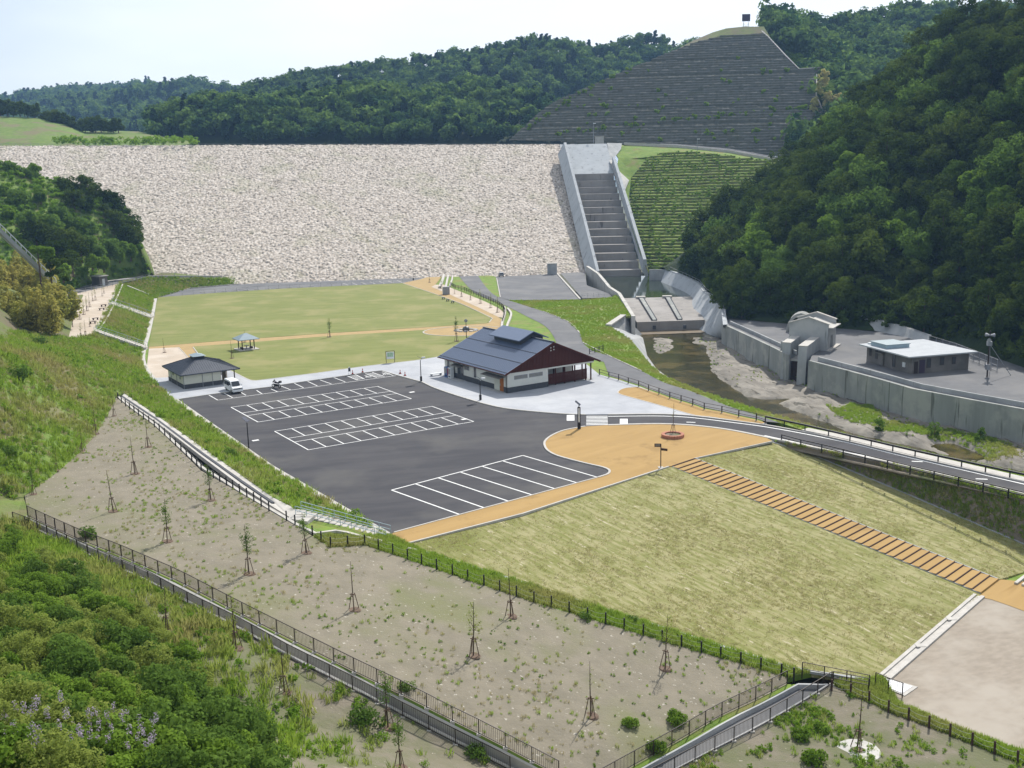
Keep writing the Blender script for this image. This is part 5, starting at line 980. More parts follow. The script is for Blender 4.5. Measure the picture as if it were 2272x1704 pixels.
for y in np.linspace(-.5, TL+.6, 24):
    for s_ in (0, 1):
        t = min(1, (y+.8)/4.5, (TL+.9-y)/5.1); xe = -.75 if s_ == 0 else 9.55; m_.bar((xe, y, ze+.02), (xe+(3.9-xe)*t, y, ze+2.0*t+.02), .05, .05)
for q, e in ((c[0], a_), (c[1], a_), (c[2], b__), (c[3], b__)): m_.bar(Vector(q)+Vector((0, 0, .03)), Vector(e)+Vector((0, 0, .03)), .14, .08)
m_.build('seam', 'roofdark', rf)
m_ = MB(); m_.box(3.0, 4.8, 3.4, 5.7, 3.95, 4.75); m_.build('vent_box', 'base', rf); m_ = MB(); m_.add([(2.75, 3.1, 4.75), (5.05, 3.1, 4.75), (5.05, 6, 4.75), (2.75, 6, 4.75), (3.9, 3.9, 5.1), (3.9, 5.2, 5.1)], [(0, 1, 4), (1, 2, 5, 4), (2, 3, 5), (3, 0, 4, 5), (3, 2, 1, 0)]); m_.build('vent_cap', 'bluegrey_roof', rf)
for x, y in ((9.0, .9), (9.0, 8.6)): m_ = MB(); m_.bar((x, y, -.1), (x, y, ze), .16); m_.build('porch_post', 'brownmetal', to)
m_ = MB()
for k in range(10):
    t0, t1 = k/10*1.5-.2, (k+1)/10*1.5-.2; p0, p1 = (6.6+1.5*math.cos(t0-.6), 2.6+1.9*math.sin(t0-.6)), (6.6+1.5*math.cos(t1-.6), 2.6+1.9*math.sin(t1-.6)); m_.bar((*p0, 1.1), (*p1, 1.1), .12, 2.2)
m_.build('screen_wall', 'sandpad', to)
for y in (3.4, 6.2): m_ = MB(); m_.box(TW, TW+.06, y, y+1.1, .05, 2.1); m_.build('doorway', 'base', to)
window(to, 'steel', -.05, .02, 1.5, 2.1, 1.5, 2.0, 'x'); window(to, 'steel', -.05, .02, 6.0, 6.6, 1.5, 2.0, 'x')

# ================================================================== PAVILION, BOARD, SIGNS, LAMPS
pv = thing('garden_pavilion', 'small open pavilion with blue grey roof on the lower lawn', 'pavilion', uv(67.9, 207.6)+[0, 0, .06], YAW)
m_ = MB(); m_.box(-2.1, 2.1, -2.0, 2.0, -.1, .12); m_.build('floor', 'kerb', pv)
for x in (-1.25, 1.25):
    for y in (-1.2, 1.2): m_ = MB(); m_.bar((x, y, .1), (x, y, 2.35), .17); m_.build('post', 'brownmetal', pv)
c = [(-2.2, -2.1, 2.25), (2.2, -2.1, 2.25), (2.2, 2.1, 2.25), (-2.2, 2.1, 2.25)]; m_ = MB(); m_.add(c+[(-.25, 0, 3.35), (.25, 0, 3.35)]+[(q[0], q[1], 2.12) for q in c], [(0, 1, 5, 4), (1, 2, 5), (2, 3, 4, 5), (3, 0, 4), (0, 6, 7, 1), (1, 7, 8, 2), (2, 8, 9, 3), (3, 9, 6, 0), (9, 8, 7, 6)]); m_.build('roof', 'bluegrey_roof', pv)
m_ = MB(); m_.box(-.5, .5, -.35, .35, .7, .77); m_.bar((0, 0, .1), (0, 0, .7), .14); m_.build('table', 'granite', pv)
for x in (-1.0, 1.0): m_ = MB(); m_.box(x-.17, x+.17, -.6, .6, .1, .5); m_.build('bench', 'brownmetal', pv)
ib = thing('notice_board', 'framed green map board at the edge of the lower lawn', 'sign', (G(858, 805.5, .1)+G(875, 804.3, .1))/2, math.atan2(*(G(875, 804.3)-G(858, 805.5))[[1, 0]]))
for x in (-.8, .8): m_ = MB(); m_.bar((x, 0, 0), (x, 0, 2.25), .09); m_.build('post', 'brownmetal', ib)
m_ = MB(); m_.box(-.72, .72, -.03, .03, .75, 2.05); pn_ = m_.build('board', 'lampwhite', ib); m_ = MB(); m_.box(-.55, .55, -.045, -.03, 1.15, 1.95); m_.build('map', 'signgreen', pn_); m_ = MB(); m_.box(-.85, .85, -.08, .08, 2.2, 2.28); m_.build('roof', 'brownmetal', ib)
def solar_lamp(pos, h, label, az, box=False, wide=False):
    t = thing('solar_lamp', label, 'street lamp', pos, az, 'lamps of the park'); m_ = MB()
    if wide:
        m_.bar((-.16, 0, 0), (-.16, 0, h*.8), .1); m_.bar((.16, 0, 0), (.16, 0, h*.8), .1); m_.box(-.22, .22, -.1, .1, 0, h*.24); m_.bar((-.2, 0, h*.8), (.2, 0, h*.8), .14); m_.bar((0, 0, h*.8), (0, 0, h*.9), .1)
        m2 = MB(); m2.box(-.08, .08, -.06, .06, h*.27, h*.78); m2.build('light_tube', 'lampwhite', t)
    else: m_.tube([(0, 0, 0), (0, 0, h*.85)], [.085, .06], 8)
    m_.build('pole', 'black', t)
    if box: m_ = MB(); m_.box(-.16, .16, -.14, .14, .05, .85); m_.build('battery_box', 'black', t)
    if box: m_ = MB(); m_.bar((0, 0, h*.85), (.5, 0, h*.93), .07); m_.box(.25, .85, -.14, .14, h*.92, h*.97); m_.build('lamp_head', 'lampwhite', t)
    m_ = MB(); c_, s_ = math.cos(R(38)), math.sin(R(38)); w_, l_ = .42, .62; z = h*.93; v = [(-l_*c_, y, z+l_*s_+dz) for dz in (0, .05) for y in (-w_, w_)]+[(l_*c_*.4, y, z-l_*s_*.4+dz) for dz in (0, .05) for y in (-w_, w_)]
    m_.add(v, [(0, 1, 5, 4), (2, 6, 7, 3), (0, 2, 3, 1), (4, 5, 7, 6), (0, 4, 6, 2), (1, 3, 7, 5)]); m_.build('solar_panel', 'panel', t); return t
solar_lamp(G(552, 994, .1), 4.0, 'black solar lamp on the left kerb of the car park', R(-10)); solar_lamp(G(1285, 951.5, .06), 3.75, 'solar lamp with twin poles on the tip of the orange paving', R(-12), wide=True)
solar_lamp(G(934.5, 846, .1), 4.3, 'solar lamp with white head left of the hall', R(20), True); solar_lamp(G(1066, 887.5, .1), 3.6, 'solar lamp with black box in front of the hall corner', R(20), True)
solar_lamp(G(917, 622.5, 0), 4.6, 'thin distant lamp beside the road behind the upper lawn', R(20), True)
ck = thing('clock_post', 'tall pole with round grey disc beside the stone monument', 'clock', G(1035, 752, .06)); m_ = MB(); m_.tube([(0, 0, 0), (0, 0, 3.5)], [.08, .06], 8); m_.build('pole', 'brownmetal', ck)
m_ = MB(); m_.tube([(0, -.08, 3.9), (0, .08, 3.9)], .36, 20); m_.build('face', 'steel', ck)
mo = thing('stone_monument', 'dark domed stone on a ring of pale stones in the round court', 'monument', G(1034, 733.5, .08)); m_ = MB(); m_.lathe([(.8, 0), (.85, .35), (.65, .75), (.3, .95), (.03, 1.0)], n=14); m_.build('dome_stone', 'granite', mo, True)
for k in range(12):
    t = k*math.pi/6; m_ = MB(); r_ = 2.0; m_.lathe([(.48, 0), (.52, .14), (.4, .26), (.05, .28)], c=(r_*math.cos(t)*1.15, r_*math.sin(t)*.95, 0), n=7); m_.build('ring_stone', 'concrete_pale' if k % 3 else 'steel', mo)
sg = thing('signpost', 'brown wooden signpost with two boards beside the log stairs', 'signpost', G(1466, 1037.5, .06)); m_ = MB(); m_.bar((0, 0, 0), (0, 0, 2.9), .1); m_.build('post', 'brownmetal', sg)
m_ = MB(); m_.bar((-.75, .05, 2.75), (.02, -.05, 2.75), .07, .4); m_.build('board', 'log', sg); m_ = MB(); m_.bar((-.02, .05, 2.25), (.72, -.35, 2.25), .07, .28); m_.build('board', 'log', sg); m_ = MB(); m_.box(-.3, .3, -.3, .3, -.05, .06); m_.build('footing', 'kerb', sg)
m_ = MB()
for z in (2.83, 2.7): m_.bar((-.66, -.02, z), (-.1, -.09, z), .03, .05)
m_.build('lettering', 'sandpad', sg)
rg = thing('tree_planter', 'round red brick planter on the orange paving', 'planter', G(1492.7, 969, .06)); m_ = MB()
for k in range(24):
    t0, t1 = k*math.pi/12+.015, (k+1)*math.pi/12-.015; v = [(r_*math.cos(t), r_*math.sin(t), z) for z in (0, .42) for r_, t in ((1.5, t0), (1.5, t1), (1.08, t1), (1.08, t0))]; m_.add(v, [(3, 2, 1, 0), (4, 5, 6, 7), (0, 1, 5, 4), (2, 3, 7, 6), (1, 2, 6, 5), (3, 0, 4, 7)])
m_.build('brick_ring', 'brick', rg); m_ = MB(); m_.lathe([(1.08, .02), (1.07, .25), (.3, .32), (.01, .33)], n=18); m_.build('earth', 'darksoil', rg)
for i, (x, y, lb_) in enumerate(((782.4, 830, 'leftmost of the orange traffic cones, beside the small notice stand'), (804.6, 826.2, 'orange traffic cone between two wheelchair bays'), (888, 829.3, 'orange traffic cone farther from the lamp by the hall'), (898.7, 833.7, 'orange traffic cone nearest the kerb and lamp'))):
    t = thing('traffic_cone', lb_, 'traffic cone', G(x, y, .1), .3*i, 'traffic cones'); m_ = MB(); m_.lathe([(.17, .04), (.04, .72), (.02, .74)], n=12); m_.build('cone', 'red', t); m_ = MB(); m_.box(-.2, .2, -.2, .2, 0, .045); m_.build('foot', 'rubber', t); m_ = MB(); m_.lathe([(.125, .3), (.095, .46), (.09, .461)], n=12); m_.build('band', 'lampwhite', t)
ns = thing('notice_stand', 'small dark notice stand with white legs by the traffic cones', 'sign', G(775.7, 831.5, .1), .2); m_ = MB(); m_.box(-.2, .2, -.04, .04, .6, 1.2); m_.build('panel', 'base', ns); m_ = MB(); m_.box(-.12, .12, -.05, .05, 1.2, 1.42); m_.build('header', 'lampwhite', ns)
for x in (-.15, .15): m_ = MB(); m_.bar((x, 0, 0), (x, 0, .62), .05); m_.build('leg', 'lampwhite', ns)
for i, (x, y) in enumerate(((983.8, 664), (993.5, 668.5), (1004.5, 672.5))):
    t = thing('stone_stool', ('left', 'middle', 'right')[i]+' one of three dark stools beside the tan path', 'stool', G(x, y, .05), .3, 'three dark stools'); m_ = MB(); m_.box(-.45, .45, -.3, .3, .4, .55); m_.build('seat', 'granite', t, bevel=.04)
    for q in (-.28, .28): m_ = MB(); m_.box(q-.09, q+.09, -.22, .22, 0, .42); m_.build('leg', 'granite', t)
for i, (x, y) in enumerate(((226, 688), (230, 680), (206, 718), (212, 710))):
    t = thing('shelf_bench', ('dark bench on the sandy shelf above the wide stair, nearer', 'dark bench on the sandy shelf above the wide stair, farther', 'dark bench near the narrow stair, nearer', 'dark bench near the narrow stair, farther')[i], 'bench', G(x, y, 4), .8, 'benches on the sandy shelf'); m_ = MB(); m_.box(-.7, .7, -.25, .25, .4, .5); m_.build('seat', 'log', t)
    for q in (-.5, .5): m_ = MB(); m_.box(q-.08, q+.08, -.2, .2, 0, .4); m_.build('leg', 'log', t)

# ================================================================== VEHICLES
def wheel(p, x, y, r_, wd, m='rubber'):
    m_ = MB(); m_.tube([(x-wd/2, y, r_), (x+wd/2, y, r_)], r_, 16); w_ = m_.build('wheel', m, p); m_ = MB(); m_.tube([(x-wd/2-.01, y, r_), (x+wd/2+.01, y, r_)], r_*.58, 12); m_.build('rim', 'steel', w_)
vn = thing('white_van', 'white van parked in a bay beside the toilet block', 'van', uv(52.0, 165.0), YAW)
prof = [(.0, .35), (-.02, .75), (.08, .95), (.75, 1.12), (1.45, 1.86), (2.0, 1.97), (4.45, 1.95), (4.62, 1.8), (4.68, .9), (4.66, .35)]
m_ = MB(); n = len(prof); v = []; f = []
for x, k in ((-.84, 0), (-.8, .03), (.8, .03), (.84, 0)):
    for y, z in prof: v.append((x*(.9 if z > 1.3 else 1), y, z+(k if z > 1.7 else 0)))
for i in range(3): f += [(i*n+j, (i+1)*n+j, (i+1)*n+(j+1) % n, i*n+(j+1) % n) for j in range(n)]
f += [tuple(range(n))[::-1], tuple(3*n+j for j in range(n))]; m_.add(v, f); m_.build('body', 'whitepaint', vn, bevel=.03)
m_ = MB(); m_.add([(-.66, .73, 1.17), (.66, .73, 1.17), (.62, 1.36, 1.83), (-.62, 1.36, 1.83)], [(0, 1, 2, 3)]); 
m_.v = [(x, y-.03, z+.02) for x, y, z in m_.v]; m_.build('windscreen', 'glass', vn)
for s_ in (-1, 1):
    m_ = MB(); X = s_*.865; m_.add([(X, 1.0, 1.12), (X*.93, 1.5, 1.72), (X*.93, 2.1, 1.76), (X, 2.1, 1.12)], [(0, 1, 2, 3)]); m_.add([(X, 2.2, 1.12), (X*.93, 2.2, 1.76), (X*.93, 3.2, 1.76), (X, 3.2, 1.12)], [(0, 1, 2, 3)]); m_.add([(X, 3.3, 1.12), (X*.93, 3.3, 1.76), (X*.93, 4.4, 1.74), (X, 4.4, 1.12)], [(0, 1, 2, 3)]); m_.build('side_window', 'glass', vn)
    m_ = MB(); m_.box(s_*.58-.18, s_*.58+.18, -.03, .05, .72, .9); m_.build('headlight', 'paleglass', vn); m_ = MB(); m_.box(s_*.98-.1, s_*.98+.1, 1.0, 1.1, 1.15, 1.35); m_.build('mirror', 'whitepaint', vn)
    for y in (.95, 3.65): wheel(vn, s_*.76, y, .32, .2)
m_ = MB(); m_.box(-.8, .8, -.08, .1, .3, .56); m_.build('bumper', 'whitepaint', vn, bevel=.03); m_ = MB(); m_.box(-.4, .4, -.04, .06, .72, .86); m_.build('grille', 'black', vn); m_ = MB(); m_.box(-.18, .18, -.1, -.08, .38, .52); m_.build('number_plate', 'paint', vn)
bk_ = thing('motorcycle', 'dark motorcycle standing at the edge of the front parking row', 'motorcycle', G(613.5, 860, .05), YAW+.5)
for y in (-.68, .68):
    m_ = MB()
    for k in range(16): a, b = k*math.pi/8, (k+1)*math.pi/8; m_.bar((0, y+.27*math.cos(a), .3+.27*math.sin(a)), (0, y+.27*math.cos(b), .3+.27*math.sin(b)), .1)
    m_.build('wheel', 'rubber', bk_); m_ = MB(); m_.bar((0, y, .3), (0, y*.75, .72), .06); m_.build('fork', 'steel', bk_)
m_ = MB(); m_.tube([(0, .45, .5), (0, .1, .42), (0, -.4, .5)], [.16, .22, .12], 8); m_.build('engine', 'black', bk_); m_ = MB(); m_.tube([(0, .35, .85), (0, .1, .92), (0, -.15, .82)], [.1, .19, .12], 10); m_.build('tank', 'signblack', bk_, True)
m_ = MB(); m_.tube([(0, -.15, .82), (0, -.5, .84), (0, -.8, .92)], [.12, .16, .08], 8); m_.build('seat', 'rubber', bk_); m_ = MB(); m_.tube([(-.38, .38, 1.08), (0, .48, 1.02), (.38, .38, 1.08)], .03, 6); m_.build('handlebar', 'black', bk_); m_ = MB(); m_.box(-.24, .24, -1.05, -.68, .88, 1.22); m_.build('top_box', 'black', bk_, bevel=.05); m_ = MB(); m_.box(-.12, .12, .55, .7, .85, 1.05); m_.build('headlight', 'paleglass', bk_)
m_ = MB(); m_.add([(-.2, .5, .95), (.2, .5, .95), (.17, .35, 1.35), (-.17, .35, 1.35)], [(0, 1, 2, 3)]); m_.build('screen', 'glass', bk_)
ca_ = thing('parked_car', 'small grey car parked far off below the dam face', 'car', G(1112, 613.5, 0), R(8)); m_ = MB(); m_.prism([(-1.6, .3), (1.6, .3), (1.65, .8), (1.1, .95), (.5, 1.45), (-1.2, 1.45), (-1.6, .9)], 'x', -.72, .72); m_.build('body', 'steel', ca_, bevel=.04)
m_ = MB(); m_.add([(-.6, -1.58, .97), (.6, -1.58, .97), (.55, -1.27, 1.4), (-.55, -1.27, 1.4)], [(0, 1, 2, 3)]); m_.v = [(x, y-.04, z+.02) for x, y, z in m_.v]; m_.build('rear_window', 'glass', ca_); m_ = MB(); m_.box(-.62, .62, -1.1, .45, 1.45, 1.49); m_.build('roof_panel', 'whitepaint', ca_)
for s_ in (-1, 1):
    m_ = MB(); m_.add([(s_*.735, -1.2, .95), (s_*.735, -1.05, 1.38), (s_*.735, .45, 1.38), (s_*.735, .95, .95)], [(0, 1, 2, 3)]); m_.build('side_window', 'glass', ca_)
    for y in (-1.0, 1.05): wheel(ca_, s_*.66, y, .28, .16)

# ================================================================== WORKS BUILDINGS
cb = thing('control_building', 'low grey block building with flat pale roof on the works yard', 'building', (66.9, 170.2, 0), R(15.5)); BW, BL, BH = 11.3, 12.6, 2.95
m_ = MB(); m_.box(0, BW, 0, .25, 0, BH); m_.box(0, .25, .25, BL-.25, 0, BH); m_.box(0, BW, BL-.25, BL, 0, BH); m_.box(BW-.25, BW, .25, BL-.25, 0, BH); m_.build('wall', 'greyblock', cb)
m_ = MB(); m_.box(-1.2, BW+1.0, -.9, BL+.8, BH, BH+.22); rf = m_.build('roof', 'roofwhite', cb); m_ = MB(); m_.box(.1, 4.6, 7.0, 11.6, BH+.22, BH+.85); m_.build('skylight_curb', 'bluesteel', rf); m_ = MB(); m_.box(-.05, 4.75, 6.85, 11.75, BH+.85, BH+.95); m_.build('skylight', 'bluegrey_roof', rf); m_ = MB(); m_.box(.2, .8, 12.2, 12.8, BH+.22, BH+.5); m_.build('roof_vent', 'lampwhite', rf)
for y0, y1, z0, z1 in ((11.2, 11.8, 1.3, 2.6), (9.4, 10.0, 1.1, 2.6), (4.4, 5.1, .5, 2.5)): window(cb, 'brownmetal', -.04, .02, y0, y1, z0, z1, 'x')
for x0, x1, z0, z1 in ((3.0, 3.7, .9, 2.4), (5.6, 6.3, 1.2, 2.4), (8.0, 8.6, 1.2, 2.3)): window(cb, 'brownmetal', x0, x1, -.04, .02, z0, z1, 'y')
m_ = MB(); m_.box(.5, 1.25, -.06, .02, .05, 2.1); m_.build('door', 'brownmetal', cb); m_ = MB(); m_.box(1.5, 2.6, -.06, .02, .05, 2.3); m_.build('shutter_door', 'signblack', cb); m_ = MB(); m_.box(-.12, 0, 1.6, 2.3, .9, 1.7); m_.build('meter_box', 'lampwhite', cb); m_ = MB(); m_.box(-.9, 0, 7.2, 9.0, 2.3, 2.4); m_.box(-.35, 0, 7.4, 8.8, .3, 2.3); m_.build('entrance_hood', 'greyblock', cb)
gh = thing('gate_house', 'tall concrete gatehouse with gabled top and two buttresses in the river wall', 'building', (53.7, 197.8, 0), R(-30)); GW_, GD = 7.4, 6.6
m_ = MB(); m_.prism([(0, -6), (GW_, -6), (GW_, 5.0), (GW_/2, 6.2), (0, 5.0)], 'y', 0, .5); m_.prism([(0, 0), (GW_, 0), (GW_, 5.2), (GW_/2, 6.5), (0, 5.2)], 'y', GD-.5, GD); m_.box(0, .5, .5, GD-.5, -.2, 4.3); m_.box(GW_-.5, GW_, .5, 2.2, -.2, 4.3); m_.box(GW_-.5, GW_, 4.4, GD-.5, -.2, 4.3); m_.box(GW_-.5, GW_, 2.2, 4.4, 2.6, 4.3); m_.build('wall', 'concrete', gh)
m_ = MB(); m_.add([(0, .5, 4.4), (GW_/2, .5, 5.6), (GW_, .5, 4.4), (GW_, GD-.5, 4.4), (GW_/2, GD-.5, 5.6), (0, GD-.5, 4.4)], [(0, 1, 4, 5), (1, 2, 3, 4)]); m_.build('roof', 'concrete_pale', gh)
for y in (-.08, GD-.55):
    dz = .25 if y > 0 else .05; m_ = MB(); m_.bar((-.15, y+.3, 5.02+dz), (GW_/2, y+.3, 6.22+dz), .75, .16); m_.bar((GW_/2, y+.3, 6.22+dz), (GW_+.15, y+.3, 5.02+dz), .75, .16); m_.build('coping', 'kerb', gh)
m_ = MB(); m_.box(GW_-.1, GW_+.9, .2, GD, 4.25, 4.42); m_.build('eave_slab', 'concrete_pale', gh)
for x0, yf in ((.5, -6.8), (4.2, -9.4)):
    m_ = MB(); m_.prism([(yf+.5, 2.2), (0, 2.5), (0, -6.5), (yf-.4, -6.5), (yf, -1.5)], 'x', x0, x0+1.6); bt_ = m_.build('buttress', 'concrete', gh)
    m_ = MB(); m_.add([(x0-.05, yf+.45, 2.24), (x0+1.65, yf+.45, 2.24), (x0+1.65, 0, 2.54), (x0-.05, 0, 2.54), (x0-.05, yf+.45, 2.1), (x0+1.65, yf+.45, 2.1)], [(0, 1, 2, 3), (0, 4, 5, 1)]); m_.build('cap', 'kerb', bt_)
m_ = MB(); m_.box(2.1, 4.2, -6.4, 0, -1.2, -.9); m_.build('walkway', 'concrete_pale', gh); m_ = MB(); m_.box(2.1, 4.2, -5.8, -5.5, -6.5, -1.2); m_.build('sluice_gate', 'log', gh); m_ = MB(); m_.box(-.6, .5, -3.4, -2.9, -6.5, 1.9); m_.build('side_fin', 'concrete', gh)
m_ = MB(); m_.box(GW_, GW_+.8, -.5, GD+1, -.1, .25); m_.build('kerb', 'kerb', gh)
tp_ = thing('tunnel_mouth', 'dark arched tunnel mouth at the foot of the woods behind the gatehouse', 'tunnel', G(1776, 737, 0), R(-20))
m_ = MB(); n = 12
for k in range(n):
    t0, t1 = math.pi*k/n, math.pi*(k+1)/n; v = [(r_*math.cos(t), y, r_*math.sin(t)*1.35) for y in (0, 3.5) for r_, t in ((3.0, t0), (3.0, t1), (2.5, t1), (2.5, t0))]; m_.add(v, [(0, 1, 2, 3), (7, 6, 5, 4), (0, 4, 5, 1), (2, 6, 7, 3)])
m_.build('portal_ring', 'concrete_wall', tp_); m_ = MB(); m_.tube([(0, 2.6, 0), (0, 3.3, 0)], 2.55, 20); m_.build('shade_disc', 'black', tp_); m_.v = []  # black disc paints the shade inside the tunnel
an = thing('warning_mast', 'dark loudspeaker mast with a slanting strut on the works yard', 'mast', G(2190, 836, 0)); m_ = MB(); m_.tube([(0, 0, 0), (0, 0, 7.6)], [.14, .09], 8); m_.build('pole', 'brownmetal', an); m_ = MB(); m_.bar((4.2, .6, 0), (.1, 0, 5.4), .08); m_.bar((2.2, 3.8, 0), (.1, 0, 5.4), .08); m_.build('strut', 'steel', an)
m_ = MB()
for z, a in ((6.9, 0), (6.9, 2.1), (6.2, 4.2)): m_.tube([(0, 0, z), (.75*math.cos(a), .75*math.sin(a), z)], [.1, .32], 10)
m_.build('loudspeaker', 'steel', an); m_ = MB(); m_.box(-.3, .3, -.25, .25, 1.2, 2.1); m_.box(-.35, .35, -.3, .3, 5.2, 5.9); m_.build('control_box', 'steel', an)
ht = thing('concrete_hut', 'square grey hut with slab roof beside the toe road on the left', 'hut', G(222, 633, 4), R(-28)); m_ = MB(); m_.box(-1.7, 1.7, -1.5, 1.5, 0, 2.7); m_.build('wall', 'greyblock', ht); m_ = MB(); m_.box(-2.0, 2.1, -1.9, 1.8, 2.7, 2.95); m_.build('roof', 'concrete_pale', ht); m_ = MB(); m_.box(1.7, 1.76, -.5, .4, .05, 2.0); m_.build('door', 'lampwhite', ht)
sh = thing('concrete_shaft', 'grey concrete shaft head at the toe of the dam near the spillway', 'shaft', D(1225, 603, 354), 0); m_ = MB(); m_.box(-1.6, 1.6, -1.3, 1.3, -1, 2.8); m_.build('shaft_wall', 'concrete', sh); m_ = MB(); m_.box(-1.75, 1.75, -1.45, 1.45, 2.8, 3.0); m_.build('lid', 'kerb', sh)
ub = thing('utility_cabinet', 'grey cabinet with white edge on the pale gravel strip', 'cabinet', G(990, 653, .08), R(8)); m_ = MB(); m_.box(-1.0, 1.0, -.7, .7, 0, 2.1); m_.build('cabinet_body', 'steel', ub, bevel=.05); m_ = MB(); m_.box(-1.05, -.98, -.72, .72, .05, 2.12); m_.build('side_panel', 'lampwhite', ub); m_ = MB(); m_.box(-1.1, 1.1, -.8, .8, 2.1, 2.2); m_.build('lid', 'steel', ub)
bp = D(1655, 64, 540); bl = thing('hilltop_board', 'dark square board on tall white legs at the top of the crib slope', 'billboard', bp-np.array([0, 0, 1])); m_ = MB(); m_.box(-2.0, 2.0, -.1, .1, 4.6, 8.0); m_.build('board', 'signblack', bl)
for x in (-1.2, 1.2): m_ = MB(); m_.bar((x, 0, -1), (x, 0, 4.8), .22); m_.bar((x, 2.5, -1), (x, 0, 4.6), .15); m_.build('leg', 'lampwhite', bl)
m_ = MB(); m_.bar((-1.2, 0, .8), (1.2, 0, 3.6), .1); m_.bar((1.2, 0, .8), (-1.2, 0, 3.6), .1); m_.bar((-1.2, 0, 2.2), (1.2, 0, 2.2), .1); m_.build('brace', 'lampwhite', bl)
for (x, y, Y, h, lb_) in ((1317, 310, 455, 6.8, 'slim grey mast above the top of the spillway'), (1547, 343, 442, 6.3, 'slim lamp post beside the high road over the terraces')):
    t = thing('lamp_mast', lb_, 'lamp post', D(x, y, Y)); m_ = MB(); m_.tube([(0, 0, -1.5), (0, 0, h)], [.16, .1], 6); m_.build('pole', 'steel', t); m_ = MB(); m_.box(-.1, 1.0, -.2, .2, h-.15, h+.15); m_.build('lamp_head', 'lampwhite', t)
ph = thing('gate_cabin', 'small pale cabin on the dam crest at the head of the spillway', 'cabin', D(1330, 314, 462)); m_ = MB(); m_.box(-1.8, 1.8, -1.2, 1.2, -1, 2.0); m_.build('wall', 'concrete_pale', ph); m_ = MB(); m_.box(-2, 2, -1.4, 1.4, 2.0, 2.2); m_.build('roof', 'kerb', ph)

# ================================================================== FENCES
def fence(name, label, base, h, step=2., post=.06, rails=(1.,), bars=0, m='black', bw=.02, rail=.05, tall=0., cat='fence', footing=False, at=None, rope=None, postm=None, kind=None):
    """posts along base points (or exactly at them), rails between, optional balusters; one thing with its parts"""
    P_ = [np.array(q, float) for q in base]
    if at is None:
        s = np.r_[0, np.cumsum([np.linalg.norm(b-a) for a, b in zip(P_[:-1], P_[1:])])]; k = max(2, int(round(s[-1]/step))+1); Q = resample(P_, k)
    else: Q = P_
    o = Q[0].copy(); t = thing(name, label, cat, o); Q = [q-o for q in Q]; m_ = MB()
    pm = MB(); pm.box(-post, post, -post, post, -.3, h+tall); me = pm.build('post', postm or m, t).data; me_o = t.children[0]; me_o.location = tuple(Q[0])
    for q in Q[1:]:
        c = me_o.copy(); COL.objects.link(c); c.parent = t; c.location = tuple(q)
    for a, b in zip(Q[:-1], Q[1:]):
        for r_ in rails:
            if rope:
                L_ = []
                for u in np.linspace(0, 1, 7): L_.append(a+(b-a)*u+np.array([0, 0, r_*h-.14*4*u*(1-u)]))
                m_.tube(L_, rope, 4, False)
            else: m_.bar(a+np.array([0, 0, r_*h]), b+np.array([0, 0, r_*h]), rail, rail)
    m_.build('rope' if rope else 'rail', M['rope'] if rope else m, t, fix=False)
    if bars:
        m_ = MB()
        for a, b in zip(Q[:-1], Q[1:]):
            n_ = max(2, int(np.linalg.norm(b-a)/bars))
            for k in range(1, n_): p = a+(b-a)*k/n_; m_.add([(p[0]-bw/2, p[1], p[2]+.12), (p[0]+bw/2, p[1], p[2]+.12), (p[0]+bw/2, p[1], p[2]+h*rails[0]), (p[0]-bw/2, p[1], p[2]+h*rails[0]), (p[0], p[1]-bw/2, p[2]+.12), (p[0], p[1]+bw/2, p[2]+.12), (p[0], p[1]+bw/2, p[2]+h*rails[0]), (p[0], p[1]-bw/2, p[2]+h*rails[0])], [(0, 1, 2, 3), (4, 5, 6, 7)])
        m_.build('baluster', m, t, fix=False)
    if footing:
        m_ = MB()
        for q in Q: m_.box(q[0]-.15, q[0]+.15, q[1]-.15, q[1]+.15, q[2]-.25, q[2]+.05)
        m_.build('footing', 'kerb', t, fix=False)
    return t
def dense(P_, n): return resample(P_, n)
fence('railing', 'long dark railing on the far side of the drain trench', px(f1[::-1]), 1.1, 2.0, .035, (1., .1), .14, 'brownmetal', .022, .045, footing=True)
fence('railing', 'long dark railing on the near side of the drain trench', px(n2[::-1]), 1.1, 2.0, .035, (1., .1), .14, 'brownmetal', .022, .045, footing=True)
fence('railing', 'dark railing along the left side of the concrete ramp', [q+np.array([0, 0, .05]) for q in rA], 1.1, 2., .035, (1., .1), .14, 'brownmetal', .022, .045)
fence('railing', 'dark railing along the right side of the concrete ramp', [q+np.array([0, 0, .05]) for q in rB], 1.1, 2., .035, (1., .1), .14, 'brownmetal', .022, .045, footing=True)
c5 = lambda x, y: (1472+x/2.765, 1104+y/2.765)
fence('railing', 'open black railing across the head of the concrete ramp', px([(*c5(850, 1088), -4.7), (*c5(1055, 1128), -4.8), (*c5(1262, 1170), -4.9)]), 1.1, 1.6, .035, (1., .5), 0, 'brownmetal', .02, .045)
fence('railing', 'short dark railing from the ramp to the drain pit', px([(*c5(1040, 1146), -4.75), (*c5(1150, 1168), -4.8), (*c5(1258, 1190), -4.85)]), 1.1, 1.6, .035, (1., .5), 0, 'brownmetal', .02, .045)
fence('railing', 'barred railing in front of the drain pit', px([(*c5(1300, 1152), -4.95), (*c5(1385, 1190), -5), (*c5(1465, 1218), -5)]), 1.1, 1.4, .035, (1., .1), .13, 'brownmetal', .022, .045)
pit = thing('drain_pit', 'square concrete drain pit with dark water at the end of the white channel', 'drain pit', G(*c5(1430, 1160), YZ)); m_ = MB(); P_ = [G(*c5(*q), YZ)-G(*c5(1430, 1160), YZ) for q in ((1335, 1098), (1560, 1165), (1480, 1220), (1300, 1150))]
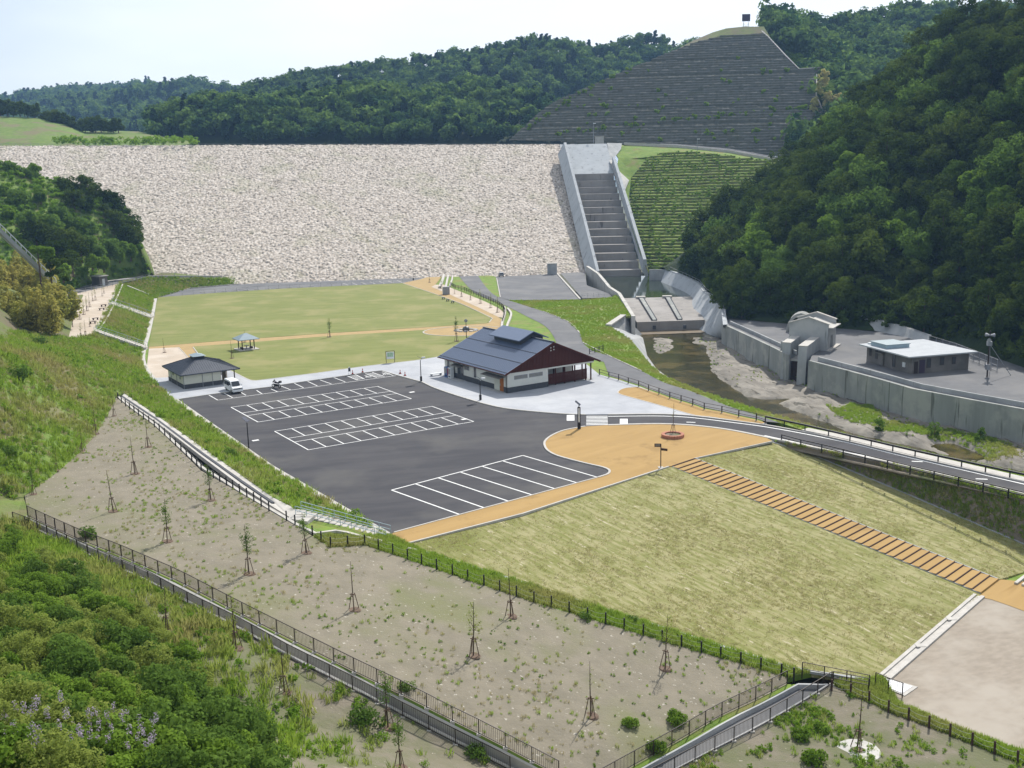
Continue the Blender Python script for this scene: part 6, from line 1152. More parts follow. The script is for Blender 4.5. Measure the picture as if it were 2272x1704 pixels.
cen_ = sum(P_)/4; I_ = [cen_+(q-cen_)*.78 for q in P_]; u_ = np.array([0, 0, .06]); m_.add([q+u_ for q in P_]+[q+u_ for q in I_]+[q-[0, 0, .4] for q in P_]+[q-[0, 0, .8] for q in I_], [(i, (i+1) % 4, 4+(i+1) % 4, 4+i) for i in range(4)]+[(8+i, 8+(i+1) % 4, (i+1) % 4, i) for i in range(4)]+[(4+i, 4+(i+1) % 4, 12+(i+1) % 4, 12+i) for i in range(4)]); m_.build('pit_wall', 'kerb', pit)
m_ = MB(); m_.add([q+[0, 0, .08] for q in I_], [(0, 1, 2, 3)]); m_.build('grating', 'steel', pit)
posts1 = [(262, 885, 2.35), (270, 893, 2.35), (279, 901, 2.35), (288, 908, 2.35), (298, 915, 2.35), (308, 922, 2.35), (319, 930, 2.35), (331, 938, 2.35), (343, 947, 2.35), (354, 956, 2.36), (366, 966, 2.37), (378, 977, 2.38), (390, 989, 2.38), (402, 1000, 2.39), (414, 1012, 2.4), (426, 1023, 2.4), (437, 1033, 2.4), (447, 1044, 2.4), (461, 1053, 2.4), (474, 1061, 2.4), (488, 1069, 2.4), (503, 1077, 2.4), (517, 1085, 2.4), (532, 1094, 2.4), (548, 1103, 2.4), (563.6, 1112.5, 2.4), (580, 1123, 2.35), (597, 1133, 2.3), (636, 1155, 2.1), (655, 1164, 2.0), (674, 1175, 1.95), (693.5, 1188.5, 1.9), (713, 1201, 1.75), (734, 1214, 1.6), (772, 1211, 1.4), (809.5, 1208.4, 1.2), (840, 1219, .9), (872, 1229, .7), (904.5, 1241, .5), (935.8, 1251.8, .2), (969, 1263, 0), (1004, 1275, -.25), (1038, 1287, -.5), (1074, 1298.6, -.75), (1109, 1311, -1), (1146, 1323, -1.25), (1185, 1336, -1.5), (1223.5, 1346, -1.75), (1263, 1359, -2), (1304, 1372, -2.3), (1344, 1383, -2.5), (1385, 1396, -2.8), (1427.5, 1409.6, -3.05), (1469.5, 1422, -3.25), (1512, 1434, -3.5), (1556, 1447.6, -3.75), (1599, 1460, -4), (1643.4, 1472, -4.2), (1688, 1485, -4.4), (1733.5, 1498, -4.65), (1761, 1507, -4.7)]
fence('rope_fence', 'long line of short dark posts with slack white ropes along the bare terrace', px(posts1), 1.0, post=.06, rails=(.88, .5), at=1, rope=.008, m='black', postm='black')
posts2 = [(1845, 1534, -4.8), (1887, 1543, -4.8), (1928, 1560, -4.85), (1971, 1581, -4.9), (2015.6, 1597.7, -4.9), (2061, 1616, -4.95), (2107.5, 1634, -5), (2156.6, 1654, -5), (2206, 1673.6, -5), (2257, 1695, -5), (2310, 1716, -5)]
fence('rope_fence', 'row of dark red posts with white ropes above the grey sand yard', px(posts2), 1.0, post=.06, rails=(.88, .5), at=1, rope=.01, postm='log')
fence('guard_rail', 'black guard rail along the near side of the access road', [q for q in px([(1734, 977), (1776.5, 988.5), (1823, 999), (1870.5, 1010.5), (1919, 1023), (1968.7, 1035), (2019, 1047.5), (2072, 1060), (2126, 1073), (2181, 1086), (2237, 1099.5), (2295, 1113.5)])], .8, at=1, post=.06, rails=(.95, .5), rail=.11, m='black', cat='guard rail')
fence('guard_rail', 'black guard rail along the river side of the access road', px([(1698, 936.5), (1740, 946), (1786, 956), (1838, 968.5), (1885.6, 980), (1932.6, 991), (1980.5, 1002.5), (2030, 1014), (2081, 1025.5), (2133, 1037), (2186, 1049), (2240, 1061), (2296, 1073)]), .8, at=1, post=.06, rails=(1.,), rail=.22, m='black', cat='guard rail')
fence('post_rail_fence', 'dark post and rail fence between the hall paving and the riverside road', px(fence_line, .1), 1.05, at=1, post=.07, rails=(.95, .5), rail=.06, m='brownmetal', footing=True)
fence('post_rail_fence', 'dark railing along the curve of the pale gravel strip', px([(1000, 634, .05), (1011, 640, .05), (1030, 645, .05), (1058, 656, .05), (1085, 667, .05), (1104, 676, .05), (1116, 684, .05), (1121, 694, .05), (1119, 705, .05), (1115, 717, .05)]), 1.1, 2.6, .06, (1., .5), .3, 'brownmetal', .03, .06)
fence('lawn_fence', 'thin mesh fence between the upper lawn and the road behind', px([(355, 659), (480, 650), (620, 641), (760, 634.5), (893, 628)]), 1.2, 3.2, .035, (1.,), 0, 'steel', .02, .04)
fence('mesh_fence', 'thin grey fence along the toe of the dam', px([(332, 614, 4.05), (420, 615, 2.95), (500, 615, 1.95), (640, 614, .85), (800, 606.5, .35), (940, 599.7, .08)]), 1.4, 4, .045, (1.,), 0, 'steel', .02, .045)
fence('mesh_fence', 'thin grey fence in front of the concrete hut', px([(178, 651, 4.05), (240, 637, 4.05), (300, 624, 4.05), (332, 616, 4.05)]), 1.2, 3, .04, (1., .5), 0, 'steel', .02, .04)
fence('mesh_fence', 'low grey fence at the edge of the lower apron', px([(1291, 660), (1320, 658), (1352, 655)]), 1.0, 1.8, .035, (1., .5), 0, 'steel', .02, .04)
fence('mesh_fence', 'tall chain link fence behind the flat roofed building', [q for q in px([(2062, 768), (2120, 786), (2170, 806), (2212, 824)])], 2.0, 2.4, .05, (1., .5, .05), .35, 'steel', .015, .05)
fence('mesh_fence', 'low grey fence beside the shaft at the toe of the dam', px([(1075, 614, .1), (1150, 611, .1), (1215, 607, .1)]), 1.1, 3, .04, (1., .5), 0, 'steel', .02, .05)
fence('road_gate', 'small dark barrier across the riverside road behind the hall', px([(1308, 785), (1322, 782), (1338, 777)]), 1.0, 1.4, .07, (.9, .45), 0, 'black', .02, .08, cat='gate')
hd = thing('hillside_drain', 'straight concrete drain with a pale rail climbing the left hillside', 'drain', D(-20, 495, 222)); a, b = D(-30, 484, 222)-D(-20, 495, 222), D(118, 628, 232)-D(-20, 495, 222); m_ = MB(); m_.bar(a, b, 1.5, .8); m_.build('channel', 'concrete', hd); m_ = MB(); u_ = np.array([.7, 0, 1.]); m_.bar(a+u_, b+u_, .14, .14)
for k in range(14): p = a+(b-a)*k/13+np.array([.7, 0, 0]); m_.bar(p, p+np.array([0, 0, 1.]), .09)
m_.build('rail', 'lampwhite', hd)

# ================================================================== VEGETATION
from mathutils.bvhtree import BVHTree
LAND = [BVHTree.FromPolygons([tuple(p) for p in v], [tuple(map(int, t)) for t in f]) for v, f in ((terv, terf), (nv, nf), (rtv, rtf), (hv, hf), (gv_v, gv_f), (tv, tf))]
def hit(x, y, which=None):
    d = ray(x, y); d = d/np.linalg.norm(d); best = None
    for b in (LAND if which is None else [LAND[i] for i in which]):
        q = b.ray_cast(Vector(CP), Vector(d))
        if q[0] is not None and (best is None or q[3] < best[1]): best = (np.array(q[0]), q[3])
    return best[0] if best else None
def hgt(base, top_y):
    lo, hi = 0, 60
    for _ in range(40):
        m_ = (lo+hi)/2; q = base+np.array([0, 0, m_])-CP; y = PH/2-FPX*np.dot(q, UP)/np.dot(q, FW)
        if y > top_y: lo = m_
        else: hi = m_
    return lo
def spaced(v, f, n, dmin, rng, tries=40):
    out = []; C_ = sample(v, f, n*tries, rng)
    cell = {}
    for p in C_:
        k = (int(p[0]//dmin), int(p[1]//dmin), int(p[2]//dmin)); ok = True
        for a in (-1, 0, 1):
            for b in (-1, 0, 1):
                for c in (-1, 0, 1):
                    for q in cell.get((k[0]+a, k[1]+b, k[2]+c), ()):
                        if np.linalg.norm(q-p) < dmin: ok = False
        if ok:
            cell.setdefault(k, []).append(p); out.append(p)
            if len(out) >= n: break
    return out
def pxy(q): d = np.array(q)-CP; z = d@FW; return PW/2+FPX*(d@RT)/z, PH/2-FPX*(d@UP)/z
vr = np.random.default_rng(21)
# --- far woods: masses nobody could count
far_kinds = [hidden_mesh('far_crown', crown_mesh('far_crown', 5.5, 11, 16, 420, 1.05, 50+i, clump=.42)[0], 'leaf_far') for i in range(4)]
con_kinds = [hidden_mesh('far_conifer', crown_mesh('far_conifer', 2.8, 14, 18, 300, .95, 60+i, shape='cone', base=.1)[0], 'leaf_conifer') for i in range(2)]
def woods(name, v, f, dmin, n, s0, s1, kinds, label, seed):
    rng = np.random.default_rng(seed); P_ = [p for p in spaced(v, f, n, dmin, rng, 12)]; return scatter(name, P_, rng.uniform(s0, s1, len(P_)), kinds, seed, label=label, cat='forest')
woods('ridge_forest', h1v, h1f, 6.3, 7600, .8, 1.15, far_kinds+con_kinds[:1], 'dense green forest covering the long ridge beyond the dam', 1)
woods('distant_forest', h2v, h2f, 13, 5200, 1.2, 1.9, far_kinds+con_kinds*2, 'hazy blue green forest on the most distant hills', 2)
woods('green_ridge_forest', h4v, h4f, 6.5, 2600, .7, 1.2, far_kinds, 'sunlit forest on the green ridge right of the crib slope', 3)
for q in far_kinds+con_kinds: pass
# scrub between crib slope and dark woods
SP = [D(x, y, Y) for x, y, Y in ((1705, 80, 545), (1745, 120, 535), (1776, 155, 520), (1812, 165, 505), (1812, 212, 490), (1836, 262, 470), (1765, 352, 445), (1850, 350, 420), (1960, 250, 430), (1950, 120, 560), (1800, 50, 590))]
hb = [D(x, y, Y)-np.array([0, 0, 3]) for x, y, Y in ((1690, 60, 560), (1760, 130, 530), (1800, 190, 500), (1830, 270, 465), (1760, 360, 438))]; hb2 = [D(x, y, Y)-np.array([0, 0, 3]) for x, y, Y in ((1720, 60, 600), (1840, 130, 570), (1900, 190, 520), (1930, 260, 460), (1850, 390, 400))]
h8, h8v, h8f = loft('scrub_slope', [hb, hb2], 'hillgrass', nu=20, noise=1, back=30)
scrub_k = [hidden_mesh('scrub', crown_mesh('scrub', 2.4, 3.6, 10, 300, .5, 70+i, clump=.45, base=.05)[0], 'leaf_bright') for i in range(2)]
P_ = spaced(h8v, h8f, 420, 3.2, vr, 12); scatter('scrub_thicket', P_, vr.uniform(.7, 1.7, len(P_)), scrub_k+far_kinds[:1], 4, label='light green scrub along the right edge of the crib slope', cat='scrub')
straw = [hidden_mesh('straw_bamboo', crown_mesh('straw_bamboo', 2.2, 8, 22, 700, .5, 75, base=.1, clump=.3, flat=1.5)[0], 'leaf_yellow')]
P_ = [D(x+vr.normal()*8, y+vr.normal()*8, 462) for x, y in ((1822, 195), (1830, 215), (1825, 240), (1840, 230), (1850, 250), (1866, 232), (1878, 240), (1858, 215), (1818, 260), (1838, 262), (1850, 270), (1880, 252), (1832, 180))]
for i, p in enumerate(P_):
    o = straw[0].copy() if i else straw[0]; COL.objects.link(o); o.name = 'straw_bamboo'; o.location = tuple(p-np.array([0, 0, 5])); o.scale = (vr.uniform(.8, 1.2),)*3; o.rotation_euler = (0, 0, vr.random()*6); tag(o, 'straw coloured bamboo clump beside the edge of the crib slope', 'bamboo', 'straw bamboo by the crib slope')
# greenery on the crib berms
gk = [hidden_mesh('berm_shrub', crown_mesh('berm_shrub', 1.0, 1.4, 6, 90, .34, 80, clump=.5, base=0)[0], 'leaf_bright')]
P_ = []
for (x0, y0), (x1, y1), n in (((1225, 300), (1500, 268), 26), ((1500, 268), (1800, 238), 34), ((1240, 240), (1420, 235), 10), ((1150, 305), (1260, 225), 16), ((1260, 222), (1400, 152), 16), ((1540, 298), (1800, 285), 14)):
    for k in range(n): t = vr.random(); P_.append(OC(x0+(x1-x0)*t+vr.normal()*3, y0+(y1-y0)*t+vr.normal()*2))
for k in range(60): P_.append(OC(vr.uniform(1300, 1790), vr.uniform(130, 330)))
P_ = [p for p in P_ if inside(np.array([pxy(p)]), [(1135, 309), (1230, 226), (1400, 151), (1536, 96), (1695, 74), (1772, 153), (1810, 212), (1830, 262), (1765, 350), (1360, 318)])[0]]
scatter('berm_greenery', P_, vr.uniform(.5, 1.3, len(P_)), gk, 5, label='small bright shrubs dotted along the berms of the crib slope', cat='shrubs')
tk_ = [hidden_mesh('terrace_tuft', crown_mesh('terrace_tuft', .9, .8, 6, 90, .26, 85, clump=.5, base=0)[0], 'weed')]
P_ = [q for q in tgv[vr.integers(0, len(tgv), 1300)]]
scatter('terrace_greenery', P_, vr.uniform(.25, .75, len(P_)), tk_, 6, label='low green growth along the steps of the terraced slope', cat='shrubs')
P_ = [D(x, y, Y) for x, y, Y in zip(vr.uniform(1400, 1700, 60), vr.uniform(85, 150, 60), [520]*60)]
# --- dark wooded hillside on the right: each tree its own object
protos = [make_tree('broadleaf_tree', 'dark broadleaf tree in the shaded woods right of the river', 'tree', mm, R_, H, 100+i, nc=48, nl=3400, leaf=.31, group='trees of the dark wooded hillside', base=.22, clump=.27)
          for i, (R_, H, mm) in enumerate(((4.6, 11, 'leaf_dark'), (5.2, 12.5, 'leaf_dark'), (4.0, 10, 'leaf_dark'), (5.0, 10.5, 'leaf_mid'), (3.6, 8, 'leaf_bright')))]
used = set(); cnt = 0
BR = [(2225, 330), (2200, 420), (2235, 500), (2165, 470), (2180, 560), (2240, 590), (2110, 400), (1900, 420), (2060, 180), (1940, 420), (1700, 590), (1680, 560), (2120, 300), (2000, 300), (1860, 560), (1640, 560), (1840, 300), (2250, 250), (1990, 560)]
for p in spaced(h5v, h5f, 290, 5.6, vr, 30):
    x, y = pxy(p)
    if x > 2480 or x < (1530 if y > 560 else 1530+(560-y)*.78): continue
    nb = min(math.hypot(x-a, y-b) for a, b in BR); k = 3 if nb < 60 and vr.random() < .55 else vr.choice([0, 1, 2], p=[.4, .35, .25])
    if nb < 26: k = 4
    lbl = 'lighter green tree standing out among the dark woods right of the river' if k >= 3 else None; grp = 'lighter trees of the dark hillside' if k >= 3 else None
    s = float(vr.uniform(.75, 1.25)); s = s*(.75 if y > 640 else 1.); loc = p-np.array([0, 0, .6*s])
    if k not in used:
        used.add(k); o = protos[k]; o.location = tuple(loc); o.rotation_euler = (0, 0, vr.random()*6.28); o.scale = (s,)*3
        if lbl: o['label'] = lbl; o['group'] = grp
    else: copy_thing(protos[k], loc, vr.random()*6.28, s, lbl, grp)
    cnt += 1
for i, o in enumerate(protos):
    if i not in used:
        for c in list(o.children): bpy.data.objects.remove(c)
        bpy.data.objects.remove(o)
und = [hidden_mesh('undergrowth_leaf', crown_mesh('undergrowth_leaf', 1.6, 2.6, 8, 260, .32, 90+i, clump=.5, base=0)[0], 'leaf_dark') for i in range(2)]
P_ = [p for p in spaced(h5v, h5f, 1500, 2.2, vr, 6) if pxy(p)[0] > 1515]; scatter('undergrowth', P_, vr.uniform(.7, 1.5, len(P_)), und, 7, label='dark undergrowth covering the ground of the shaded hillside', cat='undergrowth')
# --- left abutment
lp = [make_tree('abutment_tree', lb_, 'tree', mm, R_, H, 130+i, nc=36, nl=1900, leaf=.38, group=gr_, base=.2) for i, (R_, H, mm, lb_, gr_) in enumerate(((4.2, 8.5, 'leaf_dark', 'dark tree on the left slope beside the dam face', 'dark trees left of the dam'), (3.6, 7, 'leaf_mid', 'mid green tree on the left slope beside the dam face', 'mid green trees left of the dam'), (2.4, 4.2, 'leaf_bright', 'small bright green tree on the left slope beside the dam', 'small bright trees left of the dam')))]
P0 = [(20, 372, 335, 1), (60, 385, 338, 1), (-20, 372, 333, 1), (75, 372, 340, 2), (150, 410, 343, 0), (185, 405, 346, 0), (215, 420, 346, 0), (240, 440, 348, 0), (262, 452, 350, 0), (280, 475, 350, 0), (295, 500, 348, 0), (250, 480, 342, 0), (225, 465, 342, 0), (190, 450, 338, 0), (270, 505, 342, 0), (285, 520, 340, 0), (165, 440, 335, 0), (130, 470, 318, 1), (160, 490, 318, 1), (190, 500, 318, 1), (110, 520, 300, 0), (150, 530, 300, 0), (80, 510, 300, 0), (180, 545, 300, 0), (200, 530, 305, 1), (130, 560, 285, 0), (160, 575, 285, 0), (215, 555, 312, 1), (240, 545, 318, 1), (290, 555, 330, 2), (265, 560, 322, 2), (230, 580, 308, 2), (40, 430, 318, 1), (90, 430, 325, 2), (20, 470, 305, 2), (60, 480, 300, 1), (110, 490, 308, 1), (10, 420, 320, 2), (275, 540, 328, 2), (140, 600, 275, 2), (170, 545, 305, 0), (205, 575, 300, 2)]
lu = set()
for x, y, Y, k in P0:
    p = D(x, y+14, Y); s = float(vr.uniform(.8, 1.15)); loc = p-np.array([0, 0, 3.2*s if k < 2 else 1])
    if k not in lu: lu.add(k); lp[k].location = tuple(loc); lp[k].scale = (s,)*3
    else: copy_thing(lp[k], loc, vr.random()*6.28, s)
uk = [hidden_mesh('slope_shrub_leaf', crown_mesh('slope_shrub_leaf', 1.1, 1.3, 7, 160, .24, 95+i, clump=.5, base=0)[0], 'weed') for i in range(2)]
P_ = spaced(h6v, h6f, 900, 1.9, vr, 8); scatter('slope_scrub', P_, vr.uniform(.5, 1.5, len(P_)), uk, 8, label='low green scrub covering the left slope beside the dam', cat='scrub')
# conifer row on the grassy hill
cf = make_tree('hill_tree', 'dark tree in the row on the grassy hill left of the dam crest', 'tree', 'leaf_dark', 3.4, 8.5, 150, nc=26, nl=900, leaf=.6, group='trees on the grassy hill', base=.08)
first = True
for x, y, Y in [(2, 258, 565), (18, 256, 566), (30, 258, 560), (45, 256, 566), (62, 258, 562), (78, 262, 562), (100, 270, 560), (115, 274, 558), (130, 280, 556), (145, 282, 556), (160, 288, 553), (175, 292, 552), (190, 294, 550), (202, 295, 551), (213, 293, 550), (225, 294, 550), (240, 295, 548), (252, 293, 548), (263, 292, 548), (-12, 256, 566), (55, 254, 570)]:
    p = D(x, y+3, Y); s = float(vr.uniform(.75, 1.25))
    if first: cf.location = tuple(p); cf.scale = (s,)*3; first = False
    else: copy_thing(cf, p, vr.random()*6, s)
gt = [hidden_mesh('hill_grass', leafball('x', 1.2, 1.3, 60, .35, 'weed', 5).data, 'weed')]
P_ = [D(x, y, Y) for x, y, Y in zip(vr.uniform(120, 440, 160), vr.uniform(308, 322, 160), vr.uniform(452, 470, 160))]; scatter('crest_shrubs', P_, vr.uniform(.5, 1.4, len(P_)), gt, 9, label='pale green shrubs at the left end of the dam crest', cat='shrubs')
# --- bamboo and two bare trunked pines
bp_ = make_tree('bamboo_clump', 'yellow brown bamboo clump beside the sandy shelf', 'bamboo', 'leaf_bamboo', 2.3, 8.6, 160, nc=54, nl=2800, leaf=.24, group='bamboo beside the sandy shelf', base=.1, clump=.3, flat=1.2, tr=.06)
first = True; BAM = [D(x+vr.normal()*7, by+vr.normal()*4, Y+vr.normal()*3) for by, Y, x0, x1, n in ((640, 262, -40, 95, 8), (662, 246, -40, 128, 10), (690, 230, -40, 150, 11), (716, 213, -50, 152, 11), (742, 198, -50, 128, 10)) for x in np.linspace(x0, x1, n)]
for p in BAM:
    s = float(vr.uniform(.8, 1.15))
    if first: bp_.location = tuple(p); bp_.scale = (s, s, s); first = False
    else: copy_thing(bp_, p-np.array([0, 0, .8]), vr.random()*6.28, (s*1.05, s*1.05, s*vr.uniform(.85, 1.2)))
for lb_, bx, by, Y, ty, seed, mm in (('tall pine with bare trunk and bright flat crown above the bamboo', 92, 640, 226, 542, 3, 'leaf_bright'), ('taller dark pine with bare trunk at the right edge of the bamboo', 121, 690, 222, 575, 4, 'leaf_dark')):
    b = D(bx, by, Y); h = hgt(b, ty); t = thing('pine_tree', lb_, 'tree', b); m_ = MB(); m_.tube([(0, 0, -1), (.1, 0, h*.5), (0, .1, h*.95)], [.22, .17, .06], 7); m_.build('trunk', 'bark', t)
    rng = np.random.default_rng(seed); c = np.array([(rng.uniform(-.8, 3.2), rng.uniform(-1.5, 1.5), h*rng.uniform(.72 if seed == 3 else .55, .98)) for k in range(16)]); v, f = leaf_cloud(c, np.full(16, .9), 1500, .28, rng, flat=.5); link('crown', np_mesh('crown', v, f, 4), mm, t)
# --- staked saplings
def sapling_proto(name, kind, seed):
    rng = np.random.default_rng(seed); t = thing(name, 'x', 'sapling', group='staked saplings'); H = 3.6; m_ = MB(); m_.tube([(0, 0, -.2), (.02, .01, H*.5), (0, .03, H)], [.05, .035, .012], 6); tips = []
    nb = {'leafy': 16, 'sparse': 12, 'pole': 5}[kind]
    for k in range(nb):
        z = H*rng.uniform(.38, .9); a = rng.random()*6.28; l_ = rng.uniform(.5, 1.0)*(1 if kind != 'pole' else .4)*(1.3-z/H); e = (l_*.6*math.cos(a), l_*.6*math.sin(a), z+l_*.8); m_.tube([(0, 0, z), e], [.014, .005], 4); tips += [e, (e[0]*.5, e[1]*.5, (z+e[2])/2)]
    m_.build('trunk', 'bark', t)
    n = {'leafy': 420, 'sparse': 150, 'pole': 26}[kind]; c = np.array(tips); v, f = leaf_cloud(c, np.full(len(c), .22), n, .055, rng); link('leaves', np_mesh('leaves', v, f, 4), 'leaf_olive' if kind != 'leafy' else 'leaf_mid', t)
    for a in (.4, 2.5, 4.6): m_ = MB(); m_.tube([(.42*math.cos(a), .42*math.sin(a), -.1), (.12*math.cos(a), .12*math.sin(a), 1.25)], .03, 5); m_.build('stake', 'stake', t)
    m_ = MB(); m_.bar((-.2, -.08, 1.15), (.25, .1, 1.15), .05); m_.bar((-.1, .2, 1.1), (.12, -.2, 1.1), .05); m_.build('crossbar', 'stake', t)
    m_ = MB(); m_.lathe([(.5, -.03), (.4, .06), (.2, .04), (.02, .03)], n=12); m_.build('earth_mound', 'stake', t); return t
SAP = {k: [sapling_proto('sapling', k, 200+i)] for i, k in enumerate(('leafy', 'sparse', 'pole'))}; SU = set()
def sapling(bx, by, ty, kind, label, z=None, group='staked saplings'):
    b = hit(bx, by) if z is None else G(bx, by, z)
    if b is None: b = G(bx, by, 0)
    h = hgt(b, ty); s = h/3.6; sc = (min(s, 1.15), min(s, 1.15), s); o = SAP[kind][0]
    if kind not in SU: SU.add(kind); o.location = tuple(b); o.scale = sc; o['label'] = label; o['group'] = group
    else: copy_thing(o, b, vr.random()*6.28, sc, label, group).rotation_euler = (vr.normal()*.025, vr.normal()*.025, vr.random()*6.28)
for q in [(253, 923, 876, 'sparse', 'thin sapling at the narrow far tip of the bare terrace'), (212.7, 963, 898, 'sparse', 'slim sapling on the grass edge second from the far tip of the terrace'), (182.6, 1001, 950, 'pole', 'bare pole sapling on the left edge of the terrace beside the hillside grass'),
          (124.8, 1044, 995, 'sparse', 'sapling on the left edge of the terrace where the grass hill meets bare soil'), (329, 992, 927, 'pole', 'bare sapling close to the rope posts at the far end of the terrace'), (299.5, 1051.5, 970, 'pole', 'tall bare pole sapling alone in the middle of the far terrace'),
          (74, 1097, 1035, 'leafy', 'bushy sapling at the left corner of the terrace above the railing end'), (251, 1135, 1042, 'pole', 'tall thin bare sapling on the left part of the terrace'), (371, 1201.6, 1107, 'leafy', 'leafy sapling on the left terrace with a spreading crown'),
          (552.6, 1274, 1162, 'leafy', 'tallest leafy sapling in the middle of the bare terrace'), (679, 1227, 1136, 'leafy', 'leafy sapling close to the white stair'), (468, 1110, 1031, 'leafy', 'leafy sapling next to the drain path and rope posts'), (785.5, 1353.5, 1245, 'pole', 'bare sapling with one slanting stake in the central terrace'),
          (368, 1402, 1299, 'sparse', 'sapling below the twin railing nearest the thicket'), (524, 1440, 1321, 'sparse', 'sapling overlapping the near railing left of centre'), (631, 1536, 1422, 'pole', 'sapling with bare stem below the near railing'), (1050, 1455, 1335, 'sparse', 'branching sapling with long shadow in the middle foreground terrace'),
          (1133, 1368, 1261, 'pole', 'bare sapling beside the rope posts above the foreground terrace'), (1311, 1588.6, 1464, 'pole', 'bare sapling standing among green weeds near the ramp'), (1475.6, 1483.7, 1364, 'sparse', 'sapling with dense shadow near the rope posts on the right'), (861, 1614, 1491, 'leafy', 'leafy sapling in front of the near railing at the bottom'),
          (888, 1704, 1588, 'leafy', 'sapling at the bottom edge below the near railing'), (1902, 1661, 1534, 'pole', 'thin sapling on a pale gravel ring at the lower right')]: sapling(*q)
for i, (x, y, t_) in enumerate(((177.6, 708.6, 678), (186, 698, 664), (193.5, 690, 656), (199, 681, 648), (206, 668, 646), (212, 666, 638), (227, 657, 636), (231, 651, 633), (199.6, 724.7, 703), (190, 748, 709), (180, 750, 716))): sapling(x, y, t_, 'sparse' if i % 3 else 'pole', 'thin sapling in the rows on the sandy shelf at the left', 4, 'saplings on the sandy shelf')
for x, y, t_, k, lb_ in ((515, 794.8, 755, 'pole', 'bare sapling on the lower lawn left of the pavilion'), (365, 782, 749, 'pole', 'bare sapling on a mound in the pale sand bed'), (543, 759, 730, 'pole', 'bare sapling right behind the pavilion'), (731, 747.7, 706, 'leafy', 'leafy sapling beside the tan path across the lawn'), (1013, 757, 701, 'leafy', 'tall leafy young tree left of the hall roof'), (953, 627, 603, 'pole', 'bare sapling on a mound in the tan plaza'), (979, 640, 612, 'sparse', 'sapling left of the grey cabinet on the gravel strip'), (1492.7, 965, 894, 'pole', 'tall thin sapling growing in the red brick planter')): sapling(x, y, t_, k, lb_, .1 if x > 1400 else .06)
for i, (x, y, t_) in enumerate(((1008.5, 652, 636), (1024, 658.5, 631), (1044, 665.8, 641), (1066, 673, 641), (1088.6, 683, 652), (1104, 693, 657))): sapling(x, y, t_, 'sparse', 'thin sapling in the row along the pale gravel strip', .07, 'saplings on the gravel strip')
gr = MB(); q = hit(1905, 1666, [2]); 
if q is not None:
    gr.lathe([(1.5, -.1), (1.45, .05), (.45, .07), (.4, .0)], c=tuple(q), n=20); struct(gr.build('gravel_ring', 'concrete_pale'))
# --- weeds and grass
tuft = [blades('grass_tuft', 26, .55, .35, 'grassblade', 300+i, .025) for i in range(3)]; tall = [blades('tall_grass', 30, .8, .5, 'grassblade', 310+i, .03) for i in range(2)]; dry = [blades('dry_tuft', 20, .45, .3, 'dryweed', 320, .02, .9)]
wd = [leafball('weed', .45, .5, 130, .075, 'weed', 330+i, nc=7) for i in range(3)]
def cover(name, v, f, n, s0, s1, kinds, label, seed, dens=None, cat='grass'):
    rng = np.random.default_rng(seed); P_ = sample(v, f, n, rng)
    if dens is not None: P_ = P_[rng.random(len(P_)) < dens(P_)]
    return scatter(name, P_, rng.uniform(s0, s1, len(P_)), kinds, seed, label=label, cat=cat, tilt=.15)
patch = lambda P_, sc, t: np.clip((fbm(P_[:, 0]*sc+3, P_[:, 1]*sc+9, 4)+.5-t)*9, 0, 1)
cover('hillside_grass', hv, hf, 30000, .5, 1.25, tuft+tall[:1]+dry, 'rough green grass covering the left hillside', 11)
cover('hillside_weeds', hv, hf, 2600, .6, 1.8, wd, 'leafy weeds dotted over the left hillside', 12, lambda P_: patch(P_, .12, .48), 'weeds')
short = [blades('turf_tuft', 16, .1, .3, 'turfblade', 340+i, .022, 2.2) for i in range(2)]; strw = [blades('straw_tuft', 14, .1, .3, 'dryweed', 345+i, .02, 2.5) for i in range(2)]
st_a, st_b, st_c, st_d = (q[:2] for q in (sa0, sb0, sb1, sa1))
cover('turf_blades', tv, tf, 30000, .4, .95, short+strw*2, 'patchy short turf with straw on the slope', 31, lambda P_: (.3+.7*patch(P_, .12, .5))*(~inside(P_[:, :2], [st_a, st_b, st_c, st_d])), 'turf')
cover('gutter_grass', gv_v, gv_f, 3800, .4, .9, tuft, 'bright grass strip beside the rope posts', 13); cover('verge_grass', rgv, rgf, 3000, .4, .9, tuft, 'bright grass strip above the sand yard', 14)
cover('terrace_weeds', terv, terf, 5500, .15, .5, wd+tuft, 'scattered low weeds on the bare terrace', 15, lambda P_: np.clip(patch(P_, .08, .66)*.35+.02+np.clip((P_[:, 0]-4)/22, 0, .6)*patch(P_, .15, .42), 0, 1), 'weeds')
cover('terrace_straw', terv, terf, 7000, .2, .6, dry+tuft[:1], 'dry straw tufts on the bare terrace', 16, lambda P_: patch(P_, .1, .5)*.5+.05, 'dry grass')
cover('near_weeds', nv, nf, 15000, .35, 1.2, wd+tuft+tall, 'green weeds and grass on the near slope', 17, lambda P_: np.clip(patch(P_, .14, .46)+np.clip((-P_[:, 0]-18)/16, 0, 1), 0.04, 1), 'weeds')
cover('shrub_edge_grass', nv, nf, 9000, .6, 1.5, tall+tuft, 'tall loose green grass along the edge of the near thicket', 37, lambda P_: np.clip((-P_[:, 0]-12)/14, 0, .8))
cover('lower_weeds', rtv, rtf, 7000, .25, .85, wd+tuft, 'green weeds on the lower right terrace', 18, lambda P_: np.clip(patch(P_, .2, .49)*np.clip((34-P_[:, 0])/16, .12, 1)*.8+.03, 0, 1), 'weeds')
rdl = np.array(resample(px(road_up), 200))[:, :2]
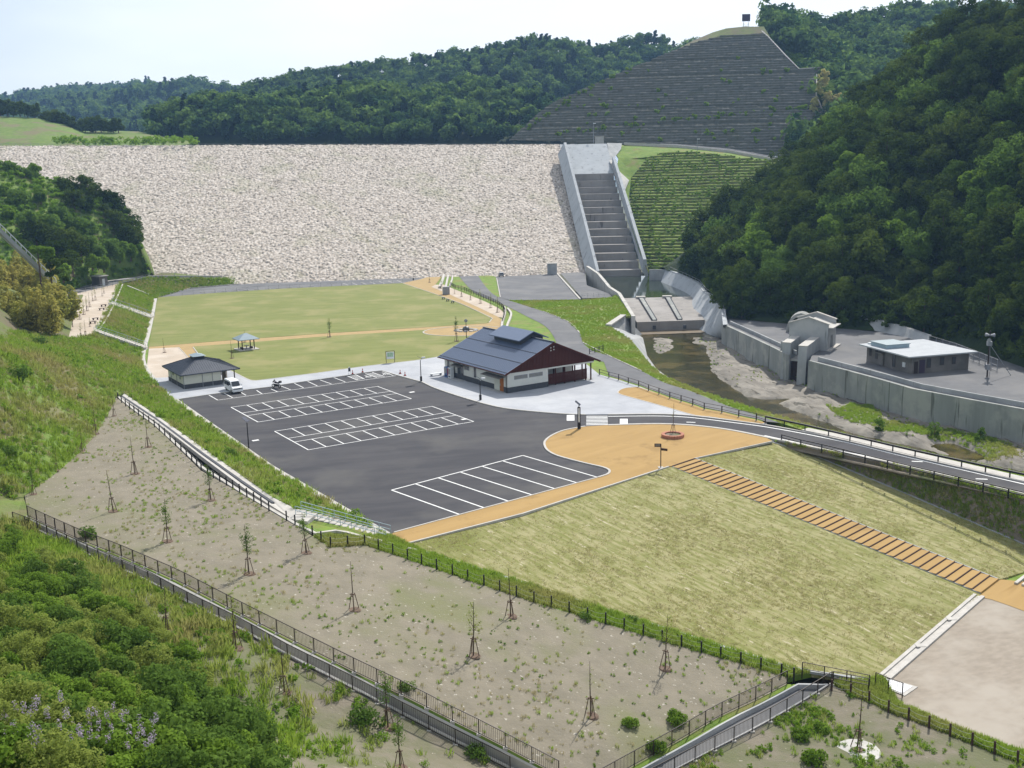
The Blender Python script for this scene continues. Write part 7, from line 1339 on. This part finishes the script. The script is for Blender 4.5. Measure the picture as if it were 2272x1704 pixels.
cover('bank_grass', bov, bof, 9000, .35, .8, tuft, 'rough grass on the river bank', 19, lambda P_: (np.hypot(P_[:, None, 0]-rdl[None, :, 0], P_[:, None, 1]-rdl[None, :, 1]).min(1) > 2.0)*1.); cover('embankment_weeds', emv, emf, 1500, .4, .9, tuft+dry*2, 'sparse dull weeds on the dark road embankment', 20); cover('toe_grass', bkv, bkf, 3500, .5, 1.2, tuft+wd[:1], 'grass on the bank below the dam toe', 22)
rbm = RB_V[:, 2] > -5.1; g_ = px([(1835, 905), (1930, 900), (1960, 930), (2060, 950), (2190, 970), (2250, 990), (2260, 1015), (2195, 1020), (2130, 995), (2050, 965), (1960, 955), (1880, 935)], -4.6); k = inside(RB_V[:, :2], g_) & rbm; P_ = RB_V[k]; P_ = P_[vr.integers(0, len(P_), 2600)]+np.c_[vr.normal(size=(2600, 2))*.3, np.zeros(2600)]
scatter('river_grass', P_, vr.uniform(.3, .8, len(P_)), tuft, 23, label='bright grass growing on the river rocks', cat='grass')
P_ = RB_V[rbm]; P_ = P_[vr.integers(0, len(P_), 700)]; P_ = P_[patch(P_, .1, .5) > .5]; scatter('river_weeds', P_, vr.uniform(.3, .8, len(P_)), tuft+wd[:1], 24, label='scattered weeds between the river rocks', cat='weeds')
for i, (x, y, h) in enumerate(((1950, 958, 3), (2073, 970, 3.2), (2175, 985, 3.2))):
    t = make_tree('willow_bush', ('left', 'middle', 'right')[i]+' one of three round willow bushes in the river bed', 'bush', 'leaf_mid', 1.1, 2.4, 400+i, nc=14, nl=700, leaf=.14, group='willow bushes in the river', base=.05, tr=.06); t.location = tuple(G(x, y, -4.9))
# hillside and terrace shrubs as plants of their own
shr = [('round_shrub', 'small round dark green shrub', 'leaf_mid', 1.0, 1.2, 410), ('round_shrub', 'small bright shrub', 'leaf_bright', .8, .9, 411)]
pr = []
for nm, lb_, mm, R_, H, sd in shr:
    me = crown_mesh('round_shrub', R_, H, 14, 700, .11, sd, base=0, clump=.45)[0]; me.materials.append(M[mm]); pr.append(me)
for x, y, k, s, lb_ in ((514, 1012, 0, .9, 'dark green shrub alone on the grass bank beside the car park'), (815, 1608, 0, 1.1, 'round green shrub left of the near railing at the bottom'), (1062, 1683, 0, .8, 'dark round shrub under the near railing'), (905, 1531, 0, .6, 'small shrub between the twin railings'), (1452, 1664, 1, .9, 'bright shrub against the left ramp railing'), (198, 1193, 0, .9, 'shrub between the railings at the left end'), (1405, 1378, 0, .5, 'small shrub by the rope posts at the lawn edge'), (1300, 1375, 0, .6, 'low shrub at the foot of a rope post'), (1955, 1535, 1, .6, 'bright shrub beside the drain pit railing'),
                       (1775, 1498, 0, .5, 'shrub at the head of the ramp'), (1862, 1500, 0, .5, 'shrub behind the ramp corner railing'), (40, 840, 0, 1.4, 'dark shrub on the left hillside at the frame edge'), (85, 765, 0, 1.3, 'green shrub at the foot of the bamboo'), (25, 1010, 0, 1.0, 'shrub low on the left hillside'), (1500, 1600, 1, 1.0, 'bright weed shrub at the right end of the terrace'), (1395, 1610, 1, .8, 'bright low shrub beside the lone sapling'), (1780, 1640, 1, .9, 'bright shrub on the lower right terrace left of the sapling'), (1820, 1620, 1, .8, 'bright low shrub between ramp railing and gravel ring'), (1800, 1690, 1, 1.1, 'bright shrub at the bottom edge of the lower right terrace')):
    b = hit(x, y)
    if b is None: continue
    o = bpy.data.objects.new('round_shrub', pr[k]); COL.objects.link(o); o.location = tuple(b-np.array([0, 0, .05])); o.scale = (s,)*3; o.rotation_euler = (0, 0, vr.random()*6); tag(o, lb_, 'shrub')
# --- thicket in the near left corner
tk = []
for i, (nm, mm, R_, H, nl, lf_) in enumerate((('olive_shrub', 'leaf_olive', 1.7, 2.6, 5200, .075), ('olive_shrub', 'leaf_olive', 1.3, 2.0, 4200, .07), ('green_shrub', 'leaf_bright', 1.5, 2.1, 4200, .095), ('green_shrub', 'leaf_mid', 1.8, 2.6, 4600, .11))):
    t = make_tree(nm, ('olive brown shrub in the thicket of the near left corner' if i < 2 else 'leafy green shrub in the thicket of the near left corner'), 'shrub', mm, R_, H, 430+i, nc=34, nl=nl, leaf=lf_, group='olive shrubs of the near thicket' if i < 2 else 'green shrubs of the near thicket', base=.02, clump=.3, tr=.05); tk.append(t)
tu = set(); reg = [(-60, 1190), (40, 1170), (120, 1260), (230, 1330), (330, 1400), (400, 1480), (470, 1540), (540, 1605), (620, 1720), (630, 1800), (-60, 1800)]
grn = [(330, 1560), (640, 1560), (680, 1800), (250, 1800)]
N_ = 0
for k_ in range(900):
    x, y = vr.uniform(-60, 660), vr.uniform(1180, 1800); dens = 1. if x < 300 else .8
    if not inside(np.array([[x, y]]), reg)[0] or vr.random() > dens: continue
    b = hit(x, y, [1, 3])
    if b is None or any(np.linalg.norm(b-q) < 1.25 for q in tu): continue
    tu.add(tuple(b)); k = (vr.choice([2, 3]) if inside(np.array([[x, y]]), grn)[0] else vr.choice([0, 1, 2, 3], p=[.28, .22, .36, .14])); s = float(vr.uniform(.6, 1.15)); near_ = np.linalg.norm(b-CP); s *= .75 if y < 1320 else 1
    if not tk[k].get('placed'): tk[k]['placed'] = 1; tk[k].location = tuple(b); tk[k].scale = (s,)*3
    else: copy_thing(tk[k], b-np.array([0, 0, .1]), vr.random()*6.28, s)
    N_ += 1
    if N_ > 190: break
for t in list(bpy.data.objects):
    if 'placed' in t.keys(): del t['placed']
# mauve flowering trees at the very corner
for i, (x, y, Y, lb_) in enumerate(((60, 1640, 36, 'mauve flowering tree in the bottom left corner, left one'), (230, 1660, 38, 'mauve flowering tree in the bottom left corner, middle one'), (390, 1725, 42, 'mauve flowering tree at the bottom edge, right one'))):
    p = D(x, y, Y); H = 5.2; t = thing('flowering_tree', lb_, 'tree', p-np.array([0, 0, H*.8]), group='mauve flowering trees'); me, c = crown_mesh('crown', 2.0, H, 36, 2600, .13, 500+i, base=.35, clump=.26); link('crown', me, 'leaf_mid', t); link('trunk', trunk_mesh('trunk', H, .14, c, i), None, t)
    rng = np.random.default_rng(520+i); m_c = []
    for k in range(42):
        a = rng.random()*6.28; r_ = 2.1*rng.random()**.5; b = np.array([r_*math.cos(a), r_*math.sin(a), H*(.98-.1*(r_/2.1)**2)+rng.normal()*.2-.25*r_*(rng.random()<.4)])
        for j in range(3): m_c.append(b+np.array([0, 0, j*.13]))
    m_c = np.array(m_c); v, f = leaf_cloud(m_c, np.full(len(m_c), .12), 1700, .036, rng); link('blossom', np_mesh('blossom', v, f, 4), 'flower', t)

# ================================================================== AIR
hz = MB(); hz.box(-6050, 6050, -6050, 6050, -15, 215); ho = hz.build('haze', 'ground'); ho.data.materials.clear()
hm = bpy.data.materials.new('haze air'); hm.use_nodes = True; n = hm.node_tree; n.nodes.clear(); o_ = n.nodes.new('ShaderNodeOutputMaterial'); pv_ = n.nodes.new('ShaderNodeVolumePrincipled'); pv_.inputs['Color'].default_value = (.36, .62, 1, 1); pv_.inputs['Density'].default_value = .00015; pv_.inputs['Anisotropy'].default_value = .2
n.links.new(pv_.outputs[0], o_.inputs['Volume']); ho.data.materials.append(hm); ho['kind'] = 'stuff'; ho.display_type = 'WIRE'
